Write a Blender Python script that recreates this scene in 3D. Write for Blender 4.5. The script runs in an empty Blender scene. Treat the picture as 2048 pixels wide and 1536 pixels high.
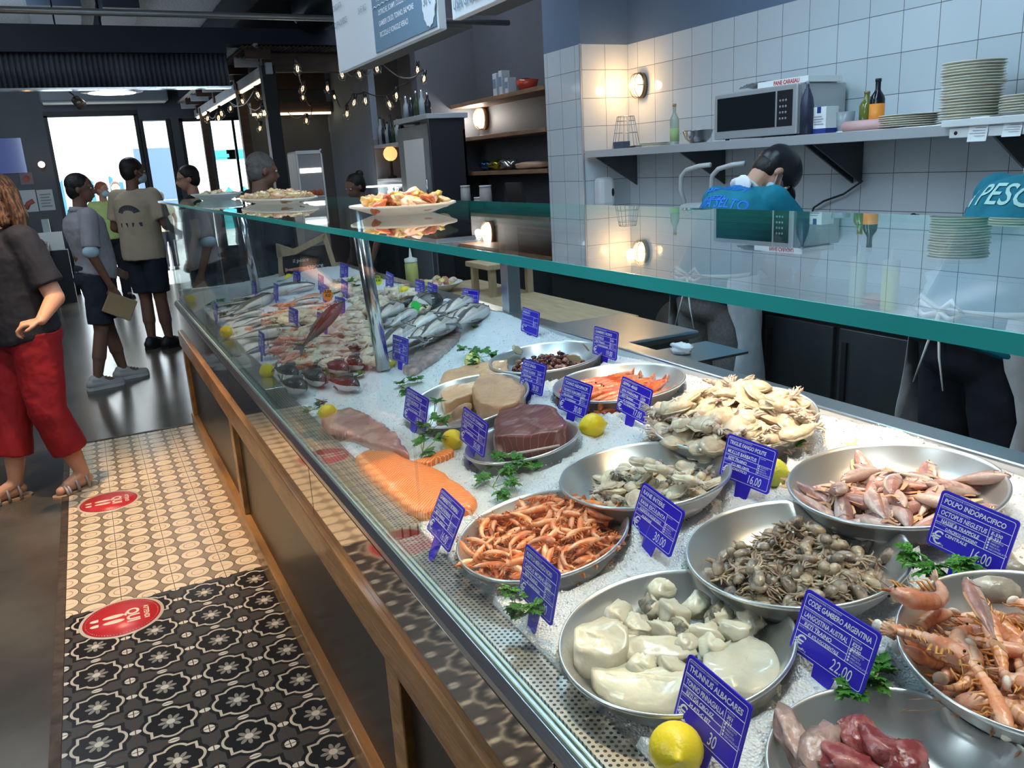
import bpy, bmesh, math, random
from mathutils import Vector, Matrix, noise
from mathutils.bvhtree import BVHTree
PI = math.pi
COL = bpy.context.scene.collection
# ------------------------------------------------------------------ camera model (a 1.6 m high phone, 28.8 mm)
FPX = 1636.2
YAW, PIT, ROL = 0.46243, -0.26275, -0.05741
fw = Vector((math.sin(YAW)*math.cos(PIT), math.cos(YAW)*math.cos(PIT), math.sin(PIT)))
r0 = fw.cross(Vector((0, 0, 1))).normalized(); u0 = r0.cross(fw)
rt = r0*math.cos(ROL) + u0*math.sin(ROL); up = -r0*math.sin(ROL) + u0*math.cos(ROL)
EYE = Vector((0, 0, 1.6))
def at(px, py, X=None, Y=None, Z=None):
    d = fw + rt*((px-1024)/FPX) - up*((py-768)/FPX)
    if X is not None: t = (X-EYE.x)/d.x
    elif Y is not None: t = (Y-EYE.y)/d.y
    else: t = (Z-EYE.z)/d.z
    return EYE + d*t
def onrim(px, py, dz=0.0):      # point on the sloping display plane, dz above the ice
    d = fw + rt*((px-1024)/FPX) - up*((py-768)/FPX)
    z0 = .885+dz; s = .11
    t = (z0 + s*(EYE.x-.5) - EYE.z)/(d.z - s*d.x)
    return EYE + d*t
def zice(x): return .885 + .11*(x-.5)
# ------------------------------------------------------------------ materials
MATS = {}
def mat(name, col=(.8, .8, .8), rough=.5, metal=0., spec=.5, var=0., vscale=8., bump=0., bscale=60., sss=0., trans=0., emit=None, estr=0., coat=0., rand=0., col2=None, c2scale=6., c2lo=.45, c2hi=.6, stretch=None, ior=1.45, sssc=None):
    if name in MATS: return MATS[name]
    m = bpy.data.materials.new(name); m.use_nodes = True
    nt = m.node_tree; b = nt.nodes['Principled BSDF']; L = nt.links.new
    b.inputs['Base Color'].default_value = (*col, 1); b.inputs['Roughness'].default_value = rough
    b.inputs['Metallic'].default_value = metal; b.inputs['Specular IOR Level'].default_value = spec
    b.inputs['IOR'].default_value = ior
    if trans: b.inputs['Transmission Weight'].default_value = trans
    if coat: b.inputs['Coat Weight'].default_value = coat; b.inputs['Coat Roughness'].default_value = .08
    if sss:
        b.inputs['Subsurface Weight'].default_value = sss; b.inputs['Subsurface Scale'].default_value = .01
        b.inputs['Subsurface Radius'].default_value = sssc or (1, .5, .35)
    if emit: b.inputs['Emission Color'].default_value = (*emit, 1); b.inputs['Emission Strength'].default_value = estr
    tc = nt.nodes.new('ShaderNodeTexCoord'); src = tc.outputs['Object']
    if stretch:
        mp = nt.nodes.new('ShaderNodeMapping'); mp.inputs['Scale'].default_value = stretch
        L(src, mp.inputs['Vector']); src = mp.outputs['Vector']
    cur = None
    if col2 is not None:
        n = nt.nodes.new('ShaderNodeTexNoise'); n.inputs['Scale'].default_value = c2scale; n.inputs['Detail'].default_value = 4
        L(src, n.inputs['Vector'])
        r = nt.nodes.new('ShaderNodeValToRGB'); r.color_ramp.elements[0].position = c2lo; r.color_ramp.elements[1].position = c2hi
        r.color_ramp.elements[0].color = (*col, 1); r.color_ramp.elements[1].color = (*col2, 1)
        L(n.outputs['Fac'], r.inputs['Fac']); cur = r.outputs['Color']
    if var or rand:
        hv = nt.nodes.new('ShaderNodeHueSaturation')
        if cur: L(cur, hv.inputs['Color'])
        else: hv.inputs['Color'].default_value = (*col, 1)
        val = None
        if var:
            n = nt.nodes.new('ShaderNodeTexNoise'); n.inputs['Scale'].default_value = vscale; n.inputs['Detail'].default_value = 5
            L(src, n.inputs['Vector'])
            mr = nt.nodes.new('ShaderNodeMapRange'); mr.inputs['From Min'].default_value = .3; mr.inputs['From Max'].default_value = .7
            mr.inputs['To Min'].default_value = 1-var; mr.inputs['To Max'].default_value = 1+var
            L(n.outputs['Fac'], mr.inputs['Value']); val = mr.outputs['Result']
        if rand:
            oi = nt.nodes.new('ShaderNodeObjectInfo')
            m2 = nt.nodes.new('ShaderNodeMapRange'); m2.inputs['To Min'].default_value = 1-rand; m2.inputs['To Max'].default_value = 1+rand
            L(oi.outputs['Random'], m2.inputs['Value'])
            if val:
                mu = nt.nodes.new('ShaderNodeMath'); mu.operation = 'MULTIPLY'; L(val, mu.inputs[0]); L(m2.outputs['Result'], mu.inputs[1]); val = mu.outputs[0]
            else: val = m2.outputs['Result']
            m3 = nt.nodes.new('ShaderNodeMapRange'); m3.inputs['To Min'].default_value = .5-.03*rand; m3.inputs['To Max'].default_value = .5+.03*rand
            L(oi.outputs['Random'], m3.inputs['Value']); L(m3.outputs['Result'], hv.inputs['Hue'])
        L(val, hv.inputs['Value']); cur = hv.outputs['Color']
    if cur: L(cur, b.inputs['Base Color'])
    if bump:
        n = nt.nodes.new('ShaderNodeTexNoise'); n.inputs['Scale'].default_value = bscale; n.inputs['Detail'].default_value = 4
        L(src, n.inputs['Vector'])
        bp = nt.nodes.new('ShaderNodeBump'); bp.inputs['Strength'].default_value = bump; bp.inputs['Distance'].default_value = .01
        L(n.outputs['Fac'], bp.inputs['Height']); L(bp.outputs['Normal'], b.inputs['Normal'])
    MATS[name] = m
    return m
class X:                            # tiny expression wrapper over math nodes
    nt = None
    def __init__(s, o): s.o = o
    @staticmethod
    def op(k, *a):
        n = X.nt.nodes.new('ShaderNodeMath'); n.operation = k
        for i, v in enumerate(a):
            if isinstance(v, X): X.nt.links.new(v.o, n.inputs[i])
            else: n.inputs[i].default_value = v
        return X(n.outputs[0])
    def __add__(s, b): return X.op('ADD', s, b)
    def __sub__(s, b): return X.op('SUBTRACT', s, b)
    def __mul__(s, b): return X.op('MULTIPLY', s, b)
    def __truediv__(s, b): return X.op('DIVIDE', s, b)
    def lt(s, b): return X.op('LESS_THAN', s, b)
    def gt(s, b): return X.op('GREATER_THAN', s, b)
    def abs(s): return X.op('ABSOLUTE', s)
    def fr(s): return X.op('FRACT', s)
    def mn(s, b): return X.op('MINIMUM', s, b)
    def mx(s, b): return X.op('MAXIMUM', s, b)
def hyp(a, b): return X.op('SQRT', a*a + b*b)
def mixc(f, a, b):                  # colour mix, a/b tuple or socket
    n = X.nt.nodes.new('ShaderNodeMix'); n.data_type = 'RGBA'
    X.nt.links.new(f.o, n.inputs[0])
    for i, v in ((6, a), (7, b)):
        if isinstance(v, tuple): n.inputs[i].default_value = (*v, 1)
        else: X.nt.links.new(v, n.inputs[i])
    return n.outputs[2]
def newmat(name, rough=.5, **kw):
    m = mat(name, rough=rough, **kw); X.nt = m.node_tree
    return m, m.node_tree.nodes['Principled BSDF']
def posxyz():
    g = X.nt.nodes.new('ShaderNodeNewGeometry'); s = X.nt.nodes.new('ShaderNodeSeparateXYZ')
    X.nt.links.new(g.outputs['Position'], s.inputs[0])
    return X(s.outputs[0]), X(s.outputs[1]), X(s.outputs[2])
def objxyz():
    g = X.nt.nodes.new('ShaderNodeTexCoord'); s = X.nt.nodes.new('ShaderNodeSeparateXYZ')
    X.nt.links.new(g.outputs['Object'], s.inputs[0])
    return X(s.outputs[0]), X(s.outputs[1]), X(s.outputs[2])
def noisef(scale, vec=None, detail=3):
    n = X.nt.nodes.new('ShaderNodeTexNoise'); n.inputs['Scale'].default_value = scale; n.inputs['Detail'].default_value = detail
    if vec is None:
        g = X.nt.nodes.new('ShaderNodeNewGeometry'); vec = g.outputs['Position']
    X.nt.links.new(vec, n.inputs['Vector'])
    return X(n.outputs['Fac'])
# ------------------------------------------------------------------ mesh builder
def V(*a): return Vector(a)
def lerp(a, b, t): return a + (b-a)*t
class MB:
    def __init__(s): s.v = []; s.f = []; s.m = []; s.sm = []
    def add(s, vs, fs, mi=0, smooth=False, T=None):
        o = len(s.v)
        s.v += [(T @ Vector(v)) if T is not None else Vector(v) for v in vs]
        for f in fs: s.f.append([o+i for i in f]); s.m.append(mi); s.sm.append(smooth)
        return s
    def box(s, a, b, mi=0, T=None):
        x0, y0, z0 = a; x1, y1, z1 = b
        if x0 > x1: x0, x1 = x1, x0
        if y0 > y1: y0, y1 = y1, y0
        if z0 > z1: z0, z1 = z1, z0
        vs = [(x0, y0, z0), (x1, y0, z0), (x1, y1, z0), (x0, y1, z0), (x0, y0, z1), (x1, y0, z1), (x1, y1, z1), (x0, y1, z1)]
        return s.add(vs, [(0, 3, 2, 1), (4, 5, 6, 7), (0, 1, 5, 4), (1, 2, 6, 5), (2, 3, 7, 6), (3, 0, 4, 7)], mi, False, T)
    def prism(s, poly, z0, z1, mi=0, T=None):        # poly in xy, extruded in z
        n = len(poly)
        vs = [(p[0], p[1], z0) for p in poly] + [(p[0], p[1], z1) for p in poly]
        fs = [tuple(range(n-1, -1, -1)), tuple(range(n, 2*n))] + [(i, (i+1) % n, n+(i+1) % n, n+i) for i in range(n)]
        return s.add(vs, fs, mi, False, T)
    def tube(s, pts, rad, n=8, mi=0, cap=True, T=None, flat=1., smooth=True, upv=None):
        pts = [Vector(p) for p in pts]
        if not hasattr(rad, '__len__'): rad = [rad]*len(pts)
        vs = []; fs = []; ref = None
        for i, p in enumerate(pts):
            d = (pts[min(i+1, len(pts)-1)] - pts[max(i-1, 0)])
            d = d.normalized() if d.length > 1e-9 else Vector((0, 0, 1))
            if ref is None:
                ref = Vector(upv) if upv else (Vector((0, 0, 1)) if abs(d.z) < .9 else Vector((1, 0, 0)))
            a = (ref - d*ref.dot(d)).normalized(); b = d.cross(a); ref = a
            for k in range(n):
                t = 2*PI*k/n; vs.append(p + a*(math.cos(t)*rad[i]*flat) + b*(math.sin(t)*rad[i]))
        for i in range(len(pts)-1):
            for k in range(n):
                k2 = (k+1) % n; fs.append((i*n+k, i*n+k2, (i+1)*n+k2, (i+1)*n+k))
        if cap: fs += [tuple(range(n-1, -1, -1)), tuple(range((len(pts)-1)*n, len(pts)*n))]
        return s.add(vs, fs, mi, smooth, T)
    def lathe(s, prof, n=24, mi=0, T=None, smooth=True, sx=1., sy=1.):   # prof: (r, z) closed when ends at r=0
        vs = []; fs = []
        for r, z in prof:
            for k in range(n):
                t = 2*PI*k/n; vs.append((math.cos(t)*r*sx, math.sin(t)*r*sy, z))
        for i in range(len(prof)-1):
            for k in range(n):
                k2 = (k+1) % n; fs.append((i*n+k, i*n+k2, (i+1)*n+k2, (i+1)*n+k))
        return s.add(vs, fs, mi, smooth, T)
    def ell(s, c, r, n=12, m=8, mi=0, T=None, R=None):
        c = Vector(c); vs = []; fs = []
        if not hasattr(r, '__len__'): r = (r, r, r)
        for i in range(1, m):
            ph = PI*i/m
            for k in range(n):
                t = 2*PI*k/n
                q = Vector((math.sin(ph)*math.cos(t)*r[0], math.sin(ph)*math.sin(t)*r[1], math.cos(ph)*r[2]))
                vs.append(c + (R @ q if R is not None else q))
        a = Vector((0, 0, r[2])); b = -a
        vs.append(c + (R @ a if R is not None else a)); vs.append(c + (R @ b if R is not None else b))
        for i in range(m-2):
            for k in range(n):
                k2 = (k+1) % n; fs.append((i*n+k, (i+1)*n+k, (i+1)*n+k2, i*n+k2))
        N = (m-1)*n
        for k in range(n):
            k2 = (k+1) % n; fs.append((N, k, k2)); fs.append((N+1, (m-2)*n+k2, (m-2)*n+k))
        return s.add(vs, fs, mi, True, T)
    def cap(s, a, b, ra, rb, n=10, mi=0):            # closed tapered capsule
        a = Vector(a); b = Vector(b); d = (b-a); L = d.length or 1e-6; d /= L
        pts = []; rad = []
        for k in range(4): t = PI/2*(1-k/3.5); pts.append(a - d*ra*math.sin(t)); rad.append(max(ra*math.cos(t), ra*.05))
        for k in range(4): t = PI/2*((k+.5)/3.5); pts.append(b + d*rb*math.sin(t)); rad.append(max(rb*math.cos(t), rb*.05))
        return s.tube(pts, rad, n, mi)
    def cone(s, a, b, ra, rb, n=14, mi=0, flat=1., upv=None): return s.tube([a, b], [ra, rb], n, mi, True, None, flat, True, upv)
    def build(s, name, mats, parent=None, loc=None, M=None, bevel=0., subsurf=0, remesh=0., smoothit=0, solid=0.):
        me = bpy.data.meshes.new(name)
        me.from_pydata([tuple(v) for v in s.v], [], s.f)
        if not isinstance(mats, (list, tuple)): mats = [mats]
        for m in mats: me.materials.append(m)
        me.polygons.foreach_set('material_index', s.m)
        me.polygons.foreach_set('use_smooth', s.sm)
        me.update()
        o = bpy.data.objects.new(name, me); COL.objects.link(o)
        if parent is not None: o.parent = parent
        if loc is not None: o.location = loc
        if M is not None: o.matrix_local = M
        if remesh:
            q = o.modifiers.new('Remesh', 'REMESH'); q.mode = 'VOXEL'; q.voxel_size = remesh; q.use_smooth_shade = True
            if smoothit:
                q = o.modifiers.new('Smooth', 'SMOOTH'); q.iterations = smoothit; q.factor = .5
        if subsurf: q = o.modifiers.new('Sub', 'SUBSURF'); q.levels = subsurf; q.render_levels = subsurf
        if bevel:
            q = o.modifiers.new('Bevel', 'BEVEL'); q.width = bevel; q.segments = 2; q.limit_method = 'ANGLE'; q.angle_limit = .6
        return o
def tagit(o, label, cat, group=None, kind=None):
    if label: o['label'] = label
    if cat: o['category'] = cat
    if group: o['group'] = group
    if kind: o['kind'] = kind
    return o
def thing(name, label, cat, loc=(0, 0, 0), rz=0., group=None, M=None):
    o = bpy.data.objects.new(name, None); COL.objects.link(o); o.empty_display_size = .05
    if M is not None: o.matrix_world = M
    else: o.location = loc; o.rotation_euler = (0, 0, rz)
    return tagit(o, label, cat, group)
def struct(name, mb, m, **k):
    o = mb.build(name, m, **k); o['kind'] = 'structure'; return o
def dup(root, M=None, label=None, group=None, kids=None):
    r = root.copy(); COL.objects.link(r)
    if M is not None: r.matrix_world = M
    if label: r['label'] = label
    if group: r['group'] = group
    for ch in (kids if kids is not None else list(root.children)):
        c = ch.copy(); COL.objects.link(c); c.parent = r
        for g in ch.children:
            d = g.copy(); COL.objects.link(d); d.parent = c
    return r
def frame(o, ex, ey, ez):
    return Matrix(((ex[0], ey[0], ez[0], o[0]), (ex[1], ey[1], ez[1], o[1]), (ex[2], ey[2], ez[2], o[2]), (0, 0, 0, 1)))
def TR(loc=(0, 0, 0), rx=0., ry=0., rz=0., s=1.):
    return Matrix.Translation(loc) @ Matrix.Rotation(rz, 4, 'Z') @ Matrix.Rotation(ry, 4, 'Y') @ Matrix.Rotation(rx, 4, 'X') @ Matrix.Scale(s, 4)
TXT = {}
def text_mesh(body, size=1., ext=0., sx=1., shear=0., spacing=1., bold=0., align='LEFT'):
    k = (body, size, ext, sx, shear, spacing, bold, align)
    if k in TXT: return TXT[k]
    c = bpy.data.curves.new('lettering', 'FONT'); c.body = body; c.size = size; c.extrude = ext; c.shear = shear
    c.space_character = spacing; c.offset = bold; c.align_x = align; c.resolution_u = 3
    o = bpy.data.objects.new('tmp', c); COL.objects.link(o)
    dg = bpy.context.evaluated_depsgraph_get(); dg.update()
    me = bpy.data.meshes.new_from_object(o.evaluated_get(dg))
    me2 = (
        [Vector((v.co.x*sx, v.co.y, v.co.z)) for v in me.vertices], [tuple(p.vertices) for p in me.polygons])
    bpy.data.objects.remove(o); bpy.data.curves.remove(c); bpy.data.meshes.remove(me)
    TXT[k] = me2
    return me2
def put_text(mb, body, x, y, z, size, mi=0, **k):
    vs, fs = text_mesh(body, size, **k)
    mb.add([v + Vector((x, y, z)) for v in vs], fs, mi)
# ------------------------------------------------------------------ shared materials
steel = mat('brushed_steel', (.62, .63, .64), .28, 1., bump=.05, bscale=200, stretch=(1, .05, 1), var=.06)
mirror_steel = mat('polished_steel', (.60, .56, .50), .06, 1., var=.04, vscale=3)
bright_steel = mat('bright_steel', (.78, .79, .80), .18, 1.)
lip_steel = mat('satin_lip_steel', (.62, .63, .64), .3, .45)
dark_steel = mat('dark_steel_door', (.10, .105, .11), .38, .7, var=.15, vscale=4, bump=.05, bscale=80)
alu = mat('spun_aluminium', (.70, .70, .69), .33, .88, var=.05, vscale=6)
black = mat('black_plastic', (.012, .012, .014), .4)
blackm = mat('black_metal', (.025, .026, .028), .5, .4)
white_pl = mat('white_plastic', (.72, .72, .70), .4)
paper = mat('paper', (.82, .82, .8), .8)
grey_wall = mat('grey_plaster', (.085, .088, .10), .62, var=.1, vscale=2, bump=.1, bscale=40)
blue_wall = mat('blue_grey_paint', (.125, .185, .27), .6, var=.05, vscale=2)
wood = mat('worn_warm_wood', (.34, .165, .048), .40, var=.35, vscale=5, stretch=(3, .5, 3), bump=.3, bscale=30, col2=(.14, .065, .02), c2scale=3.5, c2lo=.5, c2hi=.75, coat=.25)
wood_dk = mat('dark_wood', (.045, .028, .02), .55, var=.3, vscale=6, stretch=(1, 4, 4))
wood_lt = mat('pale_wood', (.42, .30, .18), .5, var=.2, vscale=6, stretch=(6, 1, 1))
panel_dk = mat('dark_lacquer_panel', (.022, .016, .011), .30, 0., spec=.35, var=.2, vscale=3)
tagblue = mat('blue_tag_plastic', (.028, .014, .55), .3, spec=.5)
chalk = mat('white_marker_ink', (.80, .80, .84), .6)
skin = mat('skin', (.50, .27, .18), .5, sss=.15, var=.06, vscale=10)
skin_tan = mat('tanned_skin', (.20, .10, .065), .55, var=.06, vscale=10)
lemon_m = mat('lemon_peel', (.88, .66, .02), .32, bump=.12, bscale=220, var=.06, vscale=12, sss=.1, sssc=(1, .8, .2), rand=.06)
lemon_flesh = mat('lemon_flesh', (.90, .80, .28), .3, bump=.3, bscale=60, var=.15, vscale=40)
leaf = mat('parsley_leaf', (.045, .20, .015), .42, var=.35, vscale=25, sss=.05, sssc=(.4, 1, .2), rand=.15)
stem_m = mat('parsley_stem', (.20, .32, .07), .4)
teal = mat('teal_cotton', (.0, .16, .23), .8, var=.18, vscale=9, bump=.3, bscale=25)
apron_m = mat('sheer_white_apron', (.55, .57, .60), .5, var=.1, vscale=20)
# clear glass: see-through with a Fresnel reflection on both faces
def glassmat(name, tint=(.94, .975, .965), f0=.04, rough=.0, k=1.):
    m = bpy.data.materials.new(name); m.use_nodes = True; nt = m.node_tree; nt.nodes.clear(); X.nt = nt
    out = nt.nodes.new('ShaderNodeOutputMaterial'); mx = nt.nodes.new('ShaderNodeMixShader')
    tr = nt.nodes.new('ShaderNodeBsdfTransparent'); tr.inputs[0].default_value = (*tint, 1)
    gl = nt.nodes.new('ShaderNodeBsdfGlossy'); gl.inputs['Roughness'].default_value = rough; gl.inputs[0].default_value = (.97, .98, .98, 1)
    lw = nt.nodes.new('ShaderNodeLayerWeight'); lw.inputs['Blend'].default_value = .5
    f = X(lw.outputs['Facing'])
    s = (X.op('POWER', f, 5.0)*(1-f0) + f0)*k
    nt.links.new(s.o, mx.inputs[0]); nt.links.new(tr.outputs[0], mx.inputs[1]); nt.links.new(gl.outputs[0], mx.inputs[2])
    nt.links.new(mx.outputs[0], out.inputs['Surface'])
    return m
glass = glassmat('clear_glass'); pane_glass = glassmat('clear_front_pane', f0=.03, k=.8)
bulb_glass = glassmat('bulb_glass', (.90, .88, .84), f0=.10)
edge_glass = mat('green_glass_edge', (.04, .50, .46), .08, spec=.8, coat=.6, var=.25, vscale=3, stretch=(1, .6, 1))
green_glass = mat('olive_glass', (.10, .14, .02), .1, trans=.5)
warm_glow = mat('warm_lamp_glow', (1, .8, .5), .5, emit=(1., .62, .25), estr=9)
white_glow = mat('cool_lamp_glow', (1, 1, 1), .5, emit=(.95, .97, 1.), estr=14)
fil_glow = mat('filament_glow', (1, .8, .5), .5, emit=(1., .62, .28), estr=9)
led_glow = mat('led_strip_glow', (1, .9, .7), .5, emit=(1., .83, .5), estr=3.5)
# floor: cream circle tiles and dark medallion tiles, 20 cm
m_tl, b = newmat('cream_circle_tiles', rough=.3)
x, y, z = posxyz()
u = ((x + .32)/.1 + .5).fr() - .5; v = ((y - 3.448)/.1 + .5).fr() - .5
r = hyp(u, v)
rw = (((x+.32)/.1+.5) - ((x+.32)/.1+.5).fr() + ((y-3.448)/.1+.5) - ((y-3.448)/.1+.5).fr())
alt = (rw/3.).fr().gt(.3)
g = hyp(((x+.32)/.2+.5).fr()-.5, ((x+.32)/.2+.5).fr()-.5)
c = mixc(r.lt(.485), (.32, .235, .15), (.03, .022, .015))
c = mixc(r.lt(.457), c, (.80, .64, .42))
ring = (r - .25).abs().lt(.018)*alt
c = mixc(ring, c, (.45, .27, .15))
line = (v.abs().lt(.015)*u.abs().lt(.3))*(X.op('SUBTRACT', 1., alt))
c = mixc(line, c, (.45, .27, .15))
gx = (((x+.32)/.2 + .5).fr() - .5).abs().lt(.006)
c = mixc(gx, c, (.10, .06, .03))
nz = noisef(5., detail=5)*.35 + .82
mm = X.nt.nodes.new('ShaderNodeMix'); mm.data_type = 'RGBA'; mm.blend_type = 'MULTIPLY'; mm.inputs[0].default_value = 1
X.nt.links.new(c, mm.inputs[6]); cb = X.nt.nodes.new('ShaderNodeCombineColor')
for i in range(3): X.nt.links.new(nz.o, cb.inputs[i])
X.nt.links.new(cb.outputs[0], mm.inputs[7]); X.nt.links.new(mm.outputs[2], b.inputs['Base Color'])
m_td, b = newmat('dark_medallion_tiles', rough=.3)
x, y, z = posxyz()
u = ((x + .32)/.2).fr() - .5; v = ((y - 3.345)/.2).fr() - .5
au = u.abs(); av = v.abs()
sq = au.mx(av) - .265
lob = (hyp(au-.20, v) - .155).mn(hyp(u, av-.20) - .155)
sd = sq.mn(lob)
c = mixc(sd.gt(.10), (.010, .008, .007), (.062, .055, .046))
c = mixc((sd.gt(.0))*(sd.lt(.042)), c, (.58, .49, .36))
cross = (au - .5).abs().lt(.008).mx((av-.5).abs().lt(.008))
c = mixc((hyp(au-.5, (v)*1.6)).lt(.085), c, (.72, .64, .50))
c = mixc((hyp((u)*1.0, (av-.5)*1.6)).lt(.085), c, (.72, .64, .50))
rc = hyp(au-.5, av-.5)
c = mixc(rc.lt(.135), c, (.010, .008, .007)); c = mixc(rc.lt(.085), c, (.72, .64, .50))
th = X.op('ARCTAN2', v, u); rr = hyp(u, v)
pet = X.op('COSINE', th*4.).abs()
c = mixc(rr.lt(pet*.12 + .065), c, (.27, .24, .19))
c = mixc((rr.lt(.13))*(rr.gt(.085))*(pet.lt(.35)), c, (.012, .01, .009))
c = mixc(rr.lt(.062), c, (.62, .54, .42))
c = mixc(cross, c, (.10, .045, .02))
nz = noisef(6., detail=5)*.35 + .82
mm = X.nt.nodes.new('ShaderNodeMix'); mm.data_type = 'RGBA'; mm.blend_type = 'MULTIPLY'; mm.inputs[0].default_value = 1
X.nt.links.new(c, mm.inputs[6]); cb = X.nt.nodes.new('ShaderNodeCombineColor')
for i in range(3): X.nt.links.new(nz.o, cb.inputs[i])
X.nt.links.new(cb.outputs[0], mm.inputs[7]); X.nt.links.new(mm.outputs[2], b.inputs['Base Color'])
m_conc = mat('polished_concrete', (.105, .09, .068), .22, var=.35, vscale=1.6, bump=.06, bscale=9, col2=(.06, .05, .04), c2scale=1.3, c2lo=.4, c2hi=.65)
# white wall tiles 20 cm with dark grout; a = horizontal coordinate (0 x, 1 y)
def walltile(name, col=(.565, .61, .63)):
    m, b = newmat(name, rough=.09, spec=.5)
    p = posxyz(); zz = p[2]
    g = X.nt.nodes.new('ShaderNodeNewGeometry'); sp = X.nt.nodes.new('ShaderNodeSeparateXYZ'); X.nt.links.new(g.outputs['True Normal'], sp.inputs[0])
    isx = X(sp.outputs[1]).abs().gt(.5)                 # face looks along y -> run horizontally in x
    hc = (p[0]-3.73)*isx + (p[1]-.157)*(X.op('SUBTRACT', 1., isx))
    gu = ((hc/.2 + .5).fr() - .5).abs().lt(.0085); gv = (((zz - 2.217)/.193 + .5).fr() - .5).abs().lt(.009)
    g = gu.mx(gv)
    iu = (hc/.2) - (hc/.2).fr(); iv = ((zz-2.217)/.193) - ((zz-2.217)/.193).fr()
    rnd = X.op('SINE', iu*12.9 + iv*78.2)*.04 + 1.
    cc = X.nt.nodes.new('ShaderNodeCombineColor')
    for i in range(3): X.nt.links.new((rnd*col[i]).o, cc.inputs[i])
    X.nt.links.new(mixc(g, cc.outputs[0], (.10, .10, .10)), b.inputs['Base Color'])
    rg = g*.5 + .08; X.nt.links.new(rg.o, b.inputs['Roughness'])
    bp = X.nt.nodes.new('ShaderNodeBump'); bp.inputs['Strength'].default_value = .25; bp.inputs['Distance'].default_value = .004
    hgt = (X.op('SUBTRACT', 1., g)) + noisef(7., detail=1)*.35
    X.nt.links.new(hgt.o, bp.inputs['Height']); X.nt.links.new(bp.outputs['Normal'], b.inputs['Normal'])
    return m
tile_y = tile_x = walltile('white_wall_tiles')
# perforated steel
m_perf, b = newmat('perforated_steel', rough=.3, metal=1.)
x, y, z = posxyz()
P = .0086
a = x/P; rowi = a - a.fr(); yy = y/(P*1.15) + (rowi/2.).fr()
q = hyp((a.fr()-.5), (yy.fr()-.5)*1.15)
c = mixc(q.lt(.31), (.60, .57, .52), (.02, .018, .016))
X.nt.links.new(c, b.inputs['Base Color']); X.nt.links.new((X.op('SUBTRACT', 1., q.lt(.31))).o, b.inputs['Metallic'])
# crushed ice
m_ice, b = newmat('crushed_ice', rough=.35, spec=.6)
b.inputs['Subsurface Weight'].default_value = .35; b.inputs['Subsurface Radius'].default_value = (.6, .8, 1.); b.inputs['Subsurface Scale'].default_value = .012
g = X.nt.nodes.new('ShaderNodeNewGeometry')
vo = X.nt.nodes.new('ShaderNodeTexVoronoi'); vo.inputs['Scale'].default_value = 260; X.nt.links.new(g.outputs['Position'], vo.inputs['Vector'])
n1 = noisef(120., g.outputs['Position'], 4); n2 = noisef(14., g.outputs['Position'], 3)
c = mixc(X(vo.outputs['Distance'])*.6 + n1*.4, (.97, .97, .965), (.68, .71, .75))
X.nt.links.new(c, b.inputs['Base Color'])
bp = X.nt.nodes.new('ShaderNodeBump'); bp.inputs['Strength'].default_value = .8; bp.inputs['Distance'].default_value = .005
X.nt.links.new((X(vo.outputs['Distance']) + n1).o, bp.inputs['Height']); X.nt.links.new(bp.outputs['Normal'], b.inputs['Normal'])
# ------------------------------------------------------------------ the room shell
YE = 14.5
struct('floor', MB().box((-4, -2.6, -.06), (4.6, YE, 0)), m_conc)
struct('floor_tiles_cream', MB().box((-.32, 3.345, .0005), (.475, 5.77, .003)), m_tl)
struct('floor_tiles_dark', MB().box((-.32, -1.5, .0005), (.475, 3.3445, .003)), m_td)
strip_m = mat('scuffed_floor_strip', (.09, .06, .04), .5, .3, var=.5, vscale=18, bump=.3, bscale=50)
struct('trim_1', MB().box((-.352, -1.5, .0), (-.3205, 5.8, .006)), strip_m)
struct('trim_2', MB().box((-.352, 5.772, .0), (.475, 5.80, .006)), strip_m)
mk = MB()
mk.box((3.73, -2.6, 0), (3.9, 5.28, 2.389)); struct('wall_kitchen_tiled', mk, tile_y)
mk = MB(); mk.box((3.73, -2.6, 2.389), (3.9, 5.28, 3.7)); struct('wall_kitchen_upper', mk, blue_wall)
pm = MB(); pm.box((3.322, 5.28, 0), (3.9, 5.8, 2.389))
struct('wall_pillar_tiled', pm, tile_x)
struct('wall_pillar_upper', MB().box((3.322, 5.28, 2.389), (3.9, 5.8, 3.7)), blue_wall)
struct('trim_3', MB().box((3.314, 5.272, 0), (3.324, 5.284, 2.392)), mat('corner_bead', (.6, .62, .64), .3, .6))
struct('wall_recess_back', MB().box((3.62, 5.8, 0), (3.9, 7.66, 3.7)), grey_wall)
struct('wall_recess_end', MB().box((3.0, 7.66, 0), (3.9, 7.8, 3.7)), grey_wall)
struct('wall_bar_side', MB().box((3.9, 7.8, 0), (4.0, YE, 3.7)), grey_wall)
struct('wall_bar_end', MB().box((1.95, 10.6, 0), (3.9, 10.72, 3.7)), mat('grey_brown_plaster', (.10, .095, .09), .6, var=.12, vscale=3))
struct('wall_bar_return', MB().box((2.93, 8.9, 0), (3.0, 10.6, 3.7)), mat('pale_blue_grey_plaster', (.26, .30, .36), .6, var=.08, vscale=3))
struct('wall_left', MB().box((-4.15, -2.6, 0), (-4, YE, 3.7)), grey_wall)
struct('wall_behind', MB().box((-4, -2.75, 0), (3.9, -2.6, 3.7)), mat('light_plaster', (.42, .42, .42), .7))
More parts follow.
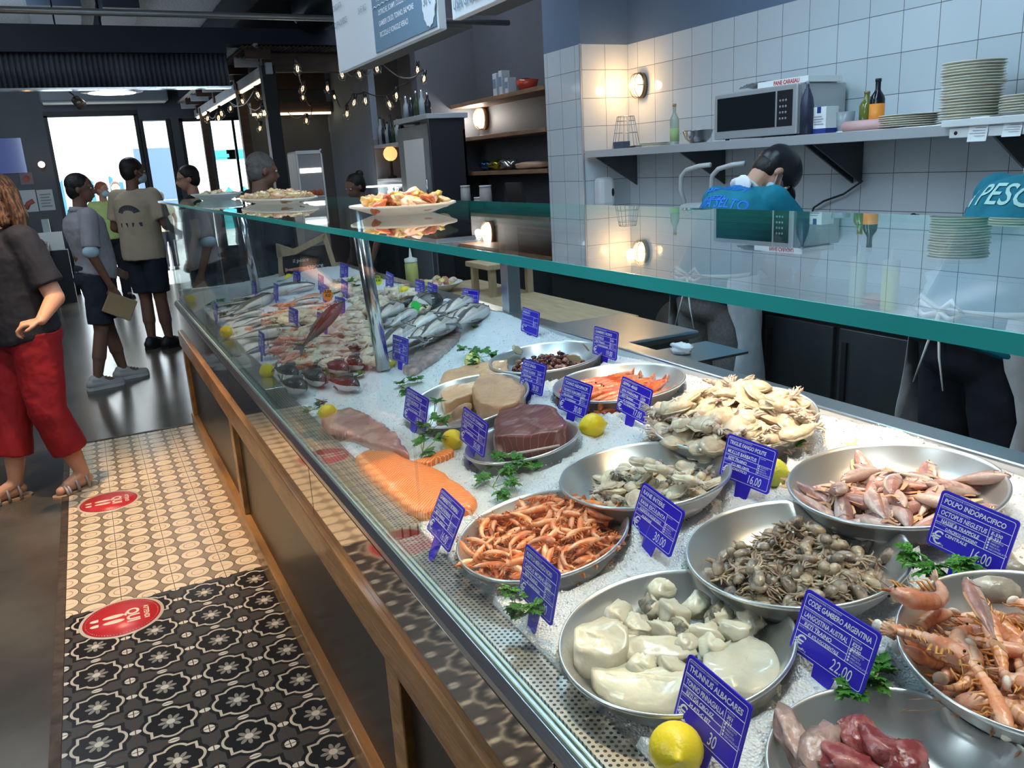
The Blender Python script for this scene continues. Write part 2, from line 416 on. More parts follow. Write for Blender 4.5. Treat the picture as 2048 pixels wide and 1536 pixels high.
# entrance wall with openings
ew = MB(); T = .22
xs = [(-4, -.235), (.99, 1.03), (1.44, 1.62), (2.78, 3.9)]
for a, b_ in xs: ew.box((a, YE, 0), (b_, YE+T, 2.66))
ew.box((-4, YE, 2.66), (3.9, YE+T, 3.7)); ew.box((1.03, YE, 2.56), (1.44, YE+T, 2.66)); ew.box((1.62, YE, 2.56), (2.78, YE+T, 2.66))
ew.box((1.62, YE, 0), (2.78, YE+T, .5)); ew.box((2.02, YE+.03, .5), (2.08, YE+.16, 2.56))
dkwall = mat('dark_entrance_wall', (.055, .065, .08), .5, var=.15, vscale=2)
struct('wall_entrance', ew, dkwall)
fr = MB()
for a, b_ in ((-.275, -.225), (.95, 1.0)): fr.box((a, YE-.05, 0), (b_, YE+.02, 2.66))
fr.box((-.275, YE-.05, 2.64), (1.0, YE+.02, 2.72)); fr.box((1.03, YE-.04, 0), (1.07, YE+.02, 2.58)); fr.box((1.40, YE-.04, 0), (1.46, YE+.02, 2.58))
struct('door_1', fr, blackm)
wf = MB()
for a in (1.60, 2.74): wf.box((a, YE-.03, .5), (a+.05, YE+.02, 2.58))
wf.box((1.60, YE-.03, .48), (2.79, YE+.02, .54)); wf.box((1.6, YE-.03, 2.53), (2.79, YE+.02, 2.58)); wf.box((2.4, YE-.02, .5), (2.44, YE+.02, 2.56))
struct('window_1', wf, blackm)
struct('window_2', MB().box((1.66, YE+.05, .54), (2.74, YE+.06, 2.53)), glass)
# ceiling of pale wood-wool panels, joists, dark lintel and corrugated fascia
woodwool = mat('wood_wool_panel', (.40, .42, .43), .9, var=.35, vscale=40, bump=.5, bscale=90)
struct('ceiling', MB().box((-4, -2.6, 3.7), (3.9, YE, 3.8)), woodwool)
jm = mat('blue_grey_joist', (.17, .23, .33), .6, var=.08, vscale=2)
for i, xx in enumerate((1.75, 2.35, 2.95, 3.55)):
    struct('ceiling_joist', MB().box((xx, -2.6, 3.45), (xx+.16, 9.2, 3.7)), jm)
struct('ceiling_dark_bay', MB().box((1.9, 8.9, 3.3), (3.9, YE, 3.68)), mat('dark_void', (.02, .025, .035), .8))
for k, (xx, w) in enumerate(((-.15, .5), (.55, .36))):
    struct('ceiling_recess', MB().box((xx, 10.2, 3.42), (xx+w, YE, 3.7)), mat('dark_blue_duct', (.035, .05, .075), .6))
struct('ceiling_beam', MB().box((-4, 9.0, 2.815), (1.54, 9.25, 3.05)).box((1.54, 9.0, 2.90), (3.9, 9.25, 3.05)), mat('dark_blue_beam', (.02, .032, .05), .55))
cor = MB(); n = 480; pts = []
for i in range(n+1): pts.append((-3.9 + 5.44*i/n, .013*math.sin(i*PI/2)))
vs = []; fs = []
for (x_, y_) in pts: vs += [(x_, 9.06+y_, 2.505), (x_, 9.06+y_, 2.815)]
fs = [(2*i, 2*i+2, 2*i+3, 2*i+1) for i in range(n)]
cor.add(vs, fs, 0, True)
o = struct('ceiling_corrugated_fascia', cor, mat('corrugated_fascia', (.085, .10, .125), .6, .3, var=.3, vscale=3)); q = o.modifiers.new('S', 'SOLIDIFY'); q.thickness = .004
struct('trim_4', MB().box((-3.9, 9.0, 2.488), (1.54, 9.12, 2.506)), bright_steel)
# W-direction steel rail and signs' rail
rail = MB(); rail.tube([(-3.9, 6.3, at(300, 27, Y=6.3).z), (3.3, 6.3, at(300, 27, Y=6.3).z)], .022, 8)
struct('ceiling_rail', rail, mat('rail_grey', (.26, .27, .27), .35, .7))
# long air duct under the joists
dk = MB()
dpts = [(2.4, 4+.1*i, 3.2) for i in range(50)]
dk.tube(dpts, [.2 + .006*(i % 2) for i in range(50)], 20)
tagit(dk.build('ventilation_duct', mat('foil_duct', (.07, .09, .12), .35, .8)), 'dark ribbed round ventilation duct running under the ceiling joists', 'duct')
# street outside
street = mat('street_paving', (.55, .53, .50), .8, var=.1, vscale=3)
struct('ground_street', MB().box((-9, YE, -.1), (16, 34, -.004)), street)
fac = MB().box((-9, 26, -.1), (16, 26.3, 7)); struct('facade_opposite', fac, mat('cream_facade', (.80, .78, .74), .8))
# windows / doors with teal shutters far across the street
tl = mat('teal_shutter', (.03, .27, .28), .5)
for i, px in enumerate((456, 486)):
    p = at(px, 350, Y=25.9)
    d = thing('shutter', ['teal shutter across the street, left of the pair', 'teal shutter across the street, right of the pair'][i], 'shutter', (p.x, 25.93, 0))
    MB().box((-.38, -.03, .2), (.38, .05, 2.45)).build('shutter_panel', tl, d)
    lv = MB()
    for k in range(14): lv.box((-.32, -.05, .35+k*.145), (.32, -.03, .45+k*.145))
    lv.build('louvre', mat('teal_louvre', (.02, .20, .21), .5), d)
def awning(px, py, w, label, col, Y=22.):
    p = at(px, py, Y=Y)
    m = mat('awning_'+label[:4], col, .8)
    a = MB(); n = 36
    for i in range(n):
        x0 = -w/2 + w*i/n; x1 = -w/2 + w*(i+1)/n
        s = lambda t: .16*abs(math.sin((t+w/2)/w*PI*6))
        a.add([(x0, 0, 0), (x1, 0, 0), (x1, 0, -.18-s(x1)), (x0, 0, -.18-s(x0)), (x0, .01, 0), (x1, .01, 0), (x1, .01, -.18-s(x1)), (x0, .01, -.18-s(x0))],
              [(0, 3, 2, 1), (4, 5, 6, 7), (3, 7, 6, 2), (0, 1, 5, 4)])
        a.add([(x0, 0, 0), (x1, 0, 0), (x1, 1.6, .5), (x0, 1.6, .5)], [(0, 1, 2, 3)])
    t = thing('awning', label, 'awning', (p.x, Y, p.z)); a.build('canopy', m, t)
    for sx in (-w/2, w/2): MB().tube([(sx, .02, 0), (sx, 1.6, .5)], .02, 6).tube([(sx, 1.55, .48), (sx, 1.55, -p.z)], .03, 6).build('awning_arm', white_pl, t)
awning(170, 338, 2.9, 'white scalloped awning across the street beyond the open door', (.86, .86, .86))
awning(455, 358, 2.2, 'white scalloped awning seen through the window beside the door', (.84, .86, .88))
for px, w, h, lab in ((313, .75, 1.0, 'blue hanging cloth panel outside the door sidelight'),):
    p = at(px, 346, Y=19.); t = thing('cloth_banner', lab, 'banner', (p.x, 19., p.z))
    MB().box((-w/2, 0, -.55), (w/2, .02, .5)).build('cloth', mat('faded_blue_cloth', (.10, .16, .34), .8), t)
    mb = MB(); mb.tube([(-w/2-.05, .01, .51), (w/2+.05, .01, .51)], .02, 6); mb.tube([(w/2+.03, .01, .51), (w/2+.03, .01, -p.z)], .025, 6); mb.tube([(-w/2-.03, .01, .51), (-w/2-.03, .01, -p.z)], .025, 6); mb.build('pole', white_pl, t)
# striped curtain (blue and white strips) in the doorway far side
p = at(178, 375, Y=24.)
cu = thing('striped_curtain', 'blue and white striped curtain hanging across the street', 'curtain', (p.x, 24, 0))
mb = MB()
for i in range(16): mb.box((-.9+i*.115, 0, .2), (-.9+i*.115+.1, .03, 2.35), i % 2)
mb.box((-1., 0, 2.35), (1., .04, 2.42), 1)
mb.build('curtain_strip', [mat('curtain_blue', (.05, .20, .30), .7), white_pl], cu)
# entrance things: curtain heater above the door, notices, sanitiser
hx0, hx1 = at(78, 200, Y=14.2).x, at(336, 200, Y=14.2).x
t = thing('air_curtain_unit', 'long grey air curtain box mounted above the open entrance door', 'heater', ((hx0+hx1)/2, 14.3, 2.82))
MB().box((-(hx1-hx0)/2, -.22, 0), ((hx1-hx0)/2, .19, .26)).build('housing', mat('unit_grey', (.17, .19, .22), .4), t, bevel=.03)
MB().box((-(hx1-hx0)/2+.04, -.19, -.012), ((hx1-hx0)/2-.04, .1, 0)).build('air_slot', white_pl, t)
p = at(224, 184, Y=9.6)
t = thing('round_ceiling_light', 'round flush ceiling light glowing white above the entrance', 'lamp', p)
MB().lathe([(0, .05), (.27, .05), (.30, .02), (.29, 0), (.22, -.01)], 36).build('rim', white_pl, t)
MB().lathe([(0, -.004), (.22, -.012), (.22, .0)], 32).build('diffuser', white_glow, t)
MB().tube([(0, 0, .05), (0, 0, 3.68-p.z)], .012, 6).build('suspension_rod', blackm, t)
p = at(134, 180, Y=9.4)
t = thing('spotlight', 'small round adjustable ceiling spotlight left of the round light', 'lamp', p)
MB().lathe([(0, 0), (.05, 0), (.05, .02), (0, .02)], 20).build('mount', blackm, t)
mb = MB(); mb.tube([(0, 0, 0), (.05, 0, -.05), (.08, -.05, -.12)], .006, 6); mb.tube([(.06, -.02, -.09), (.10, -.08, -.15)], [.045, .05], 16); mb.build('spot_head', mat('spot_metal', (.4, .35, .3), .3, .8), t)
MB().tube([(0, 0, .02), (0, 0, 3.68-p.z)], .008, 6).build('suspension_rod', blackm, t)
note_specs = [(14, 405, 26, 40, 'blue notice on the dark entrance wall, leftmost sheet', (.10, .16, .30)), (58, 402, 32, 44, 'white notice with a red drawing on the dark entrance wall', (.55, .58, .62)), (92, 400, 32, 42, 'white printed notice on the wall nearest the door', (.52, .55, .60)), (53, 357, 26, 24, 'square faded red notice above the other sheets', (.22, .16, .18))]
for px, py, w, h, lab, col in note_specs:
    a = at(px-w/2, py, Y=YE-.012); b_ = at(px+w/2, py, Y=YE-.012); c_ = at(px, py-h/2, Y=YE-.012); d_ = at(px, py+h/2, Y=YE-.012)
    t = thing('wall_notice', lab, 'notice', ((a.x+b_.x)/2, YE-.012, (c_.z+d_.z)/2))
    W = (b_.x-a.x)/2; Hh = (c_.z-d_.z)/2
    MB().box((-W, 0, -Hh), (W, .01, Hh)).build('sheet', mat('notice_'+lab[:10]+str(px), col, .6), t)
    mb = MB()
    if px == 58: mb.tube([(-W*.6, -.003, -Hh*.7), (-W*.1, -.003, -Hh*.2), (W*.6, -.003, 0)], .035, 6)
    elif px == 53: mb.lathe([(0, 0), (W*.5, 0), (W*.5, .004)], 20, T=TR((0, -.006, 0), rx=PI/2))
    else:
        for k in range(5): mb.box((-W*.7, -.003, Hh*.6-k*Hh*.28), (W*(.7-.2*(k % 2)), 0, Hh*.6-k*Hh*.28-.02))
    mb.build('print', mat('faded_red_print', (.45, .12, .10), .7) if px in (58, 53) else mat('grey_print', (.25, .27, .3), .7), t)
# big dark window left of the door, its blue sheen put in as emission
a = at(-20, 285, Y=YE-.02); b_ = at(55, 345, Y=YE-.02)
mb = MB(); mb.box((a.x-.4, YE-.03, b_.z), (b_.x, YE-.005, a.z+.05)); struct('window_3', mb, mat('blue_sheen_pane', (.05, .07, .20), .12, spec=.9, emit=(.10, .14, .40), estr=.35))
p = at(83, 329, Y=14.3)
t = thing('wall_bulb', 'small glowing bulb on the dark wall beside the door frame', 'lamp', p)
MB().ell((0, 0, 0), .045).build('bulb', warm_glow, t); MB().box((-.03, .02, -.03), (.03, .2, .03)).build('holder', blackm, t)
p = at(92, 452, Y=14.)
t = thing('hand_sanitiser_dispenser', 'hand sanitiser dispenser on a stand beside the entrance', 'dispenser', (p.x, 14., 0))
MB().box((-.05, -.04, p.z-.13), (.05, .04, p.z+.1)).build('bottle', mat('clear_grey', (.35, .40, .42), .2), t, bevel=.01)
mb = MB(); mb.tube([(0, .0, 0), (0, .0, p.z-.13)], .02, 8); mb.box((-.15, -.15, 0), (.15, .15, .015)); mb.build('stand', blackm, t)
p = at(93, 485, Y=13.6)
t = thing('wall_ledge_card', 'white card leaning on the dark stand near the sanitiser', 'card', (p.x, 13.6, 0))
MB().box((-.22, 0, p.z-.12), (.22, .012, p.z+.14)).build('card', paper, t); MB().box((-.25, -.1, 0), (.25, .12, p.z-.12)).build('stand', blackm, t)
p = at(85, 560, Y=13.2)
t = thing('waste_bin', 'dark bin against the entrance wall behind the woman in red trousers', 'bin', (p.x-.15, 13.2, 0))
MB().box((-.3, -.25, 0), (.3, .25, .85)).build('body', blackm, t, bevel=.02); MB().box((-.31, -.26, .85), (.31, .26, .9)).build('lid', mat('grey_lid', (.2, .2, .2), .4), t)
# ------------------------------------------------------------------ the fish counter
Y0, Y1 = -.9, 5.72            # near end (behind the camera) and far end
case = thing('refrigerated_fish_counter', 'long refrigerated fish counter with worn wood frame, dark panels and mirror steel band', 'display counter', (.45, 2.4, 0))
OX, OY = .45, 2.4
def cb(a, b): return (a[0]-OX, a[1]-OY, a[2]), (b[0]-OX, b[1]-OY, b[2])
MB().box(*cb((.47, Y0, .02), (1.50, Y1-.01, .66))).build('carcass', blackm, case)
for i, (a, b_) in enumerate(((Y0, 1.50), (1.60, 3.72), (3.81, 5.62))):
    MB().box(*cb((.458, a, .09), (.47, b_, .60))).build('front_panel', panel_dk, case)
MB().box(*cb((.425, Y0, 0), (.475, Y1, .10))).build('plinth_board', wood, case, bevel=.004)
MB().box(*cb((.425, Y0, .565), (.472, Y1, .668))).build('top_rail', wood, case, bevel=.005)
for yy in (5.68, 3.76, 1.55, -.6):
    MB().box(*cb((.435, yy-.045, .10), (.47, yy+.045, .566))).build('post', wood, case, bevel=.004)
MB().box(*cb((.47, Y1-.02, .0), (1.5, Y1, .84))).build('end_panel', wood_dk, case)
band = MB()
for a, b_ in ((Y0, .82), (.825, 2.18), (2.185, 3.62), (3.625, Y1)): band.box(*cb((.440, a, .668), (.455, b_, .815)))
band.build('mirror_steel_band', mirror_steel, case, bevel=.001)
lip = MB(); pr = [(.0, .0), (-.022, .004), (-.030, .016), (-.030, .030), (-.020, .044), (0, .048), (.03, .048), (.03, 0)]
vs = []; n = len(pr)
for yy in (Y0, Y1): vs += [(.462+p[0]-OX, yy-OY, .816+p[1]) for p in pr]
lip.add(vs, [tuple(range(n)), tuple(range(2*n-1, n-1, -1))] + [(i, n+i, n+(i+1) % n, (i+1) % n) for i in range(n)], 0)
lip.build('rolled_steel_lip', steel, case)
MB().box(*cb((.462, Y0, .80), (1.50, Y1, .845))).build('ice_pan', steel, case)
MB().box(*cb((1.485, Y0, .66), (1.56, Y1, 1.0))).build('rear_steel_ledge', steel, case, bevel=.006)
MB().box(*cb((.47, Y1-.03, .66), (1.56, Y1, .93))).build('far_steel_lip', steel, case, bevel=.004)
# perforated strips just behind the pane
MB().box(*cb((.462, Y0, .845), (.513, 1.49, .870))).build('perforated_air_grille', m_perf, case)
MB().box(*cb((.462, 1.505, .845), (.520, 2.85, .887))).build('perforated_air_grille', m_perf, case)
k = MB()
for a, b_ in ((2.86, 3.55), (3.56, 4.3), (4.31, 5.0), (5.01, 5.68)): k.box(*cb((.462, a, .845), (.530, b_, .887)))
k.build('steel_air_grille', steel, case, bevel=.003)
# ice
ICE_HOLES = []
DISHES = {  # centre x, y, radius, tilt in x, tilt in y, rim height offset
    'shrimp': (.659, 1.234, .162, .16, -.005), 'white': (.652, .834, .167, .127, -.008), 'polpo': (.941, .889, .174, .103, -.019),
    'mullet': (1.236, .938, .185, .095, -.031), 'moscardini': (.942, 1.302, .176, .08, -.039), 'seppie': (1.268, 1.40, .19, .134, .016),
    'scampi': (1.242, 1.83, .183, .073, -.029), 'salad': (1.237, 2.23, .183, .079, -.02), 'sword': (.882, 2.062, .18, .184, .03),
    'tuna': (.847, 1.665, .140, .138, -.061), 'prawn': (.955, .512, .155, .14, .06), 'meat': (.705, .498, .145, .06, .0)}
RIMDZ = {'meat': .018, 'prawn': .055}
for k_, nz_ in (('polpo', .052), ('mullet', .056), ('moscardini', .052), ('seppie', .060)):   # the overlapping dishes ride over their neighbours
    cx, cy, R, a, b_ = DISHES[k_]; f_ = (zice(cx) + nz_ - 1.6)/(zice(cx) + .035 - 1.6)
    DISHES[k_] = (cx*f_, cy*f_, R*f_, a, b_); RIMDZ[k_] = nz_ + .11*(cx - cx*f_)
def dish_matrix(k):
    cx, cy, R, a, b_ = DISHES[k]
    ex = Vector((math.cos(a), 0, math.sin(a))); ey = Vector((0, math.cos(b_), math.sin(b_)))
    ez = ex.cross(ey).normalized(); ey = ez.cross(ex)
    return frame((cx, cy, zice(cx)+RIMDZ.get(k, .035)), ex, ey, ez)
ice = MB(); NX, NY = 118, 560
gx = [.516 + (1.486-.516)*i/NX for i in range(NX+1)]; gy = [Y0+.02 + (Y1-.05-Y0)*j/NY for j in range(NY+1)]
DM = {k: dish_matrix(k) for k in DISHES}
def bowl_z(r, R):
    q = r/R
    if q < .6: return -.062
    if q < .72: return lerp(-.062, -.056, (q-.6)/.12)
    if q < .86: return lerp(-.056, -.030, (q-.72)/.14)
    return lerp(-.030, 0, min(1, (q-.86)/.12))
def ice_z(x, y):
    z = zice(x) + .010*noise.noise(Vector((x*7, y*7, 0))) + .0045*noise.noise(Vector((x*45, y*45, 3))) + .003*noise.noise(Vector((x*110, y*110, 7)))
    z += .012*max(0, min(1, (y-3)/1.))
    if x < .56: z -= .35*(.56-x)*1.0
    if x > 1.44: z -= (x-1.44)*.35
    # mounds at the far back and beside dishes
    z += .05*math.exp(-((x-1.34)/.14)**2 - ((y-3.05)/.45)**2) + .035*math.exp(-((x-1.40)/.10)**2 - ((y-1.10)/.10)**2)
    z += .05*math.exp(-((x-1.25)/.2)**2 - ((y-5.1)/.3)**2)
    for k, (cx, cy, R, a, b_) in DISHES.items():
        dx, dy = x-cx, y-cy
        if abs(dx) < R*1.4 and abs(dy) < R*1.4:
            d = math.hypot(dx, dy)/R
            rim = zice(cx)+RIMDZ.get(k, .035) + a*dx + b_*dy
            if d < .92: z = min(z, rim-.075)
            elif d < 1.02: t = (d-.92)/.10; z = min(z, lerp(rim-.075, rim-.014, t))
            elif d < 1.35: z = max(z, min(z+.02, rim-.02)) if False else lerp(max(min(z, rim-.012), rim-.026 if rim-.026 < z+.03 else z), z, (d-1.02)/.33)
    for k, (cx, cy, R, a, b_) in DISHES.items():       # never let ice poke through a bowl that rides over its neighbour
        d = math.hypot(x-cx, y-cy)
        if d < R*1.03: z = min(z, zice(cx)+RIMDZ.get(k, .035) + a*(x-cx) + b_*(y-cy) + bowl_z(min(d, R*.98), R) - .016)
    return max(z, .848)
vs = []; fs = []
for y in gy:
    for x in gx: vs.append((x, y, ice_z(x, y)))
W = NX+1
for j in range(NY):
    for i in range(NX): fs.append((j*W+i, j*W+i+1, (j+1)*W+i+1, (j+1)*W+i))
ice.add(vs, fs, 0, True)
# skirts down to the pan
edge = [j*W for j in range(NY+1)]; edge2 = [j*W+NX for j in range(NY+1)]
base = len(ice.v)
for e in edge: ice.v.append(Vector((ice.v[e].x, ice.v[e].y, .8452)))
for j in range(NY): ice.f.append([edge[j], edge[j+1], base+j+1, base+j]); ice.m.append(0); ice.sm.append(True)
base = len(ice.v)
for e in edge2: ice.v.append(Vector((ice.v[e].x, ice.v[e].y, .8452)))
for j in range(NY): ice.f.append([edge2[j+1], edge2[j], base+j, base+j+1]); ice.m.append(0); ice.sm.append(True)
iceo = tagit(ice.build('crushed_ice', m_ice), 'bed of crushed white ice sloping up to the back of the fish counter', 'ice', kind='stuff')
# loose ice chips scattered on the surface give it its grain
random.seed(5)
chips = MB()
for i in range(9000):
    x = random.uniform(.52, 1.47); y = random.uniform(.25, 2.6) if i < 7000 else random.uniform(2.6, 5.5)
    z = ice_z(x, y); s = random.uniform(.0012, .0034)
    R = Matrix.Rotation(random.random()*6, 3, 'Z') @ Matrix.Rotation(random.random()*6, 3, 'X')
    vv = [Vector((x, y, z+.0008)) + R @ (Vector(q)*s) for q in ((1, 0, 0), (-1, .3, 0), (0, 1, .2), (0, -1, -.2), (0, .1, .9), (.1, 0, -.9))]
    chips.add(vv, [(0, 2, 4), (2, 1, 4), (1, 3, 4), (3, 0, 4), (2, 0, 5), (1, 2, 5), (3, 1, 5), (0, 3, 5)])
tagit(chips.build('ice_chips', m_ice), 'loose glinting chips of crushed ice scattered over the ice bed', 'ice', kind='stuff')
# glass
g = thing('glass_sneeze_guard', 'clear glass guard with thick green-edged top shelf over the fish counter', 'glass', (.45, 2.4, .86))
def gb(a, b): return (a[0]-.45, a[1]-2.4, a[2]-.86), (b[0]-.45, b[1]-2.4, b[2]-.86)
for a, b_ in ((Y0, 1.30), (1.303, 2.60), (2.603, 4.15), (4.153, 5.70)):
    MB().box(*gb((.446, a, .862), (.454, b_, 1.4845))).build('front_pane', pane_glass, g)
MB().box(*gb((.437, Y0, 1.4851), (1.06, 5.72, 1.4969))).build('top_shelf', glass, g)
ed = MB(); ed.box(*gb((.4345, Y0, 1.485), (.4369, 5.72, 1.497)))
ed.build('green_front_edge', edge_glass, g)
ed = MB(); ed.box(*gb((1.0602, Y0, 1.4852), (1.0618, 5.72, 1.4968))); ed.box(*gb((.437, 5.7202, 1.4852), (1.06, 5.722, 1.4968))); ed.build('green_rear_edge', edge_glass, g)
ed = MB(); ed.box(*gb((.4435, Y0, .862), (.446, 5.7, .868))); ed.box(*gb((.454, Y0, .862), (.4565, 5.7, .868))); ed.build('seal', mat('pale_green_seal', (.30, .42, .36), .3), g)
MB().box(*gb((.46, 5.70, .93), (1.05, 5.708, 1.4845))).build('end_pane', glass, g)
for i, yy in enumerate((2.68, 5.0, .02)):
    p = MB(); p.tube([(.84-.45, yy-2.4, .935-.86), (.80-.45, yy-2.4, 1.485-.86)], .024, 20); q = p.build('steel_post', bright_steel, g)
    MB().tube([(.842-.45, yy-2.4, .88-.86), (.84-.45, yy-2.4, .937-.86)], .009, 8).build('bolt', mat('rusty_bolt', (.12, .05, .035), .5), q)
# rear square steel posts standing on the steel ledge
for i, px in enumerate((1124,)):
    p = onrim(px, 655); yy = 3.02
    t = thing('square_steel_post', 'square brushed steel post at the back of the counter beside the scale', 'post', (1.525, yy, 1.0))
    MB().box((-.03, -.03, 0), (.03, .03, .36)).build('shaft', steel, t, bevel=.003)
    MB().box((-.035, -.6, .36), (.035, .3, .38)).build('cross_rail', steel, t, bevel=.003)
    MB().box((-.045, -.045, -.001), (.045, .045, .008)).build('foot_plate', steel, t, bevel=.002)
# ------------------------------------------------------------------ metal dishes
def dish(k, label):
    R = DISHES[k][2]; M = DM[k]
    prof = [(0, -.062), (.60*R, -.062), (.72*R, -.056), (.86*R, -.030), (.965*R, -.004), (.985*R, .0015), (1.0*R, .0015), (1.008*R, -.002), (1.0*R, -.006), (.985*R, -.006), (.88*R, -.034), (.73*R, -.0605), (.60*R, -.066), (0, -.066)]
    m_ = MB().lathe(prof, 96); over = {'white': 'polpo', 'shrimp': 'moscardini', 'polpo': 'mullet', 'moscardini': 'seppie', 'meat': 'prawn', 'sword': 'salad', 'tuna': 'sword'}.get(k)
    if over:                          # this rim is tucked under the bowl that rests on it
        T_ = DM[over].inverted() @ M; Ti = T_.inverted()
        for i, v in enumerate(m_.v):
            q = T_ @ v; r_ = math.hypot(q.x, q.y)
            if r_ < DISHES[over][2]*1.01: q.z = min(q.z, bowl_z(min(r_, DISHES[over][2]*.97), DISHES[over][2]) - .009); m_.v[i] = Ti @ q
    o = m_.build('metal_dish', alu, M=M); return tagit(o, label, 'dish', 'round spun metal dishes on the ice')
dish('shrimp', 'metal dish heaped with small pink shrimps'); dish('white', 'large metal dish of white cod pieces, front centre'); dish('polpo', 'metal dish of brown baby octopus')
dish('mullet', 'metal dish of small pink mullet at the right back'); dish('moscardini', 'metal dish of mixed pale and dark baby cuttlefish'); dish('seppie', 'metal dish buried under a heap of white cuttlefish')
dish('scampi', 'metal dish of shiny orange-red prawns in a row'); dish('salad', 'metal dish of dark red chopped octopus salad'); dish('sword', 'metal dish of pale swordfish cuts, partly empty at left')
dish('tuna', 'smaller metal dish with a dark red tuna block'); dish('prawn', 'metal dish of large pink prawns cut by the right edge'); dish('meat', 'metal dish of dark red tuna scraps at the bottom edge')
# ------------------------------------------------------------------ sea food
def fm(name, col, rough=.28, **k):
    k.setdefault('rand', .18); k.setdefault('sss', .15); k.setdefault('coat', .2); k.setdefault('sssc', (1, .6, .4)); k.setdefault('bump', .25); k.setdefault('bscale', 90)
    return mat(name, col, rough, **k)
m_shr = fm('pink_shrimp_shell', (.85, .24, .08), col2=(.90, .46, .26), c2scale=60)
m_shr_leg = fm('orange_shrimp_leg', (.82, .22, .05))
m_eye = mat('fish_eye_black', (.01, .01, .01), .1)
m_eyew = mat('fish_eye_ring', (.6, .58, .5), .25)
m_prw = fm('pale_pink_prawn_shell', (.72, .27, .14), col2=(.80, .46, .32), c2scale=30)
m_prw_leg = fm('amber_prawn_leg', (.62, .26, .07), .35)
m_prw_meat = fm('white_prawn_meat', (.80, .70, .62))
m_sca = fm('red_prawn_shell', (.46, .075, .015), col2=(.62, .19, .06), c2scale=50)
m_mul_back = fm('mullet_pink_back', (.28, .14, .13), .3, col2=(.42, .20, .15), c2scale=45)
m_mul_side = fm('mullet_mauve_side', (.36, .22, .21), .3, col2=(.55, .40, .36), c2scale=60)
m_mul_bel = fm('mullet_silver_belly', (.50, .38, .33), .25)
m_mul_fin = fm('mullet_fin', (.62, .33, .18), .4)
m_oct = fm('brown_baby_octopus', (.27, .18, .115), .25, col2=(.42, .33, .23), c2scale=70, rand=.35)
m_oct_dk = fm('dark_baby_octopus', (.13, .10, .085), .25, col2=(.33, .25, .18), c2scale=60, rand=.3)
m_cut = fm('white_cuttlefish', (.74, .62, .44), .28, col2=(.60, .47, .34), c2scale=40, rand=.12, sss=.3)
m_cut_fr = fm('mauve_cuttlefish_arms', (.52, .40, .34), .3, col2=(.68, .55, .45), c2scale=80)
m_cut_dk = fm('grey_inky_arms', (.16, .15, .14), .3, col2=(.42, .36, .30), c2scale=70)
m_cod = fm('white_cod_flesh', (.66, .60, .46), .3, col2=(.52, .49, .40), c2scale=22, rand=.12, sss=.25, bump=.6, bscale=20, c2lo=.4, c2hi=.7, coat=.5)
m_cod_skin = fm('mottled_cod_skin', (.10, .085, .06), .35, col2=(.30, .25, .17), c2scale=80, sss=0)
m_salm, b = newmat('salmon_flesh', rough=.3, coat=.15)
x, y, z = objxyz()
w = X.op('SINE', ((x*.8).abs() + y + noisef(30.)*.004)*360.).abs()
c = mixc(w.lt(.30), (.92, .20, .02), (.98, .60, .34)); X.nt.links.new(c, b.inputs['Base Color'])
m_sword = fm('pale_swordfish_flesh', (.76, .42, .22), .4, col2=(.56, .28, .17), c2scale=16, rand=.08, c2lo=.5, c2hi=.75, bump=.5, bscale=70)
m_swskin = fm('grey_swordfish_skin', (.22, .17, .15), .35, sss=0)
m_tuna, b = newmat('dark_tuna_flesh', rough=.28, sss=.1, coat=.4)
x, y, z = objxyz()
w = X.op('SINE', ((y*.9 - x*.45) + noisef(9.)*.05)*190.).abs()
c = mixc(noisef(22.), (.13, .028, .025), (.30, .09, .075)); c = mixc(w.lt(.07), c, (.48, .27, .21)); X.nt.links.new(c, b.inputs['Base Color'])
m_tuna_str = fm('striped_tuna_belly', (.20, .05, .045), .3, col2=(.55, .38, .32), c2scale=30, stretch=(1, 1, 1))
m_fil = fm('pink_fillet_flesh', (.62, .33, .26), .15, col2=(.50, .22, .19), c2scale=14, coat=.9, rand=.05)
m_fil2 = fm('silvery_pink_fillet', (.48, .34, .29), .15, col2=(.34, .22, .20), c2scale=30, coat=1., rand=.05)
m_meat = fm('dark_red_tuna_scrap', (.24, .04, .045), .25, col2=(.42, .14, .13), c2scale=30)
m_meat2 = fm('pinkish_grey_scrap', (.46, .28, .24), .25, col2=(.26, .17, .15), c2scale=30)
m_bass_back = fm('dark_bass_back', (.018, .019, .020), .38, sss=0, rand=.3, coat=.1); m_bass_side = fm('silver_bass_side', (.15, .145, .135), .42, sss=0, coat=.05)
m_bass_bel = fm('white_fish_belly', (.74, .70, .66), .25)
m_bream_b = fm('grey_bream_back', (.10, .098, .095), .35, sss=0, coat=.1); m_bream_s = fm('pale_bream_side', (.60, .50, .42), .3, col2=(.42, .37, .33), c2scale=20)
m_red_b = fm('red_gurnard_back', (.55, .11, .06), .3); m_red_s = fm('orange_gurnard_side', (.68, .30, .20), .3)
m_brn = fm('brown_tuna_skin', (.13, .035, .025), .18, sss=0)
m_fin = fm('dark_fin', (.09, .09, .09), .4, sss=0)

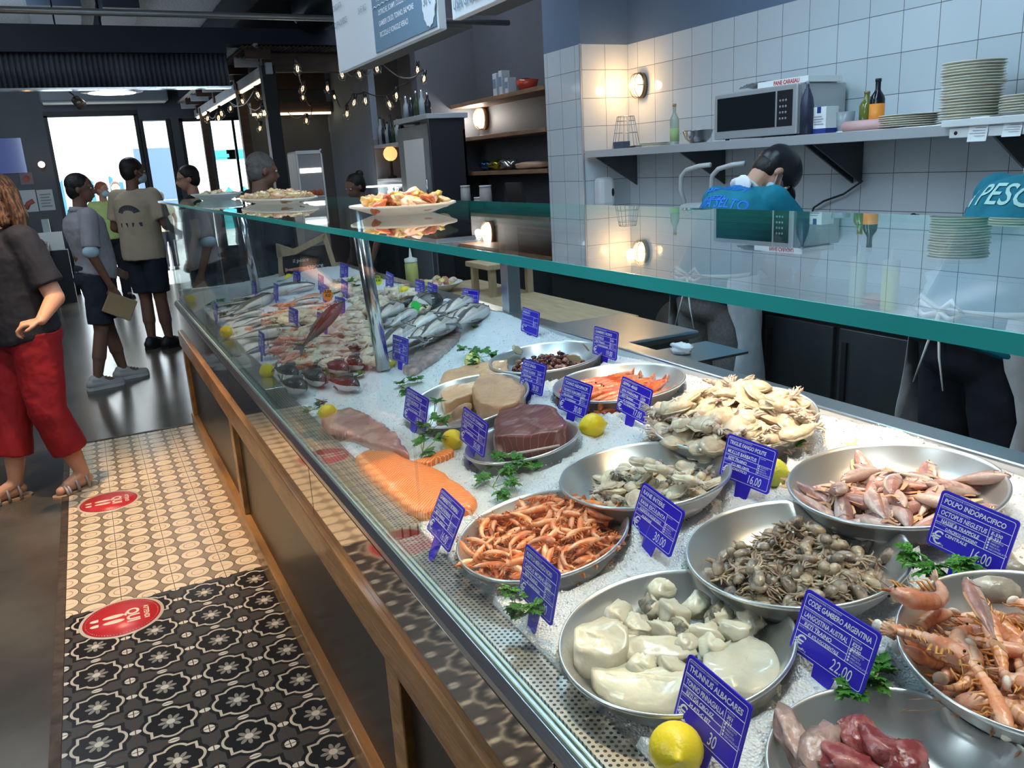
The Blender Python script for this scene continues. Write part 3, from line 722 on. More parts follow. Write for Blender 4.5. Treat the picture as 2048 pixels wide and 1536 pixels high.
def prawn_mb(L, curl, seed, ridge=False, parts=None, head=True):
    rnd = random.Random(seed); mb = MB(); N = 12 if ridge else 8
    pts = []; rad = []
    a = -curl/2; x = y = 0.
    base = [.035, .08, .105, .11, .105, .10, .094, .086, .076, .064, .05, .03] if ridge else [.02, .085, .105, .095, .08, .066, .048, .022]
    for i in range(N):
        t = i/(N-1)
        pts.append(Vector((x, y, rnd.uniform(-.004, .004)*L))); rad.append(base[i]*L*(1 if head else .9))
        x += math.cos(a)*L/(N-1); y += math.sin(a)*L/(N-1); a += curl/(N-1)*(.4 + 1.2*t)
    if ridge:
        P2 = []; R2 = []
        for i in range(N-1):
            P2 += [pts[i], pts[i].lerp(pts[i+1], .75)]; R2 += [rad[i]*(.93 if i > 3 else 1), lerp(rad[i], rad[i+1], .75)*(1.08 if i > 3 else 1)]
        P2.append(pts[-1]); R2.append(rad[-1]); Pp, Rr = P2, R2
    else: Pp, Rr = pts, rad
    c = sum(pts, Vector())/len(pts)
    Pp = [p-c for p in Pp]; pts = [p-c for p in pts]
    f0_ = len(mb.f); mb.tube(Pp, Rr, 10 if ridge else 6, 0, upv=(0, 0, 1))
    if ridge:
        for q_ in range(f0_, len(mb.f)-2):
            if ((q_-f0_)//10) % 2 == 1 and (q_-f0_)//10 > 6: mb.m[q_] = 3
    legs = MB() if parts else mb; fan = MB() if parts else mb; ant = MB() if parts else mb; li = 0 if parts else 1
    nl = 9 if ridge else 5
    for i in range(nl):      # legs on the inner side of the curve
        p = pts[1].lerp(pts[-3], i/nl); d = rnd.uniform(-.4, .2)
        o1 = p + Vector((0, .09*L, 0)); s = rnd.choice((-1, 1))
        legs.tube([o1 - Vector((0, .05*L, 0)), o1 + Vector((d*.12*L, .07*L, s*.05*L)), o1 + Vector((d*.25*L-.04*L, .14*L, s*.02*L))], [.020*L, .014*L, .004*L], 4, li)
    tp = pts[-1]; td = (pts[-1]-pts[-2]).normalized(); tn = Vector((0, 0, 1)); ts = td.cross(tn)
    for k in (-2, -1, 0, 1, 2):
        d = (td + tn*k*.28).normalized(); e = tp + d*.15*L
        fan.tube([tp-td*.01*L, tp.lerp(e, .5), e], [.014*L, .030*L, .012*L], 5, li, flat=.35, upv=ts)
    if head:
        h = pts[0]; hd = (pts[0]-pts[1]).normalized()
        mb.tube([h + hd*.0, h + hd*.12*L + Vector((0, -.02*L, 0))], [.018*L, .002*L], 4, 0)
        for s in (-1, 1):
            mb.ell(pts[0]*.7 + pts[1]*.3 + Vector((0, -.02*L, s*.075*L)) + hd*.03*L, .017*L, 6, 4, 2 if not parts else 1)
            q = h + Vector((0, .03*L, s*.02*L)); w1 = rnd.uniform(-.4, .4); w2 = rnd.uniform(-.6, .6)
            ant.tube([q, q + hd*.25*L + Vector((0, w1*.15*L, s*.08*L)), q + hd*.45*L + Vector((0, w2*.35*L, s*.04*L))], [.006*L, .004*L, .002*L], 4, li)
    else:
        mb.ell(pts[0], (.045*L, .095*L, .09*L), 8, 6, 3 if not parts else 2)
    return mb, legs, fan, ant

def fish_mb(L, H, T, seed=0, n=14, bend=0.):
    """body lying along x (head at +x), height y, thickness z"""
    rnd = random.Random(seed); st = 15
    prof = [(0, .05), (.04, .34), (.10, .60), (.18, .82), (.28, .97), (.38, 1.), (.48, .95), (.58, .84), (.68, .68), (.77, .50), (.85, .34), (.91, .24), (.95, .22), (.975, .25)]
    body = MB(); vs = []; fs = []; mi = []
    for i, (t, h) in enumerate(prof):
        for k in range(n):
            a = 2*PI*k/n; ca, sa = math.cos(a), math.sin(a)
            hy = ca*H/2*h*(1.0 if ca > 0 else .92); zz = sa*T/2*(h**.85 if t < .7 else h*.8)
            x = L*(.5-t); yb = bend*math.sin(t*PI)*L*.12
            vs.append((x, hy+yb, zz))
    for i in range(len(prof)-1):
        for k in range(n):
            k2 = (k+1) % n; fs.append((i*n+k2, i*n+k, (i+1)*n+k, (i+1)*n+k2))
            c = math.cos(2*PI*(k+.5)/n); mi.append(0 if c > .12 else (2 if c < -.5 else 1))
    body.add(vs, fs, 0, True)
    body.m[-len(fs):] = mi
    body.add([vs[k] for k in range(n)], [tuple(range(n))], 0, True); o = (len(prof)-1)*n
    body.add([vs[o+k] for k in range(n)], [tuple(range(n-1, -1, -1))], 1, True)
    # mouth line and gill arc as slim ridges
    body.tube([(L*.50, -H*.04, T*.03), (L*.46, -H*.10, T*.17), (L*.43, -H*.13, T*.26)], .006*L, 4, 0)
    body.tube([(L*.31, H*.30, T*.43), (L*.275, 0, T*.51), (L*.32, -H*.32, T*.38)], .006*L, 4, 0)
    tail = MB(); x0 = -L*.465
    for s in (1, -1):
        tail.prism([(x0, .0), (x0+.01*L, s*H*.11), (x0-.13*L, s*H*.42), (x0-.15*L, s*H*.36), (x0-.09*L, s*H*.05), (x0-.07*L, 0)] if s > 0 else [(x0-.07*L, 0), (x0-.09*L, s*H*.05), (x0-.15*L, s*H*.36), (x0-.13*L, s*H*.42), (x0+.01*L, s*H*.11), (x0, 0)], -T*.02, T*.02, 0)
    fin = MB()
    fin.prism([(L*.2, H*.42), (-L*.22, H*.30), (-L*.20, H*.48), (L*.02, H*.62), (L*.14, H*.66)], -T*.02, T*.02, 0)
    fin.prism([(-L*.08, -H*.40), (-L*.02, -H*.55), (-L*.24, -H*.36), (-L*.22, -H*.22)], -T*.02, T*.02, 0)
    fin.prism([(L*.22, -.02*H), (L*.08, .10*H), (L*.06, -.12*H)], T*.50, T*.53, 0)
    eye = []
    for s in (-1, 1):
        eye.append(MB()); eye[-1].ell((L*.40, H*.10, s*T*.30), (.028*L, .028*L, .012*L), 10, 6, 0); eye[-1].ell((L*.40, H*.10, s*(T*.30+.006*L)), (.017*L, .017*L, .010*L), 8, 5, 1)
    return body, tail, fin, eye
def fish_thing(name, label, cat, L, H, T, mats3, finm, group=None, seed=0, bend=0.):
    t = thing(name, label, cat, group=group)
    b_, ta, fi, ey = fish_mb(L, H, T, seed, bend=bend)
    b_.build('body', mats3, t); ta.build('tail_fin', finm, t); fi.build('fin', finm, t); [q.build('eye', [m_eyew, m_eye], t) for q in ey]
    return t
def octo_mb(s, seed, n=7):
    rnd = random.Random(seed); mb = MB()
    mb.ell((s*.35, 0, 0), (s*.42, s*.25, s*.22), 9, 6, 0, R=Matrix.Rotation(rnd.uniform(-.3, .3), 3, 'Y'))
    mb.ell((-.02*s, 0, 0), (s*.18, s*.17, s*.15), 8, 5, 0)
    for k in range(n):
        a = PI + (k-(n-1)/2)*.42; l = s*rnd.uniform(.5, .8); p = Vector((-.05*s, 0, 0)); pts = [p]; cu = rnd.uniform(-1.6, 1.6)
        for j in range(4):
            p = p + Vector((math.cos(a), math.sin(a), rnd.uniform(-.35, .35)))*l/4; pts.append(p); a += cu*.5
        mb.tube(pts, [s*.065, s*.06, s*.05, s*.035, s*.012], 5, 1)
    for q in mb.v: q += noise.noise_vector(q/s*2.6 + V(seed, 0, 0))*s*.07
    return mb
def cuttle_mb(s, seed, arms=True):
    rnd = random.Random(seed); mb = MB()
    R = Matrix.Rotation(rnd.uniform(-.3, .3), 3, 'X')
    mb.ell((s*.1, 0, 0), (s*.50, s*.27*rnd.uniform(.85, 1.15), s*.16), 12, 8, 0, R=R)
    mb.ell((s*.1, 0, -.01*s), (s*.50, s*.38, s*.03), 14, 5, 0, R=R)
    mb.ell((-s*.2, s*.05, s*.02), (s*.24, s*.24, s*.16), 10, 6, 0, R=R)
    o_ = V(seed*3.1, 0, 0)
    for q in mb.v:
        d_ = noise.noise_vector(q/s*2.2 + o_); q += d_*s*.10; q += noise.noise_vector(q/s*6 + o_)*s*.035
    ar = MB()
    ar.ell((-s*.42, 0, 0), (s*.15, s*.14, s*.12), 8, 6, 0)
    for k in range(7):
        a = PI + (k-3)*.25; p = Vector((-s*.5, 0, 0)); pts = [p]; cu = rnd.uniform(-1.2, 1.2)
        for j in range(3):
            p = p + Vector((math.cos(a), math.sin(a), rnd.uniform(-.4, .4)))*s*.13; pts.append(p); a += cu*.5
        ar.tube(pts, [s*.05, s*.05, s*.035, s*.012], 5, 0)
    return mb, ar
def chunk_mb(dx, dy, dz, seed, skinface=False, p=3.2, rag=.12):
    rnd = random.Random(seed); mb = MB(); n, m = 18, 12; vs = []; fs = []; mi = []
    off = Vector((rnd.random()*50, rnd.random()*50, rnd.random()*50))
    def se(c, e): return math.copysign(abs(c)**e, c)
    for i in range(1, m):
        ph = PI*i/m
        for k in range(n):
            t = 2*PI*k/n; e = 2/p
            v = Vector((se(math.sin(ph), e)*se(math.cos(t), e), se(math.sin(ph), e)*se(math.sin(t), e), se(math.cos(ph), e)))
            v *= 1 + rag*noise.noise(v*1.6+off) + rag*.5*noise.noise(v*5+off)
            vs.append(Vector((v.x*dx/2, v.y*dy/2, v.z*dz/2)))
    vs.append(Vector((0, 0, dz/2))); vs.append(Vector((0, 0, -dz/2)))
    for i in range(m-2):
        for k in range(n):
            k2 = (k+1) % n; fs.append((i*n+k, (i+1)*n+k, (i+1)*n+k2, i*n+k2))
    N = (m-1)*n
    for k in range(n):
        k2 = (k+1) % n; fs.append((N, k, k2)); fs.append((N+1, (m-2)*n+k2, (m-2)*n+k))
    sk = MB()
    mb.add(vs, fs, 0, True)
    if skinface:
        for j, f in enumerate(fs):
            c = sum((vs[i] for i in f), Vector())/len(f)
            if c.y > dy*.30: mb.m[j] = 1
    return mb
# pile placement in a dish: height map with random drops
def pile(k, n, L, Rr, seed, rp=.8, mound=0., zlift=0., flat=True, yaw=None, cen=(0, 0), tilt=.5, sink=.65, kc=2):
    rnd = random.Random(seed); R = DISHES[k][2]; M = DM[k]; G = .006; H = {}
    def h(x, y):
        q = (round(x/G), round(y/G))
        if q in H: return H[q]
        return bowl_z(math.hypot(x, y), R)
    out = []
    for i in range(n):
        best = None
        for tr in range(kc):
            rr = R*rp*math.sqrt(rnd.random()); th = rnd.random()*2*PI
            if mound and i > n*.5: rr *= .75
            x_ = cen[0] + rr*math.cos(th); y_ = cen[1] + rr*math.sin(th); hh = h(x_, y_)
            if best is None or hh < best[0]: best = (hh, x_, y_)
        x, y = best[1], best[2]
        ya = rnd.random()*2*PI if yaw is None else yaw + rnd.uniform(-.35, .35)
        cx, sx = math.cos(ya), math.sin(ya)
        ts = [-.42, -.2, 0, .2, .42]
        hs = [h(x+cx*L*t, y+sx*L*t) for t in ts]
        mean = sum(hs)/5; slope = sum(a*b for a, b in zip(ts, hs))/sum(t*t for t in ts)/L
        slope = max(-tilt, min(tilt, slope)); z = mean + Rr*sink + zlift
        T = Matrix.Translation((x, y, z)) @ Matrix.Rotation(ya, 4, 'Z') @ Matrix.Rotation(-math.atan(slope), 4, 'Y') @ Matrix.Rotation(rnd.uniform(-.35, .35) + (PI if rnd.random() < .5 else 0), 4, 'X')
        out.append(M @ T)
        for t in [q*.1-.45 for q in range(10)]:
            for s in (-1, 0, 1):
                px = x+cx*L*t - sx*s*Rr*.7; py = y+sx*L*t + cx*s*Rr*.7; q = (round(px/G), round(py/G))
                H[q] = max(H.get(q, h(px, py)), z + slope*L*t + Rr*sink*(1 if s == 0 else .6))
                for ddx in (-1, 0, 1):
                    q2 = (q[0]+ddx, q[1]); H[q2] = max(H.get(q2, -1), H[q]-.001)
    return out
def scatter(protos, mats_, group, label, name=None):
    """protos are finished objects; first placement uses each prototype itself"""
    used = set(); res = []
    for i, Mx in enumerate(mats_):
        p = protos[i % len(protos)]
        if id(p) not in used: used.add(id(p)); p.matrix_world = Mx; o = p
        else: o = dup(p, Mx)
        o['label'] = label; o['group'] = group; res.append(o)
    return res
def simple(mb, name, mats_, cat): return tagit(mb.build(name, mats_), 'x', cat)
# --- small shrimps
pr = [simple(prawn_mb(random.uniform(.062, .074), c, i)[0], 'shrimp', [m_shr, m_shr_leg, m_eye, m_prw_meat], 'shrimp') for i, c in enumerate((1.2, 1.8, .9, 2.2, 1.5, .5))]
scatter(pr, pile('shrimp', 250, .06, .0085, 11, 1.0, mound=1, kc=3), 'small pink shrimps in the dish', 'small orange-pink cooked shrimp heaped in the front left dish')
# --- large prawns at the right edge, with parts
def big_prawn(L, curl, seed, head=True, m=None, ml=None):
    t = thing('prawn', 'x', 'prawn'); b_, l, f, a = prawn_mb(L, curl, seed, True, True, head)
    b_.build('body', [m or m_prw, m_eye, m_prw_meat, ml or m_prw_leg], t); l.build('leg', ml or m_prw_leg, t); f.build('tail_fan', m or m_prw, t)
    if a.v: a.build('antenna', ml or m_prw_leg, t)
    return t
pr = [big_prawn(.105, 1.1, 21, False), big_prawn(.10, 1.9, 22, False), big_prawn(.12, 2.4, 23, True), big_prawn(.105, .6, 24, False)]
scatter(pr, pile('prawn', 46, .10, .0125, 5, .95, mound=1, kc=3), 'large pink prawns in the right dish', 'large pink prawn heaped in the dish at the right edge')
# two prawns curled over the far rim of that dish
for (px, py, yaw, lab) in ((1850, 1190, .4, 'large prawn curled over the far rim of the right dish, under the parsley'), (1870, 1290, 1.9, 'large prawn lying up the left side of the right dish')):
    p = onrim(px, py, .075); o = dup(pr[2], TR(p, rx=.4, rz=yaw)); o['label'] = lab
    if 'group' in o: del o['group']
p = onrim(1960, 1215, .085); ft = fish_thing('mullet', 'single small pink and silver mullet lying on top of the large prawns', 'fish', .12, .030, .018, [m_mul_back, m_mul_side, m_mul_bel], m_mul_fin); ft.matrix_world = TR(p, rx=.5, ry=-.2, rz=.9)
# --- red prawns in a row
pr = [big_prawn(.125, .35, 31+i, True, m_sca, m_sca) for i in range(3)]
R = DISHES['scampi'][2]; ms = []; rnd = random.Random(3)
for lay in range(2):
    for i in range(9-lay):
        x = -.05 + .012*lay + rnd.uniform(-.006, .006); y = -.125 + i*.031 + lay*.015
        for side in (0, 1):
            ms.append(DM['scampi'] @ TR((x + side*.085 - .01, y*(1 if side == 0 else .8), bowl_z(min(R*.99, math.hypot(x + side*.085, y)), R) + .020 + lay*.020), rx=rnd.uniform(-.2, .2), ry=rnd.uniform(-.08, .08), rz=rnd.uniform(-.25, .25)+(.15 if side else PI-.1), s=1.25))
scatter(pr, ms, 'glossy red prawns in the back dish', 'glossy orange-red prawn laid in rows in the back dish')
# --- mullets
pr = [fish_thing('mullet', 'x', 'fish', random.uniform(.115, .135), .033, .024, [m_mul_back, m_mul_side, m_mul_bel], m_mul_fin, seed=i, bend=b_) for i, b_ in enumerate((.1, .5, -.4, 0))]
scatter(pr, pile('mullet', 62, .112, .0115, 8, .80, mound=1), 'small pink mullet in the dish', 'small pink and silver mullet heaped in the right-hand dish')
# --- baby octopus
pr = [simple(octo_mb(.040, i), 'baby_octopus', [m_oct if i % 2 else m_oct_dk, m_oct, m_eye], 'octopus') for i in range(6)]
scatter(pr, pile('polpo', 150, .042, .0095, 9, .78, mound=1, cen=(.0, -.01)), 'baby octopus in the dish', 'brown baby octopus heaped in the middle dish')
# --- mixed cuttlefish
def cuttle(s, seed, dark=False, arms=True):
    t = thing('baby_cuttlefish', 'x', 'cuttlefish'); b_, a = cuttle_mb(s, seed); b_.build('body', m_cut, t)
    if arms: a.build('arm_cluster', m_cut_dk if dark else m_cut_fr, t)
    return t
pr = [cuttle(.052, 41, True), cuttle(.045, 42), cuttle(.05, 43, True)]
mm_ = pile('moscardini', 105, .046, .0095, 12, .80, mound=1, cen=(.01, 0))
scatter(pr, mm_, 'small mixed cuttlefish in the dish', 'small inky baby cuttlefish heaped in the dish left of centre')
for px, py, s, lab in ((1290, 925, .07, 'largest pale cuttlefish body on top of the mixed heap, at left'), (1318, 938, .062, 'pale round cuttlefish body on top of the mixed heap, at right'), (1372, 958, .055, 'pale cuttlefish body lying apart on the right of the mixed dish')):
    p = onrim(px, py, .068); o = dup(pr[1], TR(p, rx=.2, rz=2., s=s/.045), lab); del o['group']
# --- white cuttlefish heap
pr = [cuttle(.075, 51), cuttle(.068, 52), cuttle(.08, 53), cuttle(.06, 54)]
scatter(pr, pile('seppie', 190, .068, .0125, 13, 1.0, mound=1), 'white cuttlefish in the big heap', 'cream-white cuttlefish in the big heap against the rear ledge')
for px, py, rz in ((1298, 885, 1.2), (1362, 888, 1.6)):
    p = onrim(px, py, .03); o = dup(pr[3], TR(p, ry=.6, rz=rz)); o['label'] = 'cuttlefish with dangling arms hanging over the front rim of the heap, ' + ('left one' if px < 1320 else 'right one')
    if 'group' in o: del o['group']
# --- octopus salad: chopped dice heaped; countable bits
mb = [simple(chunk_mb(.019, .014, .012, i, p=3., rag=.35), 'octopus_piece', fm('maroon_octopus_bit%d' % i, c_, .2, rand=.4), 'octopus piece') for i, c_ in enumerate(((.13, .03, .02), (.22, .06, .04), (.30, .14, .10), (.08, .02, .015)))]
scatter(mb, pile('salad', 298, .016, .0055, 14, .74, mound=1, zlift=.006, cen=(0, 0), kc=5), 'chopped octopus in the back dish', 'chopped glossy dark red octopus piece heaped in the farthest dish')
for px, py, rz, lab in ((1035, 700, .3, 'pale folded skin flap standing at the left of the octopus salad'), (1172, 694, 1., 'pale folded skin flap standing at the right of the octopus salad'), (1148, 716, 2., 'pale folded skin flap at the front rim of the octopus salad')):
    p = onrim(px, py, .035); o = chunk_mb(.045, .035, .006, px, p=2.4, rag=.3).build('skin_flap', mat('tan_skin_flap', (.52, .40, .25), .4), M=TR(p, rx=.9, ry=.3, rz=rz)); tagit(o, lab, 'fish piece')
# --- cod pieces
cods = [(1325, 1180, .05, .035, .03, .2, 'cream cod cube highest at the back of the white fish dish', 0), (1300, 1215, .05, .03, .03, 1.1, 'small cod cube with dark skin at the back left of the dish', 1),
 (1240, 1230, .05, .04, .028, .4, 'pale rounded cod cube left of the skin-edged one', 0), (1215, 1262, .05, .035, .03, 2.2, 'translucent pale cod piece at the left of the heap', 0), (1275, 1255, .06, .04, .03, .9, 'long pale cod piece across the middle left', 0),
 (1345, 1225, .06, .04, .034, 1.3, 'cream cod piece in the middle of the heap', 0), (1395, 1210, .045, .035, .03, .3, 'orange-tinged cod cube at the back right', 0), (1362, 1262, .055, .035, .03, 1.5, 'cod piece with mottled brown skin facing up, centre', 1),
 (1325, 1262, .05, .03, .028, 1.8, 'oval pale cod piece left of the mottled one', 0), (1440, 1240, .06, .045, .035, .5, 'cod piece with large mottled brown skin, right', 1), (1410, 1268, .05, .035, .03, 2.5, 'pale cod piece between the two skin-on pieces', 0),
 (1375, 1290, .045, .03, .026, .2, 'glossy rounded cod piece at the centre front', 0), (1425, 1295, .05, .035, .03, 1.1, 'cod piece on the right below the skin-on piece', 0), (1470, 1262, .05, .04, .03, 2.0, 'pinkish cod piece at the far right of the heap', 0),
 (1255, 1290, .085, .04, .032, -.55, 'long cod strip with a dark skin edge', 1), (1320, 1305, .10, .045, .03, -.5, 'long pale cod strip crossing the dish', 0), (1500, 1245, .035, .035, .025, .1, 'square buttery cod cube at the right rim', 0),
 (1180, 1290, .045, .035, .028, .9, 'cod piece standing at the left rim behind the thick block', 0), (1290, 1330, .05, .035, .028, .5, 'pale cod piece in front of the strips', 0), (1345, 1335, .055, .035, .025, 1.2, 'flat pale cod piece left of the folded fillet', 0)]
for px, py, dx, dy, dz, rz, lab, sk in cods:
    p = onrim(px, py, .012); mb = chunk_mb(dx, dy, dz, px, bool(sk), p=3.0, rag=.38)
    o = mb.build('cod_piece', [m_cod, m_cod_skin], M=TR(p, rx=.35 if not sk else .9, ry=.1, rz=rz)); tagit(o, lab, 'fish piece')
# --- slabs from outlines seen on the ice
def slab(name, label, px, thick, m, dz=0., cat='fish fillet', edge=.92, dome=1., lump=0.):
    P = [onrim(a, b_, dz) for a, b_ in px]
    # densify
    Q = []
    for i, p in enumerate(P):
        q = P[(i+1) % len(P)]; k = max(1, int((q-p).length/.012))
        for j in range(k): Q.append(p.lerp(q, j/k))
    # smooth outline
    for it in range(2): Q = [(Q[i-1]+Q[i]*2+Q[(i+1) % len(Q)])/4 for i in range(len(Q))]
    Q = [q + Vector((noise.noise(q*45), noise.noise(q*45+Vector((9, 9, 9))), 0))*.006 for q in Q]
    c = sum(Q, Vector())/len(Q)
    # spine: long axis; scale rings toward the spine segment
    ax = max(((a-b_) for a in Q[::3] for b_ in Q[::3]), key=lambda v: v.length); half = ax/2*.72; d = ax.normalized()
    def toward(q, t):
        s = max(-half.length, min(half.length, (q-c).dot(d))); a = c + d*s
        return a.lerp(q, t)
    rings = [(1., -.012), (1.02, thick*.25), (1., thick*.70), (edge, thick*.95), (.7, thick*1.04*dome), (.4, thick*1.08*dome), (.12, thick*1.10*dome)] if edge < .96 else [(1., -.012), (1.02, thick*.1), (1.01, thick*.85), (.985, thick*.99), (.8, thick*1.02), (.4, thick*1.0), (.12, thick*1.01)]
    vs = []; n = len(Q)
    for t, z in rings:
        for q in Q:
            v = toward(q, t); nz_ = (noise.noise(v*30)*.004 + noise.noise(v*75)*.0018 + lump*(noise.noise(v*17) - abs(noise.noise(v*24))*1.3)) if z > thick*.5 else 0
            vs.append(Vector((v.x, v.y, v.z+z+nz_)))
    fs = [(r_*n+i, r_*n+(i+1) % n, (r_+1)*n+(i+1) % n, (r_+1)*n+i) for r_ in range(len(rings)-1) for i in range(n)]
    fs.append(tuple((len(rings)-1)*n+i for i in range(n))); fs.append(tuple(n-1-i for i in range(n)))
    mb = MB(); mb.add([v-c for v in vs], fs, 0, True)
    area = sum((Q[i]-c).cross(Q[(i+1) % n]-c).z for i in range(n))
    if area < 0: mb.f = [f[::-1] for f in mb.f]
    o = mb.build(name, m, loc=c); return tagit(o, label, cat)
slab('salmon_fillet', 'large orange salmon fillet lying on the ice by the glass', [(709, 925), (735, 912), (790, 918), (830, 935), (880, 952), (925, 985), (957, 1015), (945, 1035), (880, 1035), (850, 1040), (815, 1028), (765, 985), (725, 950)], .020, m_salm)
slab('salmon_strip', 'narrow orange salmon strip behind the large salmon fillet', [(822, 933), (850, 922), (905, 905), (912, 914), (880, 925), (845, 938)], .014, m_salm)
slab('pink_fillet', 'pink fish fillet in clear wrap beside the lemon and parsley', [(642, 850), (665, 832), (700, 826), (740, 842), (790, 875), (822, 925), (795, 915), (745, 900), (700, 880), (660, 868)], .022, m_fil)
slab('silver_fillet', 'long silvery pink fillet leaning up the ice behind the steel post', [(806, 748), (815, 728), (850, 698), (895, 662), (925, 652), (934, 660), (920, 682), (885, 715), (850, 738), (828, 755)], .022, m_fil2)
# dish contents: swordfish and tuna
slab('swordfish_slab', 'big pale swordfish slab at the back of its dish', [(880, 790), (890, 762), (950, 748), (1016, 738), (1018, 765), (975, 795), (930, 815), (890, 830)], .035, m_sword, dz=-.005, edge=.97, dome=1.)
slab('swordfish_block', 'thick square pale swordfish cut with dark skin edge', [(945, 800), (965, 762), (1005, 772), (1052, 798), (1040, 832), (1000, 842), (960, 830)], .038, m_sword, dz=.012, edge=.97, dome=1.)
p = onrim(922, 825, .028); tagit(chunk_mb(.075, .05, .028, 5, p=2.6, rag=.1).build('swordfish_steak', m_sword, M=TR(p, rx=-.25, ry=-.75, rz=-1.1)), 'rounded pale swordfish steak standing on edge at the front of the dish', 'fish piece')
p = onrim(892, 838, .014); tagit(chunk_mb(.06, .045, .022, 9, p=2.6, rag=.12).build('swordfish_piece', m_sword, M=TR(p, rx=.1, ry=-.4, rz=-.6)), 'small pale swordfish piece behind the blue tag, left of the standing steak', 'fish piece')
slab('tuna_block', 'dark red tuna block with pale sinews in the small dish', [(990, 905), (992, 868), (1010, 838), (1060, 836), (1110, 842), (1135, 880), (1125, 895), (1060, 905)], .042, m_tuna, dz=.0, edge=.98)
st = MB()
for k in range(5):
    pts = [onrim(992+j*26, 912-j*3.2-(j*j)*.25, -.004+.0065*k) for j in range(6)]
    st.tube([p + Vector((-.004, 0, 0)) for p in pts], .0032, 6, k % 2)
tagit(st.build('tuna_belly_edge', [fm('pale_belly_stripe', (.62, .47, .40)), fm('dark_belly_stripe', (.2, .05, .045))]), 'striped pale and red belly edge along the front of the tuna block', 'fish piece')
# cod fillets in the front dish
slab('cod_block', 'thick folded white cod block at the left of the front dish', [(1142, 1330), (1150, 1290), (1185, 1270), (1225, 1275), (1262, 1300), (1258, 1335), (1215, 1345), (1165, 1348)], .034, m_cod, dz=.012, lump=.016)
slab('cod_fillet', 'long flat white cod fillet along the front of the dish', [(1168, 1362), (1200, 1345), (1290, 1345), (1380, 1360), (1420, 1395), (1350, 1420), (1260, 1412), (1195, 1388)], .020, m_cod, dz=.0, lump=.012)
slab('cod_fillet', 'broad folded white cod fillet at the right of the front dish', [(1400, 1345), (1428, 1298), (1490, 1272), (1535, 1290), (1562, 1335), (1545, 1385), (1480, 1412), (1415, 1402)], .020, m_cod, dz=.008, lump=.018)
# scraps in the bottom dish
for px, py, dx, dy, dz, rz, mm2, lab in ((1590, 1480, .09, .035, .03, 1.2, m_meat2, 'grey-pink skin-on tuna scrap at the left of the bottom dish'), (1645, 1500, .085, .045, .03, .3, m_meat2, 'pinkish tuna scrap in the middle of the bottom dish'), (1720, 1475, .06, .045, .03, .8, m_meat, 'dark red tuna scrap highest in the bottom dish'),
     (1770, 1500, .065, .05, .03, 1.7, m_meat, 'ragged dark red tuna scrap at the right of the bottom dish'), (1700, 1525, .07, .05, .03, 2.4, m_meat, 'dark red tuna scrap at the lower edge of the photo'), (1815, 1520, .055, .04, .025, .2, m_meat, 'red tuna scrap nearest the prawn dish')):
    p = onrim(px, py, .022); tagit(chunk_mb(dx, dy, dz, px, p=2.3, rag=.4).build('tuna_scrap', mm2, M=TR(p, rx=.3, ry=-.2, rz=rz)), lab, 'fish piece')
# grey octopus at the right edge
for px, py, sc, rz, lab in ((2030, 1140, .12, 1.2, 'grey-brown octopus on the ice at the right edge, above the prawns'), (2048, 1180, .11, 2.6, 'grey-brown octopus cut by the right edge of the photo')):
    p = onrim(px, py, .03); tagit(octo_mb(sc, px).build('octopus', [fm('grey_octopus', (.30, .27, .23), .2, col2=(.45, .41, .35), c2scale=30), fm('grey_octopus_arm', (.38, .35, .30), .2), m_eye], M=TR(p, rx=.1, rz=rz)), lab, 'octopus')
# ------------------------------------------------------------------ whole fish towards the far end
def fishat(h, t, dz, mats3, finm, name, label, Hk=.26, Tk=.15, roll=0., group=None, bend=0., cache={}, Lmax=.46, lean=False):
    a = onrim(h[0], h[1], dz); b_ = onrim(t[0], t[1], dz)
    if (a-b_).length > Lmax:
        if lean:                     # the fish stands up against its neighbours: keep the foot, raise the head
            hi = (at(h[0], h[1], Y=b_.y+.02) if h[1] < t[1] else at(t[0], t[1], Y=a.y+.02))
            if h[1] < t[1]: a = b_.lerp(hi, min(1, Lmax/(hi-b_).length))
            else: b_ = a.lerp(hi, min(1, Lmax/(hi-a).length))
        else: c_ = (a+b_)/2; d_ = (a-b_).normalized()*Lmax/2; a, b_ = c_+d_, c_-d_
    L = (a-b_).length*.93
    d = (a-b_).normalized(); zz = Vector((-.11, 0, 1)).normalized(); y_ = zz.cross(d).normalized(); zz = d.cross(y_)
    key = (name, mats3[0].name, mats3[1].name)
    if key in cache: o = dup(cache[key][0]); o['label'] = label; s = L/cache[key][1]
    else: o = fish_thing(name, label, 'fish', L, L*Hk, L*Tk, mats3, finm, bend=bend); cache[key] = (o, L); s = 1.
    o.matrix_world = frame((a+b_)/2, d, y_, zz) @ Matrix.Rotation(roll, 4, 'X') @ Matrix.Scale(s, 4)
    if group: o['group'] = group
    elif 'group' in o: del o['group']
    return o
bass = [m_bass_back, m_bass_side, m_bass_bel]; bream = [m_bream_b, m_bream_s, m_bass_bel]; red = [m_red_b, m_red_s, m_bass_bel]; tunny = [m_brn, m_brn, m_bass_side]
for h, t, lab in (((640, 567), (470, 598), 'long dark sea bass lying farthest in the row behind the lemon'), ((565, 583), (440, 640), 'long dark sea bass with raised head beside the first one'), ((520, 600), (450, 625), 'small dark sea bass between the longer ones'),
    ((530, 620), (455, 640), 'dark sea bass just right of the small blue tag row'), ((600, 655), (450, 680), 'dark glossy sea bass nearest the lemon at left'), ((555, 632), (470, 655), 'dark sea bass lying behind the glossy one'), ((540, 690), (478, 712), 'silver fish with round belly in front of the dark bass')):
    fishat(h, t, .035, bass, m_fin, 'sea_bass', lab, .24, .17)
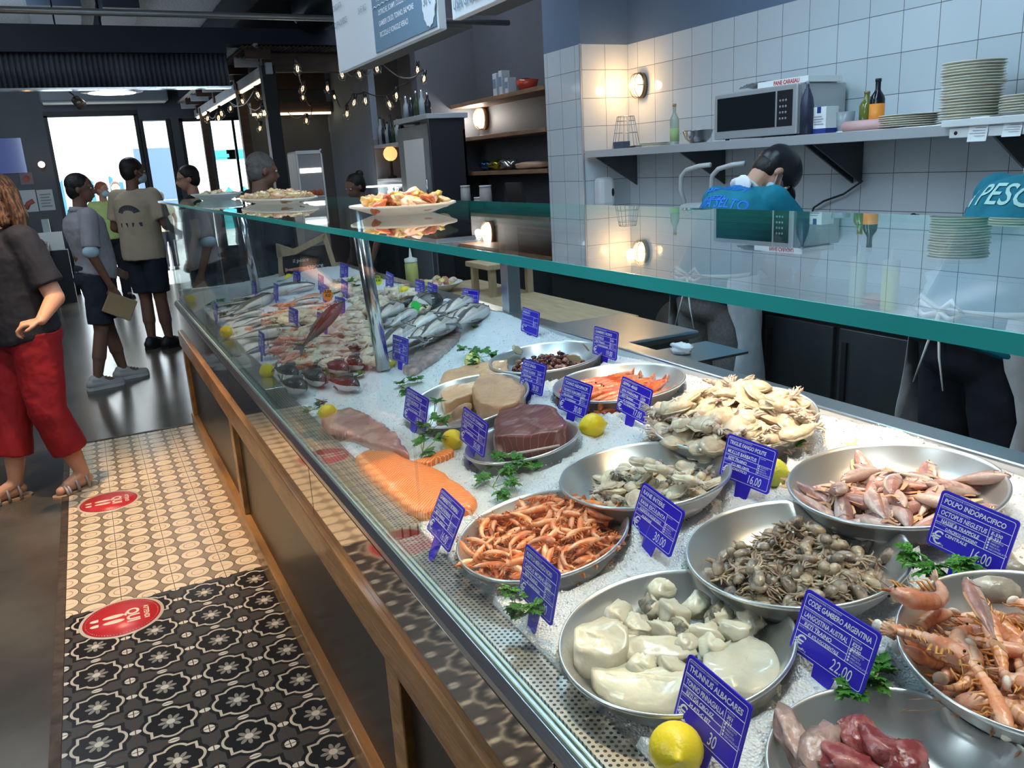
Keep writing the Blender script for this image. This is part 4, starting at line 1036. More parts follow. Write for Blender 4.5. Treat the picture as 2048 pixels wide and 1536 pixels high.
for h, t, lab in (((650, 545), (560, 562), 'dark mackerel at the far left of the second row'), ((660, 610), (540, 625), 'dark blue mackerel lying across the middle'), ((645, 597), (560, 612), 'dark mackerel behind the blue one')):
    fishat(h, t, .03, bass, m_fin, 'mackerel', lab, .18, .14)
brs = [((842, 618), (905, 650)), ((868, 607), (925, 640)), ((895, 600), (940, 625)), ((790, 655), (850, 668)), ((815, 640), (880, 655)), ((845, 648), (905, 668)), ((880, 630), (930, 655)), ((905, 620), (955, 640)), ((770, 680), (830, 668)), ((800, 690), (850, 672)), ((825, 680), (870, 660)), ((925, 625), (970, 640)), ((780, 640), (835, 640)), ((860, 665), (905, 655)), ((760, 610), (800, 640)), ((815, 603), (855, 622))]
for i, (h, t) in enumerate(brs):
    fishat(((t[0]+h[0])/2+ (h[0]-t[0])*.1+38, (t[1]+h[1])/2-22), ((h[0]+t[0])/2-40, (h[1]+t[1])/2+20), .045+.012*(i % 3), bream, m_fin, 'sea_bream', 'pale grey sea bream in the stacked row behind the steel post', .34, .22, roll=.3*(i % 3-1), group='sea bream stacked behind the steel post', Lmax=.27)
for h, t, lab in (((700, 742), (640, 728), 'black-headed fish at the back left of the small front group'), ((655, 765), (600, 745), 'black shiny fish in the middle of the small front group'), ((620, 780), (555, 760), 'black shiny fish head nearest the glass'), ((600, 752), (545, 735), 'black fish at the left corner of the small front group'), ((720, 772), (655, 760), 'dark red-brown fish at the right of the small front group'), ((745, 735), (660, 715), 'mauve fish lying behind the small front group')):
    fishat((h[0]-60 if False else h[0], h[1]), t, .03, [m_bass_back, m_bass_back if 'black' in lab else m_brn, m_bass_bel], m_fin, 'black_fish' if 'black' in lab else 'brown_fish', lab, .34, .26, roll=.7, Lmax=.20)
fishat((690, 598), (600, 698), .06, tunny, m_fin, 'small_tuna', 'large glossy red-brown tuna fish under the orange disc tag', .26, .20, roll=.5, lean=True, Lmax=.32)
reds = [((610, 560), (560, 590), 1), ((632, 572), (575, 585), 1), ((650, 590), (590, 598), 1), ((600, 605), (560, 612), 1)]
for i, (h, t, q) in enumerate(reds): fishat(h, t, .035, red, m_mul_fin, 'red_gurnard', 'red spiny gurnard in the far orange-red group', .24, .2, roll=.3*i, group='red gurnards in the far group', Lmax=.26)
rnd = random.Random(77)
# pink langoustines / red mullets scattered in the middle
zones = [  # (polygon centre px, spread, n, kind)
    ((560, 690), (75, 32), 60, 'pink'), ((560, 725), (60, 18), 22, 'pink'), ((620, 650), (70, 25), 46, 'pale'), ((690, 690), (60, 35), 62, 'pale'), ((640, 712), (55, 14), 34, 'grey'), ((820, 585), (45, 14), 20, 'pale'), ((730, 620), (40, 30), 40, 'pale'), ((600, 625), (60, 22), 30, 'pink'), ((700, 570), (40, 14), 14, 'pale'), ((845, 612), (22, 14), 8, 'pale')]
kinds = {
 'pink': ([big_prawn(.10, .6, 61, True, fm('salmon_pink_shell', (.80, .30, .22), col2=(.85, .52, .42), c2scale=40), m_shr_leg), big_prawn(.09, 1.2, 62, True, MATS['salmon_pink_shell'], m_shr_leg)], 'pink langoustine scattered on the ice in the middle distance', 'pink langoustines on the far ice', 'langoustine'),
 'pale': ([cuttle(.09, 71), cuttle(.10, 72)], 'pale squid and cuttlefish piled on the far ice around the steel post', 'pale squid on the far ice', 'squid'),
 'grey': ([cuttle(.06, 75, True), cuttle(.055, 76, True)], 'small grey squid spread on the ice behind the black-headed fish', 'grey squid on the far ice', 'squid')}
acc = {k: [] for k in kinds}
for (cx, cy), (sx, sy), n, kd in zones:
    for i in range(n):
        px = cx + sx*rnd.uniform(-1, 1); py = cy + sy*rnd.uniform(-1, 1)
        p = onrim(px, py, .018 + rnd.uniform(0, .02))
        if p.x < .60 or p.x > 1.42: continue
        acc[kd].append(TR(p, rx=rnd.uniform(-.4, .4), ry=rnd.uniform(-.25, .25), rz=rnd.uniform(0, 6.28)))
for kd, (pro, lab, grp, cat) in kinds.items():
    for p in pro:
        p['category'] = cat; p.name = {'pink': 'langoustine', 'pale': 'squid', 'grey': 'small_squid'}[kd]
    scatter(pro, acc[kd], grp, lab)
# flat fish and sole at the far left
for h, t, lab in (((545, 582), (470, 600), 'long flat sole at the far left, first from the end'), ((500, 600), (425, 612), 'long flat sole at the far left, beside the parsley'), ((575, 568), (520, 578), 'long flat sole at the far left, behind the blue tag')):
    fishat(h, t, .022, [fm('sole_brown', (.16, .12, .08), .35), MATS['sole_brown'], m_bass_bel], m_fin, 'sole', lab, .36, .06)
fishat((800, 612), (840, 592), .045, [m_bass_back, fm('brassy_skin', (.33, .20, .08), .2), m_bass_bel], m_fin, 'brassy_fish', 'brassy round fish under the lemon behind the bream', .5, .3)
fishat((865, 612), (838, 590), .05, bass, m_fin, 'dark_fish', 'dark round fish beside the brassy one', .5, .3)
# ------------------------------------------------------------------ lemons and parsley
lp = [(0, -1.22), (.10, -1.19), (.17, -1.10), (.36, -.97), (.66, -.76), (.88, -.45), (.98, -.1), (.99, .12), (.90, .45), (.70, .74), (.42, .95), (.22, 1.05), (.14, 1.15), (.07, 1.22), (0, 1.24)]
def lemon(px, py, diam, lab, rx=1.4, rz=0., green=False, half=False, leafy=False):
    s = diam/2; p = onrim(px, py, s*.72)
    t = thing('lemon', lab, 'lemon', M=TR(p, rx=rx, rz=rz))
    prof = [(r_*s, z*s) for r_, z in (lp if not half else [q for q in lp if q[1] <= .12] + [(0.0, .12)])]
    MB().lathe(prof, 28).build('peel', lemon_m if not green else mat('greenish_lemon_peel', (.50, .52, .06), .32, bump=.3, bscale=120), t)
    if half: MB().lathe([(0, .13*s), (.93*s, .125*s), (.93*s, .12*s)], 28).build('cut_face', lemon_flesh, t)
    else: MB().lathe([(0, -1.20*s), (.11*s, -1.19*s), (.13*s, -1.13*s), (.0, -1.1*s)], 8).build('stem_end', mat('lemon_stem', (.30, .33, .10), .6), t)
lemon(1185, 851, .062, 'bright yellow lemon between the two blue tags in the middle', 1.5, 1.2)
lemon(1352, 1498, .066, 'largest lemon, yellow-green, at the bottom edge in front of the blue tag', 1.2, -.6)
lemon(655, 826, .056, 'lemon beside parsley just behind the glass, above the pink fillet', 1.5, .9)
lemon(905, 880, .056, 'lemon partly hidden by the swordfish tag and parsley', 1.4, .2)
lemon(1545, 945, .060, 'greenish lemon half hidden behind the tag of the mullet dish', 1.4, .4, green=True)
lemon(944, 721, .056, 'cut lemon half facing out under the parsley behind the swordfish', 1.0, -1.0, half=True)
lemon(452, 664, .060, 'lemon at the left beside the dark sea bass', 1.4, .3); lemon(810, 583, .058, 'lemon on top of the fish behind the steel post', 1.4, .9)
lemon(534, 742, .056, 'lemon by the glass left of the black-headed fish', 1.5, 2.); lemon(578, 556, .056, 'small lemon beside the chalkboard sign, left', 1.5, 2.); lemon(658, 533, .056, 'lemon half on the far ice right of the chalkboard sign', .4, 2., half=True)
lemon(380, 598, .056, 'lemon at the far left end of the ice', 1.5, 1.); lemon(775, 722, .056, 'flat lemon wedge behind the foot of the steel post', .3, 1., half=True)
lemon(607, 562, .05, 'small lemon between two blue tags at the far end', .3, 1., half=True); lemon(795, 648, .05, 'lemon wedge wedged between the sea bream', .3, 1., half=True)
def leaf_mb(mb, M, s, seed):
    rnd = random.Random(seed)
    for k, a in enumerate((-.9, -.45, 0, .45, .9)):
        l = s*(1.0 if k == 2 else (.85 if k in (1, 3) else .6)); w = l*.26
        pts = [(0, 0, 0), (l*.25, -w*.5, .06*s), (l*.45, -w*1.15, .02*s), (l*.55, -w*.55, .05*s), (l*.74, -w*.95, 0), (l*.82, -w*.35, .02*s), (l, 0, -.06*s),
               (l*.82, w*.35, .02*s), (l*.74, w*.95, 0), (l*.55, w*.55, .05*s), (l*.45, w*1.15, .02*s), (l*.25, w*.5, .06*s)]
        ctr = [(l*.5, 0, .0)]
        mb.add(pts + ctr, [(i, (i+1) % 12, 12) for i in range(12)], 0, False, M @ Matrix.Rotation(a, 4, 'Z') @ Matrix.Rotation(rnd.uniform(-.25, .35), 4, 'Y'))
def parsley(pts, leaves, lab, seed, s=.026, dz=.018):
    """pts: stem pixels with heights; leaves: (px, py, dz) leaf centres"""
    rnd = random.Random(seed)
    P = [onrim(a, b_, c_) for a, b_, c_ in pts]; o = P[0]
    t = thing('parsley_sprig', lab, 'parsley', o)
    sm = MB().tube([p-o for p in P], .0012, 5)
    for (px, py, c_) in leaves:
        q = onrim(px, py, c_); n = min(P, key=lambda v: (v-q).length); sm.tube([n-o, q-o], .0009, 4)
        d = (q-n); ya = math.atan2(d.y, d.x) if d.length > .004 else rnd.random()*6
        for j in range(3):
            lm = MB(); leaf_mb(lm, Matrix.Identity(4), s*1.2*(1 if j == 0 else .8), seed*31+j)
            lm.build('leaf', leaf, t, M=TR(q-o + Vector((0, 0, .002*j)), rx=rnd.uniform(-.5, .5), ry=rnd.uniform(-.5, .2), rz=ya+(0, 1.1, -1.1)[j]))
    sm.build('stem', stem_m, t)
parsley([(870, 800, .06), (868, 830, .05), (850, 870, .03), (845, 905, .015)], [(873, 805, .075), (868, 840, .06), (882, 845, .05), (855, 868, .04), (872, 880, .04), (842, 888, .03), (852, 905, .02), (848, 850, .04)], 'large parsley sprig left of the swordfish tag beside the lemon', 1, .030)
parsley([(1070, 935, .03), (1020, 930, .03), (1000, 945, .02), (985, 975, .012)], [(1000, 915, .03), (1025, 918, .04), (1048, 928, .035), (1068, 938, .02), (990, 935, .02), (968, 962, .015), (1000, 985, .015), (1010, 940, .03), (1015, 965, .02)], 'parsley sprig lying on the ice in front of the tuna dish', 2, .030)
parsley([(1025, 1175, .05), (1030, 1205, .02), (1060, 1225, .015)], [(1022, 1180, .05), (1028, 1215, .02), (1050, 1228, .02), (1068, 1210, .04), (1045, 1215, .03), (1060, 1195, .03)], 'parsley sprig in front of the tag of the shrimp dish', 3, .024)
parsley([(945, 700, .03), (960, 715, .03), (975, 730, .02)], [(928, 700, .03), (945, 700, .04), (955, 705, .04), (968, 705, .04), (980, 712, .03), (950, 728, .03), (965, 735, .02), (955, 715, .05)], 'parsley bunch on the cut lemon behind the swordfish dish', 4, .030)
parsley([(835, 765, .02), (815, 768, .02), (800, 772, .01)], [(835, 758, .02), (818, 760, .02), (800, 768, .015), (810, 780, .01)], 'parsley sprig at the left rim of the swordfish dish', 5, .028)
parsley([(728, 750, .01), (705, 758, .01), (680, 765, .01)], [(725, 748, .015), (705, 755, .012), (690, 764, .012), (678, 758, .012)], 'parsley sprig right of the black-headed fish', 6, .030)
parsley([(650, 808, .02), (625, 820, .02), (612, 825, .01)], [(645, 805, .03), (632, 812, .03), (618, 820, .02), (612, 828, .015), (640, 818, .02)], 'parsley sprig left of the lemon just behind the glass', 7, .028)
parsley([(1830, 1110, .06), (1860, 1140, .05), (1920, 1125, .05), (1965, 1140, .05)], [(1825, 1105, .07), (1850, 1140, .06), (1870, 1135, .06), (1925, 1122, .07), (1950, 1130, .06), (1965, 1150, .05)], 'bright parsley sprig in front of the octopus tag', 8, .030)
parsley([(1755, 1350, .02), (1720, 1380, .01)], [(1758, 1345, .02), (1748, 1362, .02), (1708, 1385, .015), (1745, 1330, .02)], 'parsley sprig behind the argentine prawn tag', 9, .030)
parsley([(1590, 885, .03), (1560, 895, .02)], [(1575, 890, .03), (1560, 895, .03), (1590, 885, .035)], 'parsley leaf behind the tag of the mullet dish', 10, .028)
parsley([(1098, 742, .01), (1125, 748, .01)], [(1100, 743, .015), (1112, 748, .012)], 'small parsley leaf between the two back dishes', 11, .022)
parsley([(640, 742, .02), (655, 750, .02)], [(635, 745, .03), (650, 742, .03), (660, 748, .03)], 'parsley on the black-headed fish', 12, .026)
parsley([(600, 690, .03), (610, 698, .03)], [(605, 698, .04), (598, 692, .04)], 'parsley dot on the pink langoustines', 13, .026)
parsley([(425, 612, .02), (445, 625, .02)], [(420, 608, .02), (430, 615, .02), (445, 628, .02), (455, 612, .02), (440, 603, .02), (490, 600, .02)], 'dark parsley bunch at the far left of the ice', 14, .036)
parsley([(945, 655, .03), (960, 650, .02)], [(945, 655, .03), (965, 652, .02)], 'parsley at the tip of the silver fillet', 15, .03)
parsley([(838, 605, .05), (850, 612, .05)], [(838, 603, .06), (848, 612, .06)], 'parsley on top of the dark round fish', 16, .026)
parsley([(700, 560, .03), (715, 570, .03)], [(700, 560, .04), (712, 572, .04), (695, 580, .03)], 'parsley left of the steel post near the tags', 17, .035)
parsley([(640, 535, .03), (620, 548, .03)], [(640, 538, .04), (622, 548, .03)], 'parsley in front of the chalkboard sign', 18, .03)
# ------------------------------------------------------------------ blue price tags
TAGS = {
'cooked': (.502, 1.367, -.007, .447, -.034, 'GAMBERETTI BOREALI|PANDALUS BOREALIS|RETI TRAINO|27 ATL. NORD EST||16.00|', 'blue price tag at the left of the shrimp dish, by the glass'),
'crab': (.535, 1.039, -.037, .224, 0., 'FILETTI DI MERLUZZO NORD|GADUS MORHUA|RETI TRAINO|27 I NORVEGIA||24.00|E330 E331', 'blue price tag in front of the shrimp dish, behind parsley'),
'rane': (.796, 1.086, .048, .253, -.151, 'RANE INTERE|RANA ESCULENTA|ALLEVATA IN ACQUE DOLCI|ALBANIA||30.00|', 'blue price tag reading 30.00 between shrimp and baby octopus dishes'),
'triglie': (1.058, 1.136, .184, .23, -.07, 'TRIGLIE FANGO POLITE|MULLUS BARBATUS|RETI TRAINO|37.2.1 MED. CENTR.|ADRIATICO|16,00|', 'blue price tag reading 16,00 left of the mullet dish'),
'polpo': (1.122, .721, .076, .207, -.102, 'POLPO INDOPACIFICO|OCTOPUS NEGLETUS|NASSE & TRAPPOLE|O.PACIFICO OCCIDENT.|CENTRALE|16.00|E-330 E-331', 'blue price tag in front of the mullet dish at the right edge'),
'code': (.762, .662, .06, .244, -.094, 'CODE GAMBERO ARGENTINA|LANGOSTINA AUSTRAL|RETI TRAINO|41 ATL.S.OCCIDENTALE||22.00|E223 E330', 'blue price tag reading 22.00 left of the large prawn dish'),
'tonno': (.554, .655, -.037, .265, -.02, 'THUNNUS ALBACARES|TONNO PINNAGIALLA|RETI DA CIRCUIZ.|34 ATL-C EST||30|301 331', 'blue price tag reading 30 behind the big lemon at the bottom'),
'seppia': (1.125, 1.608, .091, .191, -.118, 'SEPPIA 40/60|SEPIA PHARAONIS|RETI TRAINO|51 O.INDIANO|OCCIDENTALE|17,00|E330 E331', 'blue price tag reading 17,00 at the left of the white cuttlefish heap'),
'tuna': (1.037, 1.747, .12, .30, -.04, 'TONNO INDOPACIF.|THUNNUS ALBACARES|PALANGARI|51 O.INDIANO||30.00|E330 E331', 'blue price tag reading 30.00 behind the middle lemon'),
'sword': (.748, 1.742, .113, .121, -.168, 'FILETTO DI TONNO|THUNNUS|RETI|ATLANTICO||30.00|', 'blue price tag in front of the swordfish steak, beside a lemon'),
'left': (.707, 2.032, .174, .167, -.124, 'FILETTI DI PERSICO|LATES NILOTICUS|RETI|LAGO VITTORIA||18.00|', 'faint blue price tag at the left rim of the swordfish dish'),
'octo': (1.049, 1.991, .096, .248, -.012, 'PESCE SPADA|XIPHIAS GLADIUS|PALANGARI|34 ATL. C. EST||28.00|E330', 'blue price tag reading 28.00 behind the swordfish block'),
'gamb': (1.368, 2.09, .104, .096, -.044, 'GAMBERO ROSSO|ARISTEUS|RETI TRAINO|37 MEDITERRANEO||19.00|E223', 'blue price tag reading 19.00 between the two back dishes beside the scale'),
'far1': (1.362, 2.57, .052, .123, -.058, 'INSALATA||||30.00|', 'blue price tag standing alone in the ice behind the octopus salad'),
'f2': (1.402, 3.175, .195, .132, -.028, 'ORATE|SPARUS AURATA|ALLEVATO|GRECIA||12.00|', 'blue price tag behind the pale sea bream'),
}
TW, TH = .117, .089
def rrect(x0, y0, x1, y1, r, n=4):
    P = []
    for cx, cy, a0 in ((x1-r, y1-r, 0), (x0+r, y1-r, PI/2), (x0+r, y0+r, PI), (x1-r, y0+r, 1.5*PI)):
        for k in range(n+1): a = a0+PI/2*k/n; P.append((cx+r*math.cos(a), cy+r*math.sin(a)))
    return P
def tag_frame(cx, cy, yaw, lean, roll, stem=.022):
    R = Vector((math.sin(yaw), -math.cos(yaw), 0)); N = Vector((-math.cos(yaw), -math.sin(yaw), 0))
    U = Vector((0, 0, math.cos(lean))) - N*math.sin(lean)
    R2 = R*math.cos(roll) + U*math.sin(roll); U2 = U*math.cos(roll) - R*math.sin(roll); N2 = R2.cross(U2)
    return frame((cx, cy, zice(cx)+stem), R2, U2, N2)
def strokes(mb, x, y, w, h, seed):
    rnd = random.Random(seed); k = int(w/(h*.55))
    for i in range(k):
        if rnd.random() < .12: continue
        a = x+i*h*.55; mb.box((a, y, .0016), (a+h*.12, y+h*rnd.uniform(.7, 1), .0019)); mb.box((a, y+h*rnd.choice((0, .45, .85)), .0016), (a+h*.42, y+h*rnd.choice((.1, .95))*1.0, .0019)) if rnd.random() < .4 else mb.box((a+h*.1, y+h*.4, .0016), (a+h*.4, y+h*.55, .0019))
def make_tag(M, fields, lab, fine=True, w=TW, h=TH, seed=0):
    t = thing('price_tag', lab, 'price tag', M=M)
    mb = MB(); mb.prism(rrect(-w/2, 0, w/2, h, .006), -.0012, .0012)
    mb.prism([(-.016, .001), (-.013, -.035), (0, -.045), (.013, -.035), (.018, .001)], -.0011, .0011)
    mb.build('board', tagblue, t)
    ln = MB(); o_ = rrect(-w/2+.004, .004, w/2-.004, h-.004, .004); i_ = rrect(-w/2+.0048, .0048, w/2-.0048, h-.0048, .0036); n = len(o_)
    ln.add([(p[0], p[1], .0015) for p in o_] + [(p[0], p[1], .0015) for p in i_], [(k, (k+1) % n, n+(k+1) % n, n+k) for k in range(n)])
    def hl(y, x0=-w/2+.004, x1=w/2-.004, th=.0007): ln.box((x0, y-th/2, .0012), (x1, y+th/2, .0016))
    def vl(x, y0, y1): ln.box((x-.00035, y0, .0012), (x+.00035, y1, .0016))
    X0 = -w/2+.006; cx = w*.20
    hl(h*.735); hl(h*.555, x1=w/2-.004); hl(h*.445, x1=cx); hl(h*.335)
    vl(cx, h*.335, h*.735)
    ln.build('printed_line', chalk, t)
    tx = MB(); f = (fields.split('|') + ['']*7)[:7]
    if fine:
        put_text(tx, 'DENOMINAZIONE COMMERCIALE', X0, h*.905, .0015, .0035)
        put_text(tx, f[0], X0+.002, h*.79, .0015, .0108, sx=min(1., .102/max(.001, .0063*len(f[0])))*.92, shear=.12, bold=.00025)
        put_text(tx, 'DENOMINAZIONE SCIENTIFICA', X0, h*.695, .0015, .0032)
        put_text(tx, f[1], X0+.002, h*.59, .0015, .0100, sx=min(1., .070/max(.001, .0060*len(f[1]))), shear=.15, bold=.0002)
        put_text(tx, 'METODO DI CATTURA', X0, h*.520, .0015, .0028)
        put_text(tx, f[2], X0+.006, h*.455, .0015, .0075, sx=min(1., .066/max(.001, .0046*len(f[2]))), shear=.15, bold=.0002)
        put_text(tx, 'ZONA F.A.O.', X0, h*.405, .0015, .0028)
        put_text(tx, f[3], X0+.016, h*.345, .0015, .0068, sx=min(1., .056/max(.001, .0042*len(f[3]))), shear=.15, bold=.0002)
        if f[4]: put_text(tx, f[4], X0+.018, h*.25, .0015, .0070, shear=.15, bold=.0002)
        put_text(tx, '\u20ac', X0-.001, h*.075, .0015, .028, bold=.0002)
        put_text(tx, 'al Kg', X0+.012, h*.075, .0015, .0042)
        put_text(tx, f[5], .006, h*.09, .0015, .0235, sx=.62, shear=.12)
        put_text(tx, 'ADDITIVI', cx+.002, h*.69, .0015, .0030)
        for k, q in enumerate(f[6].split()): put_text(tx, q, cx+.003, h*(.625-.075*k) - .001, .0015, .0070, shear=.15, bold=.0002)
        for k, q in enumerate(('ALLEVATO', 'FRESCO', 'PESCATO', 'DECONGELATO')): put_text(tx, q, cx+.0065, h*(.510-.048*k), .0015, .0036)
        for k in range(4): tx.box((cx+.002, h*(.51-.048*k), .0014), (cx+.0048, h*(.51-.048*k)+.0028, .0016))
    else:
        rnd = random.Random(seed)
        strokes(tx, X0, h*.79, w*rnd.uniform(.5, .85), .0095, seed); strokes(tx, X0, h*.60, w*.5, .0085, seed+1); strokes(tx, X0+.01, h*.46, w*.4, .006, seed+2); strokes(tx, X0+.01, h*.35, w*.45, .006, seed+3)
        put_text(tx, '\u20ac', X0, h*.09, .0015, .024); put_text(tx, f[5] or '18.00', .006, h*.09, .0015, .0225, sx=.62, shear=.12)
        strokes(tx, cx+.003, h*.60, .024, .006, seed+5); strokes(tx, cx+.003, h*.46, .024, .005, seed+6)
    tx.build('lettering', chalk, t)
    return t
for k, (cx, cy, ya, le, ro, fl, lab) in TAGS.items():
    f_ = .955 if k == 'polpo' else 1.      # stands just in front of the raised dish
    make_tag(tag_frame(cx*f_, cy*f_, ya, le, ro, .022 if f_ == 1 else .048), fl, lab)
# small far tags: (px top-left, px bottom-right, price, label, narrowness)
FAR = [(830, 545, 848, 598, '13.00', 'edge-on blue price tag standing left of the round lemon fish', 1.1), (855, 563, 872, 606, '11.00', 'blue price tag just right of the edge-on one', .8), (770, 545, 787, 580, '14.00', 'blue price tag behind the yellow starburst tag', .5),
 (789, 683, 812, 725, '9.90', 'faint blue price tag at the lower left of the silver fillet', .5), (678, 523, 698, 558, '15.00', 'blue price tag farthest back, right of the chalkboard', .6), (680, 566, 697, 595, '16.00', 'blue price tag above the pair near the orange disc', .5),
 (666, 590, 694, 634, '21.00', 'larger blue price tag right of the orange disc', .1), (633, 548, 650, 582, '17.00', 'blue price tag left of the farthest two', .6), (643, 573, 661, 606, '17.50', 'blue price tag overlapping behind the orange disc', .5),
 (582, 540, 606, 572, '18.00', 'blue price tag right in front of the chalkboard', .2), (577, 622, 597, 656, '10.00', 'blue price tag in the middle of the pale squid', .9), (633, 628, 655, 670, '12.00', 'purple-blue tag behind the yellow disc', .9),
 (516, 658, 531, 708, '8.00', 'blue price tag by the pink langoustines near the glass', 1.15), (500, 558, 516, 594, '19.00', 'blue price tag beside the far soles', .5), (424, 598, 440, 640, '20.00', 'blue price tag nearest the far left lemon', 1.1), (546, 566, 558, 600, '9.00', 'narrow blue price tag between the soles and the red gurnards', 1.1)]
for i, (x0, y0, x1, y1, pr_, lab, ya) in enumerate(FAR):
    p = onrim((x0+x1)/2, y1+2, .02)
    make_tag(tag_frame(p.x, p.y, .0 if x1-x0 < 20 else .12, .12, -.04*(i % 3), .026), '|||||'+pr_, lab, False, seed=i)
# round fluorescent discs
def disc(px, py, d, m, lab, lines, star=False, ya=.35):
    p = onrim(px, py+18, .0); F_ = tag_frame(p.x, p.y, ya, .1, 0, .075)
    t = thing('round_price_disc', lab, 'price tag', M=F_)
    n = 24; P = [(d/2*(1 if (not star or k % 2) else .86)*math.cos(2*PI*k/n)*.9, d/2*(1 if (not star or k % 2) else .86)*math.sin(2*PI*k/n)) for k in range(n)]
    MB().prism(P, -.001, .001).build('disc', m, t); MB().tube([(0, -d*.45, 0), (0, -.085, -.002)], .0012, 5).build('pin', chalk, t)
    tx = MB()
    for k, s in enumerate(lines): put_text(tx, s, 0, d*.18-k*d*.30, .0014, d*.30, align='CENTER', shear=.2, bold=.0006)
    tx.build('lettering', blackm, t)
fy = mat('fluorescent_yellow_card', (.80, .88, .03), .6); fo = mat('fluorescent_orange_card', (.95, .28, .02), .6); fg = mat('fluorescent_green_card', (.05, .80, .12), .6)
disc(652, 655, .06, fy, 'round fluorescent yellow disc with handwriting on a pin', ('SOLO', 'PESCE', 'NOSTRO')); disc(659, 602, .066, fo, 'orange fluorescent oval disc on the small tuna', ('5,50', 'KG'), True, .9); disc(759, 571, .055, fy, 'yellow starburst disc behind the steel post', ('PESCE', '9,90'), True, .9)
disc(834, 629, .05, fg, 'green fluorescent oval disc among the sea bream', ('',), True, 1.2)
# chalkboard sign at the far end
p = onrim(625, 548, .0)
t = thing('chalkboard_sign', 'pale wood framed chalkboard sign with pointed corner at the far end of the ice', 'sign', M=frame((p.x-.03, p.y, p.z-.01), (.93, -.36, .06), (-.12, -.1, .98), (-.36, -.92, -.13)))
MB().box((-.15, .0, -.01), (.17, .19, -.004)).build('board', mat('chalkboard', (.015, .018, .018), .7), t)
fm_ = MB(); W2 = .02
fm_.prism([(.17, 0), (.20, 0), (.17, .27), (.14, .25)], -.014, .012); fm_.prism([(.17, .27), (-.06, .19), (-.16, .24), (-.17, .15), (-.05, .155), (.145, .225)], -.014, .012); fm_.prism([(-.15, .24), (-.19, .0), (-.16, .0), (-.135, .17)], -.014, .012); fm_.prism([(-.18, -.01), (.2, -.01), (.2, .02), (-.18, .02)], -.014, .012)
fm_.build('frame', wood_lt, t)
tx = MB(); put_text(tx, 'il pesce', -.08, .10, .0, .035, shear=.2); put_text(tx, 'sapore', .0, .05, .0, .04, shear=.2); tx.build('lettering', chalk, t)
p = onrim(600, 545, .03)
t = fish_thing('orange_lobster', 'orange langoustine lying under the chalkboard sign', 'langoustine', .05, .02, .012, red, m_mul_fin) if False else dup(pr[0] if False else kinds['pink'][0][0], TR(p + Vector((0, 0, .02)), rz=2.6, s=1.5), 'large orange langoustine lying in front of the chalkboard sign')
if 'group' in t: del t['group']
# ------------------------------------------------------------------ kitchen behind the counter
SZ = 1.655
t = thing('steel_wall_shelf', 'long stainless steel wall shelf on triangular brackets along the tiled wall', 'shelf', (3.53, 2.6, SZ))
MB().box((-.20, -3.6, -.035), (.195, 2.66, 0)).build('shelf_board', steel, t, bevel=.004)
MB().box((-.205, -3.6, -.045), (-.195, 2.66, .004)).build('front_lip', lip_steel, t, bevel=.002)
for px, x0 in ((1272, -.17), (1448, -.17), (1705, -.17), (1722, -.17), (2075, -.15)):
    yb = at(px, 330, X=3.72).y - 2.6
    mb = MB(); vs = [(x0, yb-.006, -.045), (.195, yb-.006, -.045), (.195, yb-.006, -.26), (x0, yb+.006, -.045), (.195, yb+.006, -.045), (.195, yb+.006, -.26)]
    mb.add(vs, [(0, 2, 1), (3, 4, 5), (0, 1, 4, 3), (1, 2, 5, 4), (2, 0, 3, 5)]); mb.build('bracket', dark_steel, t)
t = thing('ticket_rail', 'white metal ticket rail fixed along the front of the steel shelf at right', 'rail', (3.31, 1.4, SZ+.02))
MB().box((-.02, -2.4, -.03), (.0, .99, .0)).build('upper_rail', white_pl, t, bevel=.003); MB().box((-.004, -2.4, -.075), (.004, .96, -.035)).build('lower_rail', white_pl, t, bevel=.002)
mb = MB(); mb.tube([(-.006, .93, -.055), (.0, .93, -.055)], .008, 10); mb.build('screw', blackm, t)
for px, py0, py1, lab, rz in ((1953, 235, 282, 'hanging paper receipt with printed lines, left of the two', .06), (2022, 232, 272, 'curled paper receipt hanging at the far right of the ticket rail', -.1)):
    a = at(px-17, py0, X=3.29); b_ = at(px+17, py1, X=3.29)
    t = thing('paper_receipt', lab, 'receipt', (3.3095, (a.y+b_.y)/2, a.z)); h = a.z-b_.z; w = abs(a.y-b_.y)/2
    mb = MB(); n = 8; vs = []
    for i in range(n+1):
        z = -h*i/n; off = -.004 - .012*(i/n)**2
        vs += [(off, -w, z), (off, w, z), (off+.0015, -w, z), (off+.0015, w, z)]
    fs = []
    for i in range(n): o = 4*i; fs += [(o, o+1, o+5, o+4), (o+2, o+6, o+7, o+3), (o, o+4, o+6, o+2), (o+1, o+3, o+7, o+5)]
    mb.add(vs, fs, 0, False); mb.build('sheet', paper, t)
    mb = MB()
    for k in range(7): z = -h*(.12+.11*k); o = -.006-.012*(.12+.11*k)**2; mb.box((o-.0012, -w*.8, z), (o, w*(.3+.5*((k*7) % 3)/2), z+h*.02))
    mb.build('print', mat('grey_ink', (.3, .3, .35), .8), t)
def on_shelf(px, py=250, X_=3.5): return at(px, py, X=X_).y
